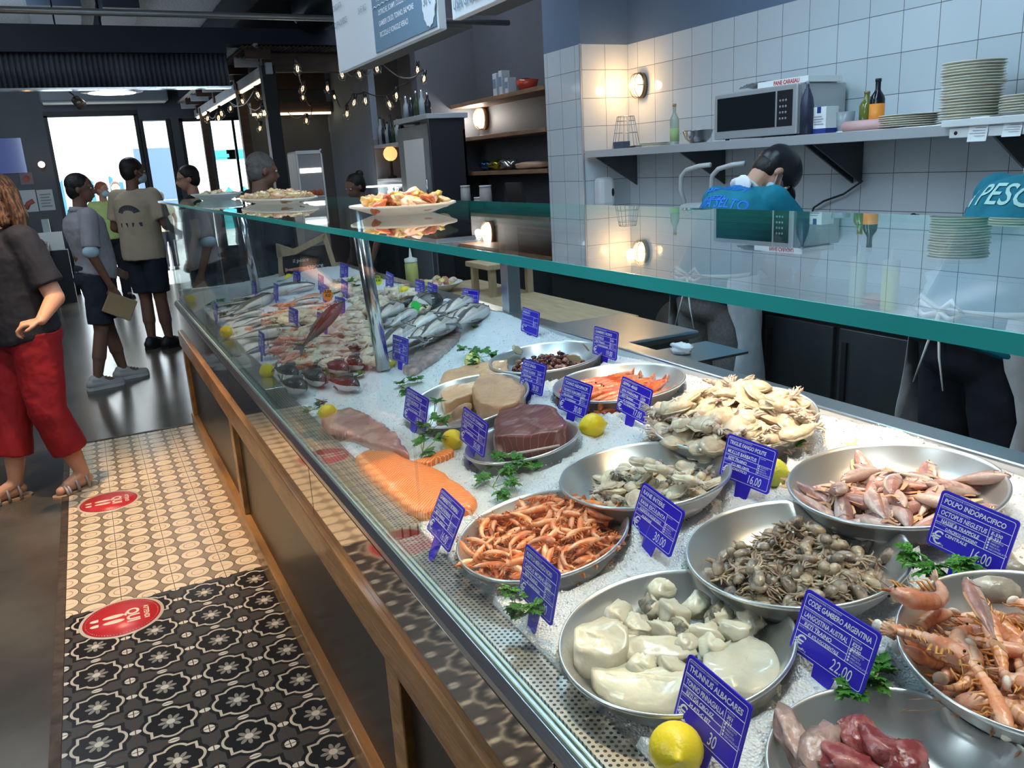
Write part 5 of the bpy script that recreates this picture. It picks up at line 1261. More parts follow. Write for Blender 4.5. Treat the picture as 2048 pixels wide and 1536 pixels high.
# bottles
def bottle(name, lab, px, X_, H, r, mats3, prof, cat='bottle', label=None, z=SZ, capc=None):
    y = on_shelf(px, 250, X_); t = thing(name, lab, cat, (X_, y, z))
    MB().lathe([(0, 0)] + [(r*a, H*b_) for a, b_ in prof], 24).build('body', mats3[0], t)
    if label: MB().lathe([(r*1.012, H*label[0]), (r*1.015, H*label[0]), (r*1.015, H*label[1]), (r*1.012, H*label[1])], 24).build('label', mats3[1], t)
    a, b_ = prof[-1]; MB().lathe([(0, H*b_), (r*a*1.15, H*b_), (r*a*1.15, H*(b_+.06)), (0, H*(b_+.06))], 16).build('cap', capc or mats3[2], t)
    return t
wine = [(1, 0), (1, .02), (1, .60), (.9, .66), (.45, .76), (.36, .80), (.36, .94)]
bottle('liquor_bottle', 'dark bottle with a large orange label on the shelf', 1752, 3.42, .235, .034, [mat('near_black_glass', (.012, .012, .018), .06), mat('orange_paper', (.85, .28, .03), .5), black], wine, label=(.04, .52))
bottle('oil_bottle', 'olive oil bottle with a pouring spout left of the dark orange-label bottle', 1731, 3.56, .19, .033, [mat('olive_oil', (.16, .17, .03), .08, spec=.8), paper, mat('gold_cap', (.35, .22, .08), .35, .5)], [(1, 0), (1, .66), (.8, .74), (.42, .80), (.40, .96)])
bottle('vinegar_bottle', 'clear vinegar bottle with green label left of the steel bowl', 1349, 3.42, .25, .029, [mat('clear_pale_liquid', (.55, .62, .52), .08, trans=.5), mat('green_label', (.36, .48, .20), .6), mat('brass_cap', (.45, .34, .12), .4, .6)], wine, label=(.10, .42))
bottle('spray_bottle', 'dark blue-grey plastic squeeze bottle beside the microwave', 1613, 3.38, .27, .034, [mat('blue_black_plastic', (.035, .04, .075), .35), paper, mat('grey_nozzle', (.4, .4, .42), .4)], [(1, 0), (1, .55), (.85, .68), (.5, .80), (.4, .84), (.28, .86), (.22, .93)])
bottle('clear_cup', 'clear plastic measuring cup behind the pink paper roll', 1690, 3.50, .115, .046, [mat('frosted_plastic', (.6, .62, .64), .2, trans=.5), paper, paper], [(.85, 0), (1, .9), (.97, .9), (.8, .03)], 'cup')
# milk-like carton
y = on_shelf(1650, 250, 3.44); t = thing('salt_carton', 'white and blue paper carton with printed panels next to the dark squeeze bottle', 'carton', (3.44, y, SZ))
MB().box((-.045, -.045, 0), (.045, .045, .135)).build('box', paper, t, bevel=.002)
mb = MB(); mb.box((-.047, -.046, 0), (-.045, .046, .03)); mb.box((-.046, -.047, 0), (.046, -.045, .03)); mb.box((-.047, -.012, .105), (-.045, .012, .135)); mb.build('blue_print', mat('carton_blue', (.02, .04, .22), .5), t)
mb = MB(); F4 = frame((-.0472, .0, .04), (0, -1, 0), (0, 0, 1), (-1, 0, 0))
for k in range(4): mb.box((-.03, .012*k+.01, 0), (.03-.01*(k % 2), .012*k+.014, .0006), 0, F4)
mb.build('text_lines', mat('grey_ink', (.3, .3, .35), .8), t)
# pink cling-film roll
a = at(1690, 247, X=3.36); b_ = at(1770, 240, X=3.36)
t = thing('paper_roll', 'pink paper roll with cardboard core lying on the shelf', 'roll', (3.36, a.y, SZ+.026))
MB().tube([(0, 0, 0), (0, b_.y-a.y, 0)], .026, 24).build('roll', mat('pink_paper', (.72, .42, .40), .5), t); MB().tube([(0, .0005, 0), (0, .004, 0)], [.014, .014], 16).build('core_hole', mat('cardboard_core', (.12, .08, .05), .8), t)
# plates
plate_m = mat('cream_ceramic', (.84, .78, .66), .35, rand=.05)
def plates(px, X_, n, r, lab, grp, step=.0125, z=SZ):
    y = at(px, 245, X=X_).y; rnd = random.Random(px); first = None
    for i in range(n):
        M = TR((X_ + rnd.uniform(-.003, .003), y + rnd.uniform(-.003, .003), z+.001+i*step), rz=rnd.random()*6)
        if first is None:
            first = MB().lathe([(0, .0), (r*.60, .0), (r*.66, .003), (r*.95, step*1.1), (r, step*1.25), (r*.99, step*1.45), (r*.93, step*1.25), (r*.62, .005), (0, .004)], 40).build('dinner_plate', plate_m, M=M)
            tagit(first, lab, 'plate', grp); o = first
        else: o = dup(first, M)
plates(1938, 3.47, 21, .125, 'cream plate in the tall stack on the shelf', 'tall stack of cream plates', .0118)
plates(1818, 3.45, 6, .135, 'cream plate in the low stack between the paper roll and the tall stack', 'low stack of cream plates', .0095)
plates(2062, 3.47, 7, .12, 'cream plate in the stack at the far right of the shelf', 'right stack of cream plates', .0105, SZ+.02)
plates(1308, 3.5, 3, .11, 'white plate in the small pile beside the wire rack', 'white plates by the wire rack', .008)
# steel bowl
y = on_shelf(1396, 268, 3.42); t = MB().lathe([(0, .002), (.045, .002), (.075, .03), (.092, .075), (.096, .076), (.096, .079), (.090, .078), (.072, .033), (.04, .006), (0, .006)], 36).build('steel_bowl', mat('steel_bowl_m', (.45, .45, .46), .2, 1.), loc=(3.42, y, SZ)); tagit(t, 'small stainless steel mixing bowl left of the microwave', 'bowl')
# microwave
ma = at(1432, 272, X=3.36); mb_ = at(1598, 262, X=3.36); ztop = SZ+.275
t = thing('microwave_oven', 'silver microwave oven with dark door window on the steel shelf', 'microwave', (3.36, (ma.y+mb_.y)/2, SZ)); hw = (ma.y-mb_.y)/2
sil = mat('silver_plastic', (.55, .56, .57), .3, .5)
MB().box((.0, -hw, .012), (.33, hw, .262)).build('housing', mat('silver_side', (.50, .51, .52), .35, .6), t, bevel=.006)
MB().box((-.018, -hw, .012), (.0, hw, .262)).build('front_bezel', sil, t, bevel=.008)
MB().box((-.0205, -hw*.52, .055), (-.018, hw*.90, .235)).build('door_window', mat('microwave_window', (.012, .016, .018), .05, spec=.7), t, bevel=.004)
MB().box((-.0205, -hw*.90, .055), (-.018, -hw*.56, .235)).build('control_panel', black, t, bevel=.004)
mb = MB(); F4 = frame((-.021, -hw*.60, .215), (0, -1, 0), (0, 0, 1), (-1, 0, 0))
for k in range(4):
    for j in range(3): mb.lathe([(0, 0), (.006, 0), (.006, .0015), (0, .0015)], 10, T=F4 @ Matrix.Translation((.022+.0*j+j*.02-.01, -.03-k*.03, 0)))
mb.build('buttons', mat('panel_print', (.3, .32, .33), .4), t)
for sy in (-.8, .8):
    for xx in (.03, .3): MB().lathe([(0, 0), (.012, 0), (.012, .013), (0, .013)], 10).build('foot', black, t, loc=(xx, hw*sy, 0))
# flat bread box in plastic on top
t = thing('bread_box', 'flat white box with red lettering, half wrapped in plastic, on the microwave', 'box', (3.50, (ma.y+mb_.y)/2-.10, SZ+.2635))
MB().box((-.11, -.24, 0), (.13, .12, .032)).build('box', paper, t, bevel=.002)
mb = MB(); put_text(mb, 'PANE CARASAU', 0, 0, 0, .028, bold=.0012, sx=.9); mb2 = MB(); mb2.add(mb.v, mb.f, 0, False, frame((-.111, -.0, .006), (0, -1, 0), (0, 0, 1), (-1, 0, 0)))
mb2.build('lettering', mat('red_print', (.55, .06, .05), .6), t)
pl = MB(); rnd = random.Random(4); vs = []; nx, ny = 9, 20
for j in range(ny+1):
    for i in range(nx+1): vs.append((-.115+.25*i/nx, .06+.20*j/ny, .036*(1-max(0, (j-12)/14)) + rnd.uniform(-.003, .006)))
pl.add(vs, [(j*(nx+1)+i, j*(nx+1)+i+1, (j+1)*(nx+1)+i+1, (j+1)*(nx+1)+i) for j in range(ny) for i in range(nx)])
q = pl.build('plastic_wrap', mat('clear_wrap', (.75, .77, .78), .12, spec=.9, trans=.4), t); mo = q.modifiers.new('S', 'SOLIDIFY'); mo.thickness = .001
# wire rack, little dark tin
a = at(1252, 285, X=3.5); t = thing('wire_rack', 'tapered wire rack standing at the left end of the steel shelf', 'rack', (3.5, a.y, SZ))
wr = MB(); 
for i in range(8):
    th = 2*PI*i/8; wr.tube([(.10*math.cos(th), .10*math.sin(th), .0), (.06*math.cos(th), .06*math.sin(th), .22)], .0022, 5)
wr.build('upright_wires', mat('wire_steel', (.35, .36, .37), .3, .9), t)
for z, r in ((.004, .10), (.11, .08), (.19, .066), (.22, .06)):
    MB().tube([(r*math.cos(k*PI/12), r*math.sin(k*PI/12), z) for k in range(25)], .0022, 5).build('wire_ring', MATS['wire_steel'], t)
a = at(1243, 285, X=3.38); t = thing('small_tin', 'small dark blue-grey tin in front of the wire rack', 'tin', (3.38, a.y, SZ)); MB().box((-.03, -.06, 0), (.03, .06, .05)).build('body', mat('slate_tin', (.06, .08, .12), .5), t, bevel=.003)
a = at(1262, 294, X=3.36); t = thing('knife', 'black-handled knife lying at the left end of the steel shelf', 'knife', (3.36, a.y, SZ+.008)); MB().tube([(0, .03, 0), (0, -.05, 0)], [.008, .009], 8).build('handle', black, t); MB().box((-.001, -.12, -.007), (.001, -.05, .008)).build('blade', steel, t)
# bulkhead lamps
def bulkhead(loc, rz, lab, glow, s=1.):
    t = thing('bulkhead_lamp', lab, 'lamp', M=TR(loc, rz=rz, s=s))   # faces -x
    br = mat('aged_brass', (.30, .22, .12), .35, .8)
    prof = lambda r, h: [(0, 0), (r, 0), (r, h*.6), (r*.86, h), (0, h)]
    T_ = Matrix.Rotation(-PI/2, 4, 'Y')
    MB().lathe([(0, 0), (.062, 0), (.062, .030), (.05, .036), (0, .036)], 28, T=T_ , sx=1.42).build('base', br, t)
    MB().lathe([(.052, .034), (.050, .062), (.036, .082), (0, .09)], 28, T=T_, sx=1.45).build('glass_globe', glow, t)
    cg = MB()
    for s2 in (-1, 0, 1):
        cg.tube([( -.036 - .058*math.sin(k*PI/8), s2*.030, .085*math.cos(k*PI/8)) for k in range(9)], .0035, 6)
    cg.build('vertical_cage_bar', br, t)
    MB().tube([(-.075, .055*math.cos(k*PI/10)*1., -.0) if False else (-.036-.056*math.sin(k*PI/10), .056*math.cos(k*PI/10), 0) for k in range(11)], .0035, 6).build('cross_cage_bar', br, t)
    return t
bulkhead((3.728, 5.10, 2.09), 0, 'oval caged bulkhead lamp glowing warm on the white tiles', mat('warm_globe', (1, .8, .5), .3, emit=(1., .60, .26), estr=7))
p2 = at(968, 237, X=3.60); bulkhead((3.615, p2.y, p2.z), 0, 'oval caged bulkhead lamp glowing white in the grey recess with shelves', mat('white_globe', (1, 1, .95), .3, emit=(1., .95, .85), estr=12), 1.2)
p3 = at(712, 280, Y=10.55); bulkhead((p3.x, 10.59, p3.z), PI/2*1.0, 'oval caged bulkhead lamp far behind the bar', MATS['white_globe'], 1.3)
# soap dispenser on the pillar
p = at(1202, 385, Y=5.27); t = thing('soap_dispenser', 'white rounded soap dispenser fixed on the tiled pillar', 'dispenser', (p.x, 5.28, p.z))
MB().box((-.065, -.11, -.10), (.065, -.001, .11)).build('housing', white_pl, t, bevel=.03); MB().box((-.03, -.09, -.125), (.03, -.03, -.10)).build('nozzle', mat('grey_nozzle', (.4, .4, .42), .4), t); MB().ell((.04, -.11, .0), (.012, .004, .03)).build('sight_glass', black, t)
# machine with two curved white tubes behind the worker
p = at(1405, 380, X=3.35)
t = thing('kitchen_machine', 'pale grey machine with two curved tubular handles behind the first worker', 'machine', (3.38, at(1445, 400, X=3.38).y, .87))
MB().box((-.14, -.30, 0), (.2, .26, .44)).build('body', mat('pale_grey_machine', (.45, .46, .46), .4), t, bevel=.04)
for yo in (.22, -.06):
    MB().tube([(-.10, yo, .42), (-.12, yo+.02, .52), (-.13, yo-.0, .60), (-.13, yo-.05, .635), (-.13, yo-.16, .655), (-.11, yo-.24, .66)], .014, 10).build('curved_handle', mat('pale_tube', (.50, .50, .49), .35), t)
# workbench with refrigerator doors
t = thing('refrigerated_workbench', 'stainless steel refrigerated workbench with dark doors along the tiled wall', 'workbench', (3.34, 2.5, 0))
MB().box((-.36, -4.2, .10), (.38, 2.72, .82)).build('cabinet_body', mat('dark_carcass', (.05, .053, .055), .4, .6), t)
MB().box((-.39, -4.2, .82), (.385, 2.74, .862)).build('worktop', steel, t, bevel=.005)
for a_, b_ in ((1530, 1668), (1676, 1848), (1420, 1522), (1868, 2020)):
    y0 = at(a_, 760, X=2.97).y-2.5; y1 = at(b_, 760, X=2.97).y-2.5
    d = MB().box((-.385, y1+.006, .14), (-.361, y0-.006, .80)).build('door', dark_steel, t, bevel=.004)
    MB().box((-.400, y0-.06, .20), (-.386, y0-.035, .74)).build('door_handle', blackm, d)
MB().box((-.34, -4.2, 0), (.36, 2.7, .10)).build('plinth', black, t)
# shelves under the left part with a round pot lid
p = at(1350, 660, X=2.85); t = thing('round_pot_lid', 'large round dull metal pot lid standing against the workbench', 'lid', (2.86, p.y, .0))
MB().lathe([(0, 0), (.17, .0), (.19, .012), (.19, .02), (0, .03)], 36, T=TR((0, 0, .62), ry=-PI/2+.15)).build('disc', mat('dull_lid', (.10, .085, .07), .4, .6), t); MB().box((-.04, -.15, 0), (.05, .15, .44)).build('stand', blackm, t)
# squeeze bottles on bench
for px, col, lab in ((1716, (.62, .68, .50), 'pale squeeze bottle on the workbench, left of the two'), (1781, (.72, .70, .22), 'yellow squeeze bottle on the workbench, right of the two')):
    y = at(px, 560, X=3.2).y; t = thing('squeeze_bottle', lab, 'bottle', (3.2, y, .862))
    MB().lathe([(0, 0), (.037, 0), (.038, .01), (.038, .20), (.034, .215)], 24).build('body', mat('squeeze_'+str(px), col, .35, sss=.2), t)
    MB().lathe([(.038, .20), (.038, .222), (.02, .228), (.008, .235), (.004, .28), (0, .28)], 20).build('cap', mat('milky_cap', (.62, .66, .58), .4), t)
# plastic bag and white tub
y = at(1935, 590, X=3.15).y; t = thing('plastic_bag', 'thin white plastic bag with looped handles on the workbench', 'bag', (3.15, y, .862))
bm = chunk_mb(.26, .34, .26, 77, p=2.4, rag=.55); bm.build('bag_body', mat('thin_white_plastic', (.66, .70, .74), .35, sss=.2), t, loc=(0, 0, .12))
for s in (-.09, .09): MB().tube([(0, s-.03, .2), (0, s-.02, .30), (0, s+.01, .33), (0, s+.04, .28), (0, s+.05, .2)], [.012, .009, .007, .009, .012], 6).build('handle', MATS['thin_white_plastic'], t)
y = at(2045, 590, X=3.1).y; t = thing('white_tub', 'white plastic tub on the workbench at the right edge', 'tub', (3.1, y, .862)); MB().box((-.1, -.14, 0), (.1, .14, .11)).build('body', white_pl, t, bevel=.012); MB().box((-.105, -.145, .11), (.105, .145, .122)).build('rim', white_pl, t, bevel=.004)
for px, c_, lab in ((1750, (.70, .25, .15), 'orange seafood portion on the workbench between the squeeze bottles'), (1858, (.62, .30, .28), 'pink seafood portion on the workbench left of the plastic bag')):
    y = at(px, 600, X=3.25).y; tagit(chunk_mb(.12, .12, .05, px, p=2.4, rag=.4).build('seafood_portion', fm('portion'+str(px), c_), loc=(3.25, y, .887)), lab, 'fish piece')
# cable hanging and black knob on the wall
cab = [at(1727, 362, X=3.71), at(1690, 388, X=3.71), at(1650, 402, X=3.71), at(1630, 415, X=3.71), at(1624, 435, X=3.71), at(1622, 470, X=3.71), at(1622, 560, X=3.71)]
tagit(MB().tube([Vector((3.70, p.y, max(.87, p.z))) for p in cab], .006, 8).build('power_cable', black), 'black power cable curving down the white tiles', 'cable')
p = at(1828, 434, X=3.70); t = thing('wall_hook', 'round black knob on the white tiles between the two workers', 'hook', (3.729, p.y, p.z)); MB().tube([(0, 0, 0), (-.03, 0, 0)], .012, 10).build('stem', black, t); MB().ell((-.035, 0, 0), .02).build('knob', black, t)
# scale behind the counter
p = at(1240, 690, X=1.80)
t = thing('weighing_scale', 'grey box weighing scale with steel plate behind the counter', 'scale', (1.80, p.y, .0)); zt = at(1240, 655, X=1.80).z
MB().box((-.16, -.22, zt-.17), (.17, .22, zt-.03)).build('housing', mat('scale_grey', (.22, .24, .24), .45), t, bevel=.01)
MB().box((-.19, -.25, zt-.03), (.19, .25, zt)).build('weighing_plate', steel, t, bevel=.008)
MB().box((-.10, -.223, zt-.13), (.13, -.2205, zt-.06)).build('display', black, t); mb = MB(); mb.box((-.075, -.2245, zt-.115), (.11, -.223, zt-.075)); mb.build('display_label', mat('cream_label', (.6, .6, .5), .6), t)
MB().box((-.12, -.16, .5), (.13, .16, zt-.17)).build('pedestal', steel, t); MB().box((-.14, -.18, 0), (.15, .18, .5)).build('base_cabinet', dark_steel, t)
p = at(1345, 715, X=1.62); t = thing('tasting_tray', 'small flat steel tray with crumpled white wrap behind the counter edge', 'tray', (1.72, p.y, .96)); MB().box((-.10, -.09, -.004), (.14, .12, .004)).build('tray', steel, t); chunk_mb(.06, .09, .035, 31, p=2.2, rag=.5).build('crumpled_wrap', MATS['thin_white_plastic'], t, loc=(-.04, .03, .02)); MB().box((-.02, -.02, -.96), (.02, .02, -.004)).build('support', steel, t)
# back shelves in the recess
plank = mat('shelf_plank', (.20, .11, .06), .5, var=.3, vscale=6, stretch=(5, 1, 5))
for k, (py, lab) in enumerate(((182, 'highest dark plank shelf in the grey recess'), (262, 'middle dark plank shelf in the grey recess, beside the lamp'), (340, 'lowest dark plank shelf in the grey recess, holding foil packs'))):
    z = at(1030, py, X=3.32).z; o = MB().box((3.32, 5.82, z-.035), (3.618, 7.655, z)).build('wall_plank', plank, bevel=.003); tagit(o, lab, 'shelf')
    if k == 0: zs1 = z
    if k == 1: zs2 = z
    if k == 2: zs3 = z
for i, (px, w, h, lab) in enumerate(((996, .07, .19, 'tall pale bottle box on the highest recess shelf, leftmost'), (1008, .06, .20, 'tall grey bottle box on the highest recess shelf'), (1020, .06, .13, 'short pale box on the highest recess shelf'))):
    y = at(px, 150, X=3.42).y; t = thing('packet', lab, 'box', (3.42, y, zs1+.001)); MB().box((-.04, -w/2, 0), (.04, w/2, h)).build('carton', mat('packet_grey', (.40, .43, .46), .6), t, bevel=.003); MB().box((-.0415, -w*.4, h*.35), (-.04, w*.4, h*.75)).build('label', blue_wall, t)
y = at(1054, 160, X=3.42).y; t = thing('red_bowl', 'red enamel bowl on the highest recess shelf', 'bowl', (3.42, y, zs1+.001)); MB().lathe([(0, 0), (.05, 0), (.08, .03), (.095, .08), (.09, .08), (.07, .035), (0, .01)], 28).build('bowl', mat('red_enamel', (.42, .05, .03), .25), t)
y = at(1042, 155, X=3.42).y; t = thing('dark_pan', 'dark pan left of the red bowl on the highest recess shelf', 'pan', (3.45, y, zs1+.001)); MB().lathe([(0, 0), (.05, 0), (.05, .10), (0, .10)], 20).build('pan', black, t)
for i, (px, c_, lab) in enumerate(((968, (.03, .10, .22), 'blue foil snack packet at the left of the lowest recess shelf'), (990, (.40, .36, .05), 'gold foil packet in the middle of the lowest recess shelf'), (1012, (.5, .5, .5), 'silver foil packet on the lowest recess shelf'))):
    y = at(px, 325, X=3.42).y; tagit(chunk_mb(.14, .20, .09, 60+i, p=2.2, rag=.5).build('foil_packet', mat('foil%d' % i, c_, .15, .9), loc=(3.44, y, zs3+.05)), lab, 'packet')
y = at(1060, 325, X=3.42).y; t = thing('brown_paper_stack', 'brown wrapping paper sheets on the lowest recess shelf', 'paper', (3.45, y, zs3+.001)); chunk_mb(.22, .42, .06, 9, p=3, rag=.2).build('sheets', mat('brown_paper', (.42, .26, .17), .7), t, loc=(0, 0, .031))
p = at(880, 327, Y=7.64); t = thing('wall_thermostat', 'square cream thermostat on the grey wall column', 'thermostat', (p.x, 7.658, p.z)); MB().box((-.05, -.03, -.06), (.05, 0, .06)).build('housing', mat('cream_plastic', (.42, .40, .36), .5), t, bevel=.006); MB().box((-.035, -.032, .0), (.035, -.03, .045)).build('display', black, t)
# items standing on the low dark counter below the recess
t = thing('rear_counter', 'low dark counter below the grey recess', 'counter', (3.3, 6.7, 0)); MB().box((-.25, -.85, 0), (.3, .9, 1.18)).build('body', blackm, t); MB().box((-.28, -.88, 1.18), (.3, .93, 1.22)).build('top', mat('black_stone', (.02, .02, .022), .3), t, bevel=.004)
for px, w, h, lab in ((932, .05, .20, 'pale beaker on the low dark counter, left of three'), (958, .05, .10, 'short pale cone on the low dark counter'), (972, .06, .20, 'tall pale box on the low dark counter, right of three')):
    y = at(px, 400, X=3.12).y; t = thing('beaker', lab, 'container', (3.12, min(y, 7.5), 1.22)); MB().lathe([(0, 0), (w, 0), (w*.85, h), (0, h)], 20).build('body', mat('pale_container', (.34, .33, .31), .5), t); MB().lathe([(w*.86, h), (w*.9, h), (w*.9, h+.012), (0, h+.012)], 20).build('lid', white_pl, t)
p = at(1070, 405, X=3.1); t = thing('till_screen', 'black till screen on the low dark counter near the pillar', 'screen', (3.15, 5.98, 1.22)); MB().box((-.02, -.13, .06), (.0, .13, .24), T=Matrix.Rotation(-.2, 4, 'Y')).build('screen', black, t); MB().box((-.05, -.06, 0), (.06, .06, .07)).build('foot', black, t)
# ------------------------------------------------------------------ hanging menu boards
bw = mat('menu_board_white', (.58, .60, .62), .6); bd = mat('menu_panel_slate', (.12, .19, .26), .6)
SX = 1.0
def board(name, lab, y0, y1, z0, z1):
    t = thing(name, lab, 'sign', (SX, (y0+y1)/2, z0)); MB().box((0, y0-(y0+y1)/2, 0), (.025, y1-(y0+y1)/2, z1-z0)).build('panel', bw, t, bevel=.002)
    MB().box((.025, y0-(y0+y1)/2+.03, .01), (.12, y1-(y0+y1)/2-.03, .02)).build('rear_tray', mat('board_frame', (.05, .045, .04), .6), t)
    for yy in (y0+.2, y1-.2): MB().tube([(.02, yy-(y0+y1)/2, z1-z0-.1), (.02, yy-(y0+y1)/2, 3.7-z0)], .006, 6).build('hanging_wire', blackm, t)
    return t
t1 = board('menu_board', 'large hanging menu board with slate panel and price badge over the counter', 2.345, 3.385, 1.985, 2.60)
FB = lambda y, z: frame((-.001, y, z), (0, -1, 0), (0, 0, 1), (-1, 0, 0))
yc = (2.345+3.385)/2
MB().box((-.004, 2.355-yc, .01), (.0, 2.905-yc, .225)).build('slate_panel', bd, t1)
mb = MB(); M1 = FB(0, 0)
def bt(s, y, z, size, mi=0, **k):
    tmp = MB(); put_text(tmp, s, 0, 0, .004, size, **k); mb.add(tmp.v, tmp.f, mi, False, FB(y-yc, z))
bt('PLATEAU DELLA PESCHERIA', 2.855, .165, .038, sx=.82)
for k, s in enumerate(('OSTRICHE, SCAMPI, COZZE, TARTARE', 'GAMBERI CRUDI, TONNO, SALMONE', 'RICCIOLA E VONGOLE VERACI')): bt(s, 2.845, .12-.034*k, .023, sx=.85, bold=.0002)
for z in (.205, .15): mb.tube([(-.006, 2.895-yc-.0055*k*3.6, z+.003*(1 if k % 2 else -1)) for k in range(26)], .0012, 4)
mb.build('panel_lettering', chalk, t1)
mb = MB()
for k, s in enumerate(('CRUDO MISTO', 'TARTARE TONNO', 'CARPACCIO', 'FRITTO MISTO', 'GRIGLIATA', 'ZUPPA DI PESCE')): bt(s, 3.365, .46-.06*k, .030, sx=.75)
for k, s in enumerate(('9.50', '12.00', '85 € /KG', '85 € /KG', '10 € /KG', '26 € /KG')): bt(s, 3.06, .46-.06*k, .030, sx=.8)
mb.build('price_list_lettering', mat('slate_ink', (.16, .22, .27), .7), t1)
bdg = MB(); P = [(.052*(1 if k % 2 else .9)*math.cos(2*PI*k/28), .072*(1 if k % 2 else .94)*math.sin(2*PI*k/28)) for k in range(28)]
bdg.prism(P, .003, .006, 0, FB(2.395-yc, .085)); bdg.build('price_badge', bw, t1)
mb = MB(); bt('30 \u20ac', 2.432, .075, .036, sx=.9); mo = mb.build('badge_lettering', mat('slate_ink', (.16, .22, .27), .7), t1); mo.location = (-.004, 0, 0)
t2 = board('menu_board', 'second hanging white menu board reading USA GAMBERI SCAMPI', .9, 2.245, 1.992, 2.60); yc = (.9+2.245)/2
mb = MB(); bt('USA GAMBERI SCAMPI', 2.225, .022, .036, bold=.0008, sx=.9); bt('CRUDI DI GIORNATA', 2.225, .075, .036, bold=.0008, sx=.9); mb.build('lettering', MATS['slate_ink'], t2)
# ------------------------------------------------------------------ bar kiosk with corrugated roof and string lights
KX = 1.85
br_w = mat('brown_beam', (.06, .032, .02), .5, var=.3, vscale=5, stretch=(1, 4, 4)); whs = mat('whitewashed_beam', (.40, .43, .46), .5, var=.15, vscale=6)
t = thing('bar_kiosk', 'dark timber bar kiosk with corrugated metal roof and light strips', 'kiosk', (KX, 8.7, 0)); K = lambda x, y, z: (x-KX, y-8.7, z)
for x, y, w in ((KX, 8.72, .065), (KX, 10.3, .05), (KX, 13.6, .045)):
    MB().box(K(x-w, y-w, 0), K(x+w, y+w, 2.66)).build('post', blackm if w > .06 else br_w, t, bevel=.004)
MB().box(K(KX-.03, 8.6, 2.575), K(KX+.03, 14.3, 2.68)).build('eave_beam', whs, t, bevel=.003)
MB().box(K(KX-.012, 8.72, 2.55), K(KX+.012, 14.2, 2.574)).build('led_strip', led_glow, t)
for y in (8.66, 10.3, 12., 13.8): MB().box(K(KX-.05, y, 2.60), K(2.86 if y < 10.4 else 1.93, y+.10, 2.77)).build('cross_beam', br_w, t)
MB().box(K(1.95, 10.30, 2.33), K(2.9, 10.42, 2.45)).build('inner_beam', br_w, t); MB().box(K(1.95, 10.275, 2.305), K(2.88, 10.30, 2.33)).build('led_strip', led_glow, t)
MB().box(K(1.70, 8.45, 2.79), K(1.735, 14.3, 2.83)).build('gutter', whs, t)
for k in range(10): MB().box(K(1.62, 8.5+k*.62, 2.70), K(1.86, 8.54+k*.62, 2.80)).build('rafter_end', whs if k % 2 else br_w, t)
cor = MB(); n = 120; vs = []
for i in range(n+1):
    x = 1.58 + 1.30*i/n; zz = 2.80 + .012*math.sin(i*PI/2.)
    vs += [(x-KX, 8.42-8.7, zz), (x-KX, (10.5 if x > 1.93 else 14.3)-8.7, zz)]
cor.add(vs, [(2*i, 2*i+2, 2*i+3, 2*i+1) for i in range(n)], 0, True); q = cor.build('corrugated_roof', mat('rusty_corrugated', (.075, .06, .055), .5, .4, var=.4, vscale=5), t); mo = q.modifiers.new('S', 'SOLIDIFY'); mo.thickness = .006
# bar counter
t = thing('bar_counter', 'dark bar counter under the kiosk roof', 'counter', (2.42, 8.2, 0)); MB().box((-.40, -.42, 0), (.40, .35, 1.12)).build('body', blackm, t); MB().box((-.42, -.46, 1.12), (.42, .4, 1.16)).build('worktop', mat('bar_top', (.06, .065, .07), .25), t, bevel=.004)
# upright glass chiller with glow
t = thing('upright_display_chiller', 'upright display chiller with rounded white frame, lit inside, red and green food on shelves', 'display fridge', (1.85, 7.45, 0))
zt, zb = 1.81, 1.16; W = .115
MB().box((-W, .0, 0), (W, .35, zt)).build('cabinet', mat('chiller_back', (.35, .34, .33), .5), t, bevel=.02)
fr_ = MB()
fr_.box((-W, -.012, zb), (-W+.014, .0, zt-.02)); fr_.box((W-.014, -.012, zb), (W, .0, zt+.01)); fr_.box((-W, -.012, zt-.03), (W, 0, zt)); fr_.build('white_frame', white_pl, t, bevel=.003)
MB().box((-W+.015, -.006, 1.165), (W-.02, .0, 1.235)).build('lit_base_panel', white_glow, t)
for k, (z0_, c_) in enumerate(((1.42, (.45, .10, .05)), (1.30, (.25, .32, .08)))):
    MB().box((-W+.01, -.03, z0_-.012), (W-.01, 0, z0_)).build('shelf', white_pl, t); g = MB()
    for i in range(6): g.ell((-W+.03+.03*i, -.018, z0_+.025), (.022, .016, .026+.006*(i % 2)), 10, 6)
    g.build('food', mat('chiller_food%d' % k, c_, .6), t)
MB().box((-W+.02, -.005, 1.62), (W-.02, .0, 1.66)).build('light_tube', mat('soft_tube', (1, 1, 1), .5, emit=(1, .93, .85), estr=2.), t)
# glowing cake display behind the woman
p = at(770, 385, Y=8.5); t = thing('glowing_counter_display', 'small brightly lit glass counter display right of the woman with a bun', 'display case', (p.x, 8.5, 0))
MB().box((-.19, -.1, 0), (.19, .25, p.z-.07)).build('base', blackm, t); MB().box((-.18, -.09, p.z-.07), (.18, .2, p.z-.05)).build('lit_shelf', white_glow, t); MB().box((-.19, -.1, p.z-.05), (.19, .22, p.z+.06)).build('glass_case', glass, t); MB().box((-.19, -.1, p.z+.06), (.19, .22, p.z+.075)).build('lit_top', mat('soft_tube', (1, 1, 1), .5), t)
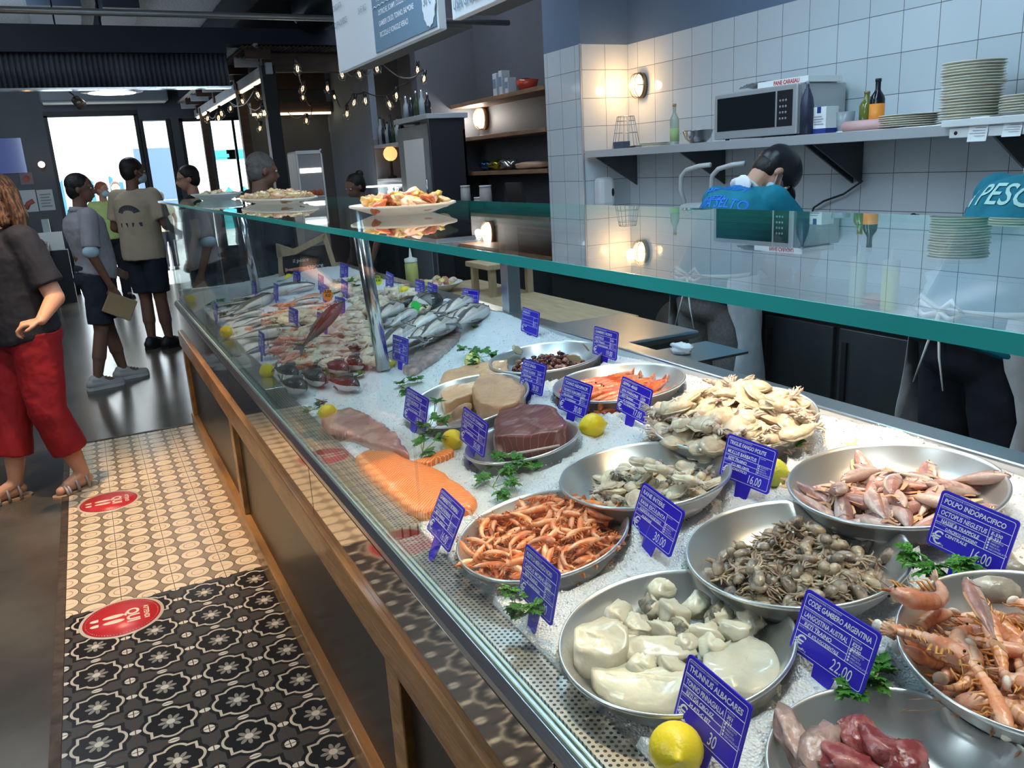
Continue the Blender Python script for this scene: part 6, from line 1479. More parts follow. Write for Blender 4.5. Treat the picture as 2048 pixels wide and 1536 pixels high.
# cabinet with open shelves and glass door
t = thing('tall_cabinet', 'tall grey cabinet with open shelves at left and a frosted door, bottles on top', 'cabinet', (2.9, 8.2, 0)); cg_ = mat('cabinet_grey', (.17, .18, .19), .45, var=.15, vscale=6); cd = mat('cabinet_dark_side', (.03, .03, .035), .4)
ya = at(862, 300, X=2.9).y-8.2; yb = at(800, 300, X=2.9).y-8.2; yc_ = at(747, 300, X=2.9).y-8.2; ZT = 2.03
MB().box((0, ya, 0), (.35, ya+.03, ZT)).build('side_panel', cd, t); MB().box((0, yb-.03, 0), (.35, yb+.03, ZT-.05)).build('middle_panel', cg_, t); MB().box((0, yc_-.03, 0), (.35, yc_, 1.93)).build('side_panel', cg_, t)
MB().box((-.03, ya-.02, ZT), (.38, yb+.04, ZT+.045)).build('top_board', mat('pale_board', (.42, .46, .50), .5), t, bevel=.004); MB().box((.33, ya, 0), (.35, yc_, 1.93)).build('back_panel', mat('mirror_back', (.35, .38, .40), .12, .9), t)
d = MB().box((-.012, ya+.04, .4), (.012, yb-.04, ZT-.04)).build('door', cg_, t, bevel=.003); MB().box((-.016, ya+.14, .55), (-.012, yb-.16, ZT-.16)).build('frosted_pane', mat('frosted_pane', (.40, .44, .47), .25), d); MB().tube([(-.03, ya+.09, 1.32), (-.03, ya+.09, 1.5)], .01, 8).build('door_handle', steel, d)
for z in (1.87, 1.52, 1.25, .9): MB().box((.0, yb+.03, z-.03), (.34, yc_-.03, z)).build('open_shelf', mat('pale_board', (.42, .46, .50), .5), t, bevel=.003)
rnd = random.Random(9)
for i in range(7):
    c_ = ((.02, .02, .025), (.35, .42, .46), (.04, .06, .03), (.02, .03, .04), (.3, .36, .4))[i % 5]; yy = 8.2+yb+.10+i*(yc_-yb-.2)/6; hh = rnd.uniform(.20, .27)
    b2 = thing('liqueur_bottle', ('liqueur bottle on the upper open shelf of the tall cabinet, number counted from its right end ' + str(i+1)) if False else 'liqueur bottle standing in the row on the upper shelf of the tall cabinet', 'bottle', (2.97, yy, 1.871), group='bottles on the tall cabinet shelf')
    MB().lathe([(0, 0), (.032, 0), (.032, hh*.6), (.012, hh*.78), (.012, hh)], 14).build('body', mat('liq%d' % (i % 5), c_, .12), b2); MB().lathe([(.014, hh), (.014, hh+.02), (0, hh+.02)], 10).build('cap', black, b2)
for i in range(5):
    yy = 8.2+ya+.12+i*.14; hh = rnd.uniform(.16, .24); b2 = thing('small_bottle', 'small bottle in the row on top of the tall cabinet', 'bottle', (2.95, yy, ZT+.046), group='bottles on top of the tall cabinet')
    MB().lathe([(0, 0), (.03, 0), (.03, hh*.6), (.012, hh*.8), (.012, hh)], 14).build('body', MATS['liq%d' % (i % 5)], b2); MB().lathe([(.014, hh), (.014, hh+.02), (0, hh+.02)], 10).build('cap', steel, b2)
p = at(826, 235, X=3.05); t = thing('green_board', 'dark green pointed surf-shaped board leaning above the tall cabinet', 'board', (3.08, p.y, ZT+.046)); MB().prism([(-.10, 0), (.10, 0), (.12, .18), (.07, .36), (0, .42), (-.07, .36), (-.12, .18)], -.01, .01, T=frame((0, 0, 0), (0, -1, 0), (0.15, 0, .99), (-.99, 0, .15))).build('board', mat('dark_green_paint', (.03, .06, .035), .5), t)
p = at(778, 300, X=2.97); t = thing('globe_lamp', 'small amber globe lamp on the open shelf of the tall cabinet', 'lamp', (2.98, p.y, 1.521)); MB().lathe([(0, 0), (.05, 0), (.05, .02), (.015, .03), (.015, .2)], 16).build('stand', blackm, t); MB().ell((0, 0, .25), .075).build('globe', mat('amber_glow', (1, .6, .3), .4, emit=(1, .45, .15), estr=1.5), t)
for i, px in enumerate((760, 772, 786, 792)):
    p = at(px, 330, X=2.97); t = thing('glass_jar', 'glass jar on the lower open shelf of the tall cabinet', 'jar', (3.0, p.y, 1.251), group='jars on the open shelf of the tall cabinet'); MB().lathe([(0, 0), (.04, 0), (.042, .13), (.03, .15), (.03, .16), (0, .16)], 16).build('body', mat('smoky_jar', (.15, .16, .17), .1), t); MB().lathe([(.034, .16), (.034, .18), (0, .18)], 14).build('lid', steel, t)
p = at(800, 372, X=2.9); t = thing('green_plant', 'small bright green plant beside the tall cabinet', 'plant', (2.72, 8.0, 1.16)); g = MB(); rnd = random.Random(2)
for i in range(30):
    a = rnd.random()*6.28; e = V(math.cos(a)*.12, math.sin(a)*.12, .10+rnd.random()*.14); 
    g.tube([(0, 0, .04), e*.6 + Vector((0, 0, .05)), e], [.004, .022, .003], 5, flat=.25)
g.build('leaves', mat('bright_leaf', (.04, .30, .04), .5), t); MB().lathe([(0, 0), (.05, 0), (.065, .08), (0, .08)], 16).build('pot', white_pl, t)
p = at(718, 345, Y=10.55); t = thing('wall_poster', 'pale poster with a blue block on the far bar wall under the lamp', 'poster', (p.x, 10.59, p.z)); MB().box((-.16, 0, -.24), (.16, .008, .16)).build('sheet', mat('poster_grey', (.42, .46, .48), .6), t); MB().box((-.13, -.003, -.2), (-.02, 0, .05)).build('blue_block', mat('poster_blue', (.05, .18, .28), .6), t)
p = at(668, 250, Y=10.5); t = thing('wall_conduit', 'thin grey conduit with a junction box on the far bar wall', 'conduit', (p.x, 10.57, 0)); MB().tube([(0, 0, 1.2), (0, 0, 2.45)], .012, 8).build('pipe', mat('conduit_grey', (.2, .2, .2), .5), t); MB().box((-.05, -.03, p.z-.08), (.05, .02, p.z+.1)).build('junction_box', mat('box_grey', (.3, .3, .3), .5), t, bevel=.006)
for i, (px, py) in enumerate(((655, 388), (664, 386), (672, 384), (684, 380), (692, 386))):
    p = at(px, py, Y=7.75); hh = (.14, .13, .2, .24, .12)[i]; t = thing('bar_bottle', 'small dark bar bottle at the left end of the bar counter', 'bottle', (2.04+.09*i, 7.84, 1.161), group='bottles at the left end of the bar counter'); MB().lathe([(0, 0), (.024, 0), (.024, hh*.6), (.008, hh*.8), (.008, hh)], 12).build('body', MATS['liq%d' % (i % 5)], t); MB().lathe([(.011, hh), (.011, hh+.015), (0, hh+.015)], 8).build('stopper', steel, t)
# string light bulbs
BULBS = [(595, 138, 17), (605, 178, 15), (606, 195, 12), (516, 190, 15), (529, 226, 15), (516, 233, 11), (520, 257, 12), (461, 217, 11), (485, 203, 12), (443, 227, 13), (437, 236, 13), (415, 237, 12), (655, 177, 14), (669, 194, 11), (627, 215, 10), (613, 242, 12), (566, 221, 10), (684, 149, 17), (719, 149, 15), (754, 137, 18), (835, 140, 12), (848, 158, 14), (793, 192, 14), (779, 209, 13), (731, 202, 10), (708, 206, 12), (694, 228, 11)]
first = None; BP = []
for i, (px, py, d) in enumerate(BULBS):
    d = max(d, 14.5) if px > 690 else d; dep = .062*1636/d; dr = (fw + rt*((px-1024)/FPX) - up*((py-768)/FPX)); p = EYE + dr*dep; BP.append(p)
    if first is None:
        first = thing('string_light_bulb', 'x', 'bulb')
        MB().lathe([(0, -.045), (.012, -.043), (.024, -.032), (.031, -.012), (.030, .004), (.020, .026), (.013, .036)], 20).build('bulb_glass', bulb_glass, first)
        MB().tube([(-.006, 0, .02), (-.008, 0, -.01), (0, 0, -.018), (.008, 0, -.01), (.006, 0, .02)], .0022, 5).build('filament', fil_glow, first)
        MB().lathe([(0, .075), (.014, .075), (.016, .04), (.014, .032), (0, .032)], 14).build('socket', black, first)
        o = first
    else: o = dup(first)
    o.matrix_world = TR(p, rx=.25*math.sin(i*2.1), ry=.3*math.sin(i*1.3)); o['label'] = 'clear round string light bulb hanging from the black cable under the kiosk roof'; o['group'] = 'string lights of the bar kiosk'
def wire(idx, lab, end=None):
    pts = []
    for a, b2 in zip(idx[:-1], idx[1:]):
        A, Bq = BP[a] + V(0, 0, .075), BP[b2] + V(0, 0, .075)
        for k in range(8):
            u_ = k/8; q = A.lerp(Bq, u_); q.z -= .10*math.sin(u_*PI)*min(1, (A-Bq).length); pts.append(q)
    pts.append(BP[idx[-1]] + V(0, 0, .075)); tagit(MB().tube(pts, .005, 5).build('light_cable', black), lab, 'cable')
wire([0, 1, 2, 14, 15, 16], 'black string light cable near the front kiosk post'); wire([3, 7, 8, 4, 5, 6], 'black string light cable with the bulb cluster by the window'); wire([9, 10, 11], 'short black string light cable at the far window')
wire([12, 13, 26, 25, 24, 23, 22, 21, 20], 'black string light cable sagging above the tall cabinet'); wire([17, 18, 19, 21], 'black string light cable under the menu board')
# seafood platters on the glass shelf
ZG = 1.4975
def platter(px, py, rx, ry, lab, n, seed, col_set, bowl=False):
    p = at(px, py, Z=ZG+.01); t = thing('serving_platter', lab, 'platter', (p.x, p.y, ZG))
    hgt = .018 if not bowl else .03
    t.rotation_euler = (0, 0, 0)
    MB().lathe([(0, .0), (.55, .0), (.62, .003), (.96, hgt), (1.0, hgt+.002), (1.0, hgt+.006), (.94, hgt+.006), (.60, .010), (0, .008)], 48).build('dish', plate_m if not bowl else mat('blue_grey_dish', (.35, .42, .46), .3), t); t.children[0].scale = (rx, ry, 1)
    rnd = random.Random(seed); protos = [chunk_mb(.05, .032, .022, seed+i, p=2.3, rag=.45).build('antipasto_piece', fm('antipasto%d%d' % (seed, i), c_, rand=.3)) for i, c_ in enumerate(col_set)]
    ms = []
    for i in range(n):
        a = rnd.random()*6.28; q = math.sqrt(rnd.random())*.85; ms.append(TR((p.x + rx*q*math.cos(a), p.y + ry*q*math.sin(a), ZG+.014 + .022*(1-q) + rnd.uniform(0, .012)), rx=rnd.uniform(-.5, .5), ry=rnd.uniform(-.5, .5), rz=rnd.random()*6.28))
    for q in protos: tagit(q, 'x', 'seafood')
    scatter(protos, ms, 'fried seafood on the ' + lab.split(',')[0], 'crispy seafood piece heaped on the ' + lab.split(',')[0])
platter(805, 418, .125, .165, 'nearest serving platter on the glass shelf, cream oval plate', 44, 101, ((.42, .12, .05), (.70, .45, .20), (.60, .38, .08), (.72, .48, .34)))
platter(555, 401, .13, .42, 'middle serving platter on the glass shelf, long cream plate', 46, 105, ((.50, .25, .12), (.60, .40, .20), (.45, .30, .12)))
platter(434, 396, .13, .30, 'farthest serving platter on the glass shelf, blue-grey dish', 22, 109, ((.45, .30, .18), (.40, .35, .20)), True)
# things standing behind the counter in the distance
p = at(808, 575, X=1.70); t = thing('squeeze_bottle', 'yellow-green squeeze bottle behind the fish near the blue tags', 'bottle', (1.70, p.y, .88)); MB().lathe([(0, 0), (.04, 0), (.04, .17), (.034, .19)], 20).build('body', mat('squeeze_olive', (.55, .55, .18), .35), t); MB().lathe([(.04, .185), (.04, .205), (.01, .215), (.004, .27), (0, .27)], 16).build('cap', MATS['milky_cap'], t)
t2_ = thing('rear_prep_table', 'low wooden prep table behind the far half of the fish counter', 'table', (2.0, 4.1, 0)); MB().box((-.32, -.9, .82), (.3, .95, .86)).build('table_top', wood_lt, t2_, bevel=.004)
for sx in (-.28, .26):
    for sy in (-.84, .88): MB().box((sx-.025, sy-.025, 0), (sx+.025, sy+.025, .82)).build('leg', wood_lt, t2_)
t.location.z = .861; t.location.x = 1.76
p = at(868, 558, X=1.86); t = thing('salad_bowl', 'white bowl of mixed seafood salad on the prep table behind the fish', 'bowl', (1.88, p.y, .861)); MB().lathe([(0, 0), (.08, 0), (.155, .05), (.16, .055), (.15, .055), (.08, .01), (0, .01)], 32).build('bowl', white_pl, t)
rnd = random.Random(8); pro = [chunk_mb(.05, .035, .03, 200+i, p=2.3, rag=.4).build('salad_piece', fm('salad%d' % i, c_)) for i, c_ in enumerate(((.70, .52, .40), (.62, .28, .18), (.75, .62, .20)))]
for q in pro: tagit(q, 'x', 'seafood')
scatter(pro, [TR((1.88 + rnd.uniform(-.09, .09), p.y + rnd.uniform(-.09, .09), .861+.045+rnd.uniform(0, .03)), rx=rnd.random(), rz=rnd.random()*6) for i in range(22)], 'seafood salad in the white bowl', 'pale or orange piece of seafood salad in the white bowl')
t = thing('wooden_stool', 'pale wooden stool behind the counter beside the dark opening', 'stool', (2.15, at(960, 540, X=2.15).y-.3, 0)); MB().box((-.16, -.16, 1.02), (.16, .16, 1.05)).build('seat', wood_lt, t, bevel=.004)
for sx in (-.12, .12):
    for sy in (-.12, .12): MB().box((sx-.018, sy-.018, 0), (sx+.018, sy+.018, 1.02)).build('leg', wood_lt, t)
# floor decals
rd = mat('red_vinyl', (.62, .03, .035), .35, var=.05); wv = mat('cream_vinyl', (.78, .66, .50), .45)
for cx, cy, lab in ((-.130, 4.565, 'round red floor sticker with footprints lettered QUI, on the cream tiles'), (-.124, 3.215, 'round red floor sticker with footprints lettered QUI, on the edge of the dark tiles')):
    t = thing('floor_sticker', lab, 'sticker', (cx, cy, .0031)); MB().lathe([(0, 0), (.15, 0), (.15, .0006), (0, .0006)], 64).build('rim', wv, t); MB().lathe([(0, .0006), (.138, .0006), (.138, .0011), (0, .0011)], 64).build('red_disc', rd, t)
    mb = MB(); Fd = frame((0, 0, .0014), (0, -1, 0), (1, 0, 0), (0, 0, 1))
    tmp = MB(); put_text(tmp, 'QUI', 0, .018, 0, .062, bold=.0022, align='CENTER'); put_text(tmp, 'ATTENDI', 0, .078, 0, .026, bold=.0006, align='CENTER')
    for sx in (-1, 1):
        tmp.add([(sx*.021 + .014*(1 if k else 1)*math.cos(a)*(1+.12*math.sin(a)), -.030 + .038*math.sin(a), 0) for k, a in enumerate([i*PI/12 for i in range(24)])], [tuple(range(24))])
        tmp.add([(sx*.021 + .011*math.cos(a), -.094 + (.018*math.sin(a) if math.sin(a) < 0 else .012*min(1, math.sin(a)*3)), 0) for a in [i*PI/12 for i in range(24)]], [tuple(range(24))])
    for k in range(72):
        a = k*PI/36; c_, s_ = math.cos(a), math.sin(a); tmp.add([(c_*.128-.0012, s_*.128-.0012, 0), (c_*.128+.0012, s_*.128-.0012, 0), (c_*.128+.0012, s_*.128+.0012, 0), (c_*.128-.0012, s_*.128+.0012, 0)], [(0, 1, 2, 3)])
    mb.add(tmp.v, tmp.f, 0, False, Fd); mb.build('lettering', wv, t)
# ------------------------------------------------------------------ people
WR = bpy.data.textures.new('cloth_folds', 'CLOUDS'); WR.noise_scale = .09; WR.noise_depth = 3
def hand_mb(mb, w, d, n, side, curl=.5, s=1., spread=.12):
    """w wrist point, d pointing direction, n palm normal (towards palm side), side +1 = thumb towards cross(d,n)"""
    d = d.normalized(); n = (n - d*n.dot(d)).normalized(); x = d.cross(n)*side
    c0 = w; c1 = w + d*.085*s
    for k in (-.028, -.010, .010, .028): mb.cap(c0 + x*k*.7*s, c1 + x*k*s, .013*s, .0115*s, 8)
    for i, (k, l) in enumerate(((.031, .068), (.011, .078), (-.010, .072), (-.029, .056))):
        a = c1 + x*k*s; dd = (d + x*spread*k*20*.12).normalized()
        ang = curl*(.55+.1*i); p1 = a + (dd*math.cos(ang) + n*math.sin(ang))*l*.48*s
        ang2 = ang + curl*.9; p2 = p1 + (dd*math.cos(ang2) + n*math.sin(ang2))*l*.32*s
        ang3 = ang2 + curl*.7; p3 = p2 + (dd*math.cos(ang3) + n*math.sin(ang3))*l*.24*s
        mb.cap(a, p1, .0095*s, .0088*s, 8); mb.cap(p1, p2, .0088*s, .008*s, 8); mb.cap(p2, p3, .008*s, .0068*s, 8)
    t0 = w + d*.022*s + x*.022*s; t1 = t0 + (x*.75 + d*.55 + n*.2).normalized()*.038*s; t2 = t1 + (x*.25 + d*.9 + n*.35).normalized()*.032*s
    mb.cap(t0, t1, .0135*s, .011*s, 8); mb.cap(t1, t2, .0105*s, .0085*s, 8)
def person(lab, x, y, yaw, h=1.72, J=None, top=None, sleeve=.55, bottom=None, botlen='shorts', skinm=None, hair=None, hairstyle='short', mask=None, lean=0., headrot=(0, 0), bulk=1., shoe=None, vox=.009, curl=.5, z=0., hem=.86, legs=True, palm=None, sock=None, female=False, belly=0.):
    skinm = skinm or skin
    j = dict(hipL=V(-.09, 0, .92), hipR=V(.09, 0, .92), kneeL=V(-.10, .015, .50), kneeR=V(.10, .015, .50), ankL=V(-.10, -.01, .085), ankR=V(.10, -.01, .085),
             shL=V(-.175, 0, 1.41), shR=V(.175, 0, 1.41), elL=V(-.235, -.03, 1.12), elR=V(.235, -.03, 1.12), wrL=V(-.225, .07, .88), wrR=V(.225, .07, .88),
             toeL=V(-.12, .16, .03), toeR=V(.12, .16, .03), hdL=V(0, .2, -1), hdR=V(0, .2, -1))
    for k, v in (J or {}).items(): j[k] = V(*v)
    Lr = Matrix.Translation((0, 0, .98)) @ Matrix.Rotation(-lean, 4, 'X') @ Matrix.Translation((0, 0, -.98))
    up_ = lambda v: (Lr @ v) if lean else v
    keep = set((J or {}).keys())
    for k in ('shL', 'shR', 'elL', 'elR', 'wrL', 'wrR'):
        if k not in keep: j[k] = up_(j[k])
    s = h/1.72
    root = thing('person', lab, 'person', M=Matrix.Translation((x, y, z)) @ Matrix.Rotation(yaw, 4, 'Z') @ Matrix.Scale(s, 4))
    B = MB(); b = bulk
    nk = up_(V(0, -.01, 1.46)); hd = up_(V(0, .012, 1.50))
    HR = (Matrix.Rotation(-lean, 3, 'X') if lean else Matrix.Identity(3)) @ Matrix.Rotation(headrot[1], 3, 'Z') @ Matrix.Rotation(-headrot[0], 3, 'X')
    hc = hd + HR @ V(0, .01, .115)
    H = lambda a, b2, c: hc + HR @ V(a, b2, c)
    B.cap(up_(V(0, -.012, 1.38)), hd + HR @ V(0, -.012, .05), .060, .053, 12)
    B.ell(hc + HR @ V(0, -.008, .025), (.075, .095, .088), 18, 12, R=HR); B.ell(H(0, .030, -.035), (.056, .060, .068), 16, 10, R=HR); B.ell(H(0, .045, -.080), (.032, .032, .026), 12, 8, R=HR)
    B.cap(H(0, .088, .005), H(0, .108, -.028), .010, .014, 8); B.ell(H(0, .085, -.058), (.024, .014, .010), 10, 6, R=HR)
    for sx in (-1, 1):
        B.ell(H(sx*.076, -.005, -.008), (.010, .018, .030), 10, 8, R=HR); B.ell(H(sx*.033, .083, .022), (.022, .010, .008), 8, 6, R=HR)
    # torso inside the clothes
    for zc, rx_, ry in ((.95, .155*b, .11*b), (1.08, .135*b, .10*b+belly*.5), (1.22, .15*b, .11*b), (1.34, .165*b, .105*b)): B.ell(up_(V(0, 0, zc)), (rx_, ry, .11), 16, 8)
    for S in 'LR':
        sg = -1 if S == 'L' else 1
        B.cap(j['sh'+S], j['el'+S], .050*b, .040*b, 12); B.cap(j['el'+S], j['wr'+S], .040*b, .026, 12)
        hdv = (j['wr'+S]-j['el'+S]).normalized(); pn = (palm[S] if palm and S in palm else V(-sg, .2, 0))
        pn = V(*pn) if not isinstance(pn, Vector) else pn
        hand_mb(B, j['wr'+S], hdv if ('hd'+S) not in (J or {}) else j['hd'+S], pn, 1 if S == 'L' else -1, curl)
        if legs:
            B.cap(j['hip'+S], j['knee'+S], .083*b, .056*b, 14); B.cap(j['knee'+S], j['ank'+S]*.55+j['knee'+S]*.45, .053*b, .055*b, 14); B.cap(j['ank'+S]*.55+j['knee'+S]*.45, j['ank'+S], .052*b, .036, 12)
            B.cap(j['ank'+S], j['ank'+S]*.3+j['toe'+S]*.7, .036, .030, 10); B.cap(j['ank'+S]+V(0, -.02, -.04), j['toe'+S], .032, .026, 10)
    B.build('body', skinm, root, remesh=vox, smoothit=2)
    for sx in (-1, 1):
        ey = MB(); ey.ell(H(sx*.031, .083, .008), (.012, .009, .009), 10, 6, 0, R=HR); ey.ell(H(sx*.031, .090, .008), (.0055, .004, .0055), 8, 5, 1, R=HR)
        ey.build('eye', [mat('eye_white', (.6, .6, .58), .3), m_eye], root)
    out = {}
    if top:
        T = MB(); c = .014; bl = belly
        sp = [(hem, .174, bl*.3), (.92, .176, bl*.5), (1.0, .170, bl), (1.08, .165, bl), (1.16, .166, bl*.7), (1.24, .172, bl*.3), (1.32, .176, 0), (1.38, .160, 0), (1.42, .115, 0), (1.445, .075, 0)]
        T.tube([up_(V(0, q[2], q[0])) for q in sp], [q[1]*b+c for q in sp], 26, 0, True, None, .80, True, (0, 1, 0))
        if female:
            for sx in (-1, 1): T.ell(up_(V(sx*.075, .095, 1.27)), (.075, .06, .075), 14, 10)
        T.cap(up_(V(-.12, 0, 1.405)), up_(V(.12, 0, 1.405)), .065, .065, 12)
        T.cone(up_(V(0, -.012, 1.40)), up_(V(0, -.010, 1.452)), .085, .066, 18)
        for S in 'LR':
            a, e = j['sh'+S], j['el'+S]; q = a.lerp(e, min(1., sleeve)*1.08); T.cap(a + V(0, 0, -.01), a.lerp(e, .3), .070*b, .070*b, 12)
            T.tube([a, q], [.066*b, .068*b], 16)
            if sleeve > 1.: T.cap(e, j['wr'+S].lerp(e, .1), .058, .045, 12)
        o = T.build('shirt', top, root, remesh=vox, smoothit=8)
        q = o.modifiers.new('folds', 'DISPLACE'); q.texture = WR; q.strength = .014; q.mid_level = .5; q.texture_coords = 'LOCAL'
        out['shirt'] = o
    if bottom:
        P = MB(); P.ell(V(0, 0, .98), (.162*b, .128*b, .09), 20, 10); P.ell(V(0, -.01, .90), (.170*b, .135*b, .11), 20, 10)
        for S in 'LR':
            hp, kn, an = j['hip'+S], j['knee'+S], j['ank'+S]
            if botlen == 'shorts': P.tube([hp + V(0, 0, .02), kn + (hp-kn)*.10], [.105*b, .092*b], 18)
            elif botlen == 'capri': P.tube([hp + V(0, 0, .02), kn, an + (kn-an)*.38], [.108*b, .080*b, .078*b], 18)
            else: P.tube([hp + V(0, 0, .02), kn, an + V(0, 0, -.02)], [.106*b, .078*b, .070*b], 18)
        o = P.build('trousers' if botlen != 'shorts' else 'shorts', bottom, root, remesh=vox, smoothit=5)
        q = o.modifiers.new('folds', 'DISPLACE'); q.texture = WR; q.strength = .014; q.mid_level = .5; q.texture_coords = 'LOCAL'
    if shoe and legs:
        for S in 'LR':
            a = j['ank'+S]; t = j['toe'+S]; d = (t-a); d.z = 0; d.normalize(); sx = V(d.y, -d.x, 0); g = MB(); base = V(a.x, a.y, t.z-.028)
            if shoe[1] == 'sneaker':
                g.cap(base - d*.05 + V(0, 0, .045), base + d*.05 + V(0, 0, .045), .047, .045, 12); g.cap(base + d*.05 + V(0, 0, .035), base + d*.17 + V(0, 0, .030), .046, .036, 12); g.cap(base - d*.03 + V(0, 0, .08), base + d*.02 + V(0, 0, .075), .042, .042, 12)
                o = g.build('shoe', shoe[0], root, remesh=.008, smoothit=2)
                so = MB(); so.prism([(base + d*u + sx*v)[:2] for u, v in ((-.095, -.02), (-.06, -.042), (.05, -.044), (.13, -.050), (.185, -.035), (.208, 0), (.185, .035), (.13, .050), (.05, .044), (-.06, .042), (-.095, .02))], base.z-.002, base.z+.022); so.build('sole', shoe[2], o)
                lc = MB()
                for k in range(4): p = base + d*(.045+.025*k) + V(0, 0, .098-.009*k); lc.tube([p - sx*.022, p + V(0, 0, .006), p + sx*.022], .0035, 5)
                lc.build('lace', shoe[2], o)
            else:   # sandal
                so = MB(); so.prism([(base + d*u + sx*v)[:2] for u, v in ((-.07, -.02), (-.05, -.036), (.05, -.036), (.13, -.046), (.175, -.03), (.19, 0), (.175, .03), (.13, .046), (.05, .036), (-.05, .036), (-.07, .02))], base.z-.012, base.z+.008)
                o = so.build('sandal_sole', shoe[2], root); st = MB()
                for u, hh, w in ((.0, .085, .045), (.06, .072, .045), (.11, .050, .046), (.125, .045, .046)): st.tube([base + d*u + sx*(w*math.cos(k*PI/8)) + V(0, 0, .005+hh*math.sin(k*PI/8)) for k in range(9)], .009, 6)
                st.tube([base + d*.02 + V(0, 0, .088), base + d*.13 + V(0, 0, .052)], .012, 6); st.build('sandal_strap', shoe[0], o)
    if hair:
        Hm = MB()
        Hm.ell(H(0, -.022, .040), (.086, .098, .088), 20, 12, R=HR); Hm.ell(H(0, -.045, -.005), (.080, .070, .085), 16, 10, R=HR)
        if hairstyle == 'long':
            for k in range(9):
                a = -1.0 + 2.0*k/8; r = .085
                p0 = H(r*math.sin(a*1.5), -.03 - .06*math.cos(a*1.5), .02); q = H(.11*math.sin(a*1.5), -.05-.05*math.cos(a*1.5), -.10); e = H(.135*math.sin(a*1.4), -.045-.03*math.cos(a), -.22 - .02*(k % 3))
                Hm.cap(p0, q, .035, .040, 10); Hm.cap(q, e, .040, .022, 10)
            Hm.cap(H(.07, .03, .05), H(.095, .01, -.12), .022, .030, 10); Hm.cap(H(-.07, .03, .05), H(-.095, .01, -.12), .022, .030, 10)
        if hairstyle == 'bun': Hm.ell(H(0, -.10, .095), (.04, .04, .038), 12, 8)
        if hairstyle == 'cap':
            pass
        o = Hm.build('hair', hair, root, remesh=vox*.8, smoothit=1); q = o.modifiers.new('strands', 'DISPLACE'); q.texture = WR; q.strength = .012; q.texture_coords = 'LOCAL'
    if mask:
        g = MB(); g.ell(H(0, .072, -.050), (.052, .042, .047), 18, 12, R=HR); g.ell(H(0, .050, -.060), (.062, .05, .04), 16, 10, R=HR)
        o = g.build('face_mask', mask, root, remesh=.006, smoothit=2); lp_ = MB()
        for sx in (-1, 1): lp_.tube([H(sx*.055, .06, -.03), H(sx*.078, .0, .012), H(sx*.080, -.015, -.005), H(sx*.058, .05, -.065)], .0018, 5)
        lp_.build('ear_loop', mask, o)
    return root, out, H, HR, j
def project_on(shirt_o, mb, Mloc, d, name, m, parent, off=.003):
    """drop a flat local-space drawing onto the shirt surface along direction d (all in the person's local space)"""
    dg = bpy.context.evaluated_depsgraph_get(); dg.update(); ev = shirt_o.evaluated_get(dg); me = ev.to_mesh()
    bv = BVHTree.FromPolygons([v.co.copy() for v in me.vertices], [tuple(p.vertices) for p in me.polygons]); ev.to_mesh_clear()
    vs = [Mloc @ v for v in mb.v]; keep = {}; nv = []
    for i, v in enumerate(vs):
        hit = bv.ray_cast(v, d)
        if hit[0] is not None and hit[3] < .6: keep[i] = len(nv); nv.append(hit[0] - d*off)
    fs = [[keep[i] for i in f] for f in mb.f if all(i in keep for i in f)]
    o = MB(); o.add(nv, fs); return o.build(name, m, parent)
def densetext(lines, size, m=None, **k):
    mb = MB(); y = 0
    for s, sz in lines: put_text(mb, s, 0, y, 0, sz, **k); y -= sz*.95
    bm = bmesh.new(); me = bpy.data.meshes.new('t'); me.from_pydata([tuple(v) for v in mb.v], [], mb.f); bm.from_mesh(me)
    bmesh.ops.triangulate(bm, faces=bm.faces[:]); bmesh.ops.subdivide_edges(bm, edges=[e for e in bm.edges if e.calc_length() > .02], cuts=2)
    bmesh.ops.triangulate(bm, faces=bm.faces[:])
    o = MB(); o.v = [v.co.copy() for v in bm.verts]; bm.verts.index_update(); o.f = [[v.index for v in f.verts] for f in bm.faces]; bm.free(); bpy.data.meshes.remove(me); return o
hair_br = mat('brown_hair', (.045, .02, .010), .45, col2=(.22, .10, .04), c2scale=14, stretch=(6, 6, 1), bump=.6, bscale=60)
hair_dk = mat('dark_hair', (.012, .010, .009), .5, bump=.5, bscale=80); hair_gr = mat('grey_hair', (.12, .11, .10), .6, bump=.6, bscale=90, var=.3, vscale=30)
hair_rd = mat('reddish_hair', (.35, .10, .04), .6)
mask_b = mat('pale_blue_mask', (.42, .58, .66), .8); mask_w = mat('white_mask', (.72, .74, .78), .8)
navy = mat('navy_cotton', (.012, .014, .022), .85, bump=.3, bscale=20); redc = mat('red_cotton', (.27, .006, .012), .75, var=.15, vscale=6, bump=.4, bscale=14)
cream = mat('cream_cotton', (.52, .43, .30), .85, var=.08, bump=.3, bscale=18); greyp = mat('grey_polo_cotton', (.33, .33, .35), .85, var=.08, bump=.3, bscale=18)
shortd = mat('dark_shorts_cotton', (.018, .022, .035), .85, var=.2, vscale=10); limec = mat('lime_cotton', (.52, .62, .22), .85, var=.1)
white_r = mat('white_rubber', (.55, .55, .53), .5); shoe_w = mat('grey_white_trainer', (.42, .41, .39), .6, var=.1); shoe_k = mat('black_trainer', (.015, .015, .017), .5)
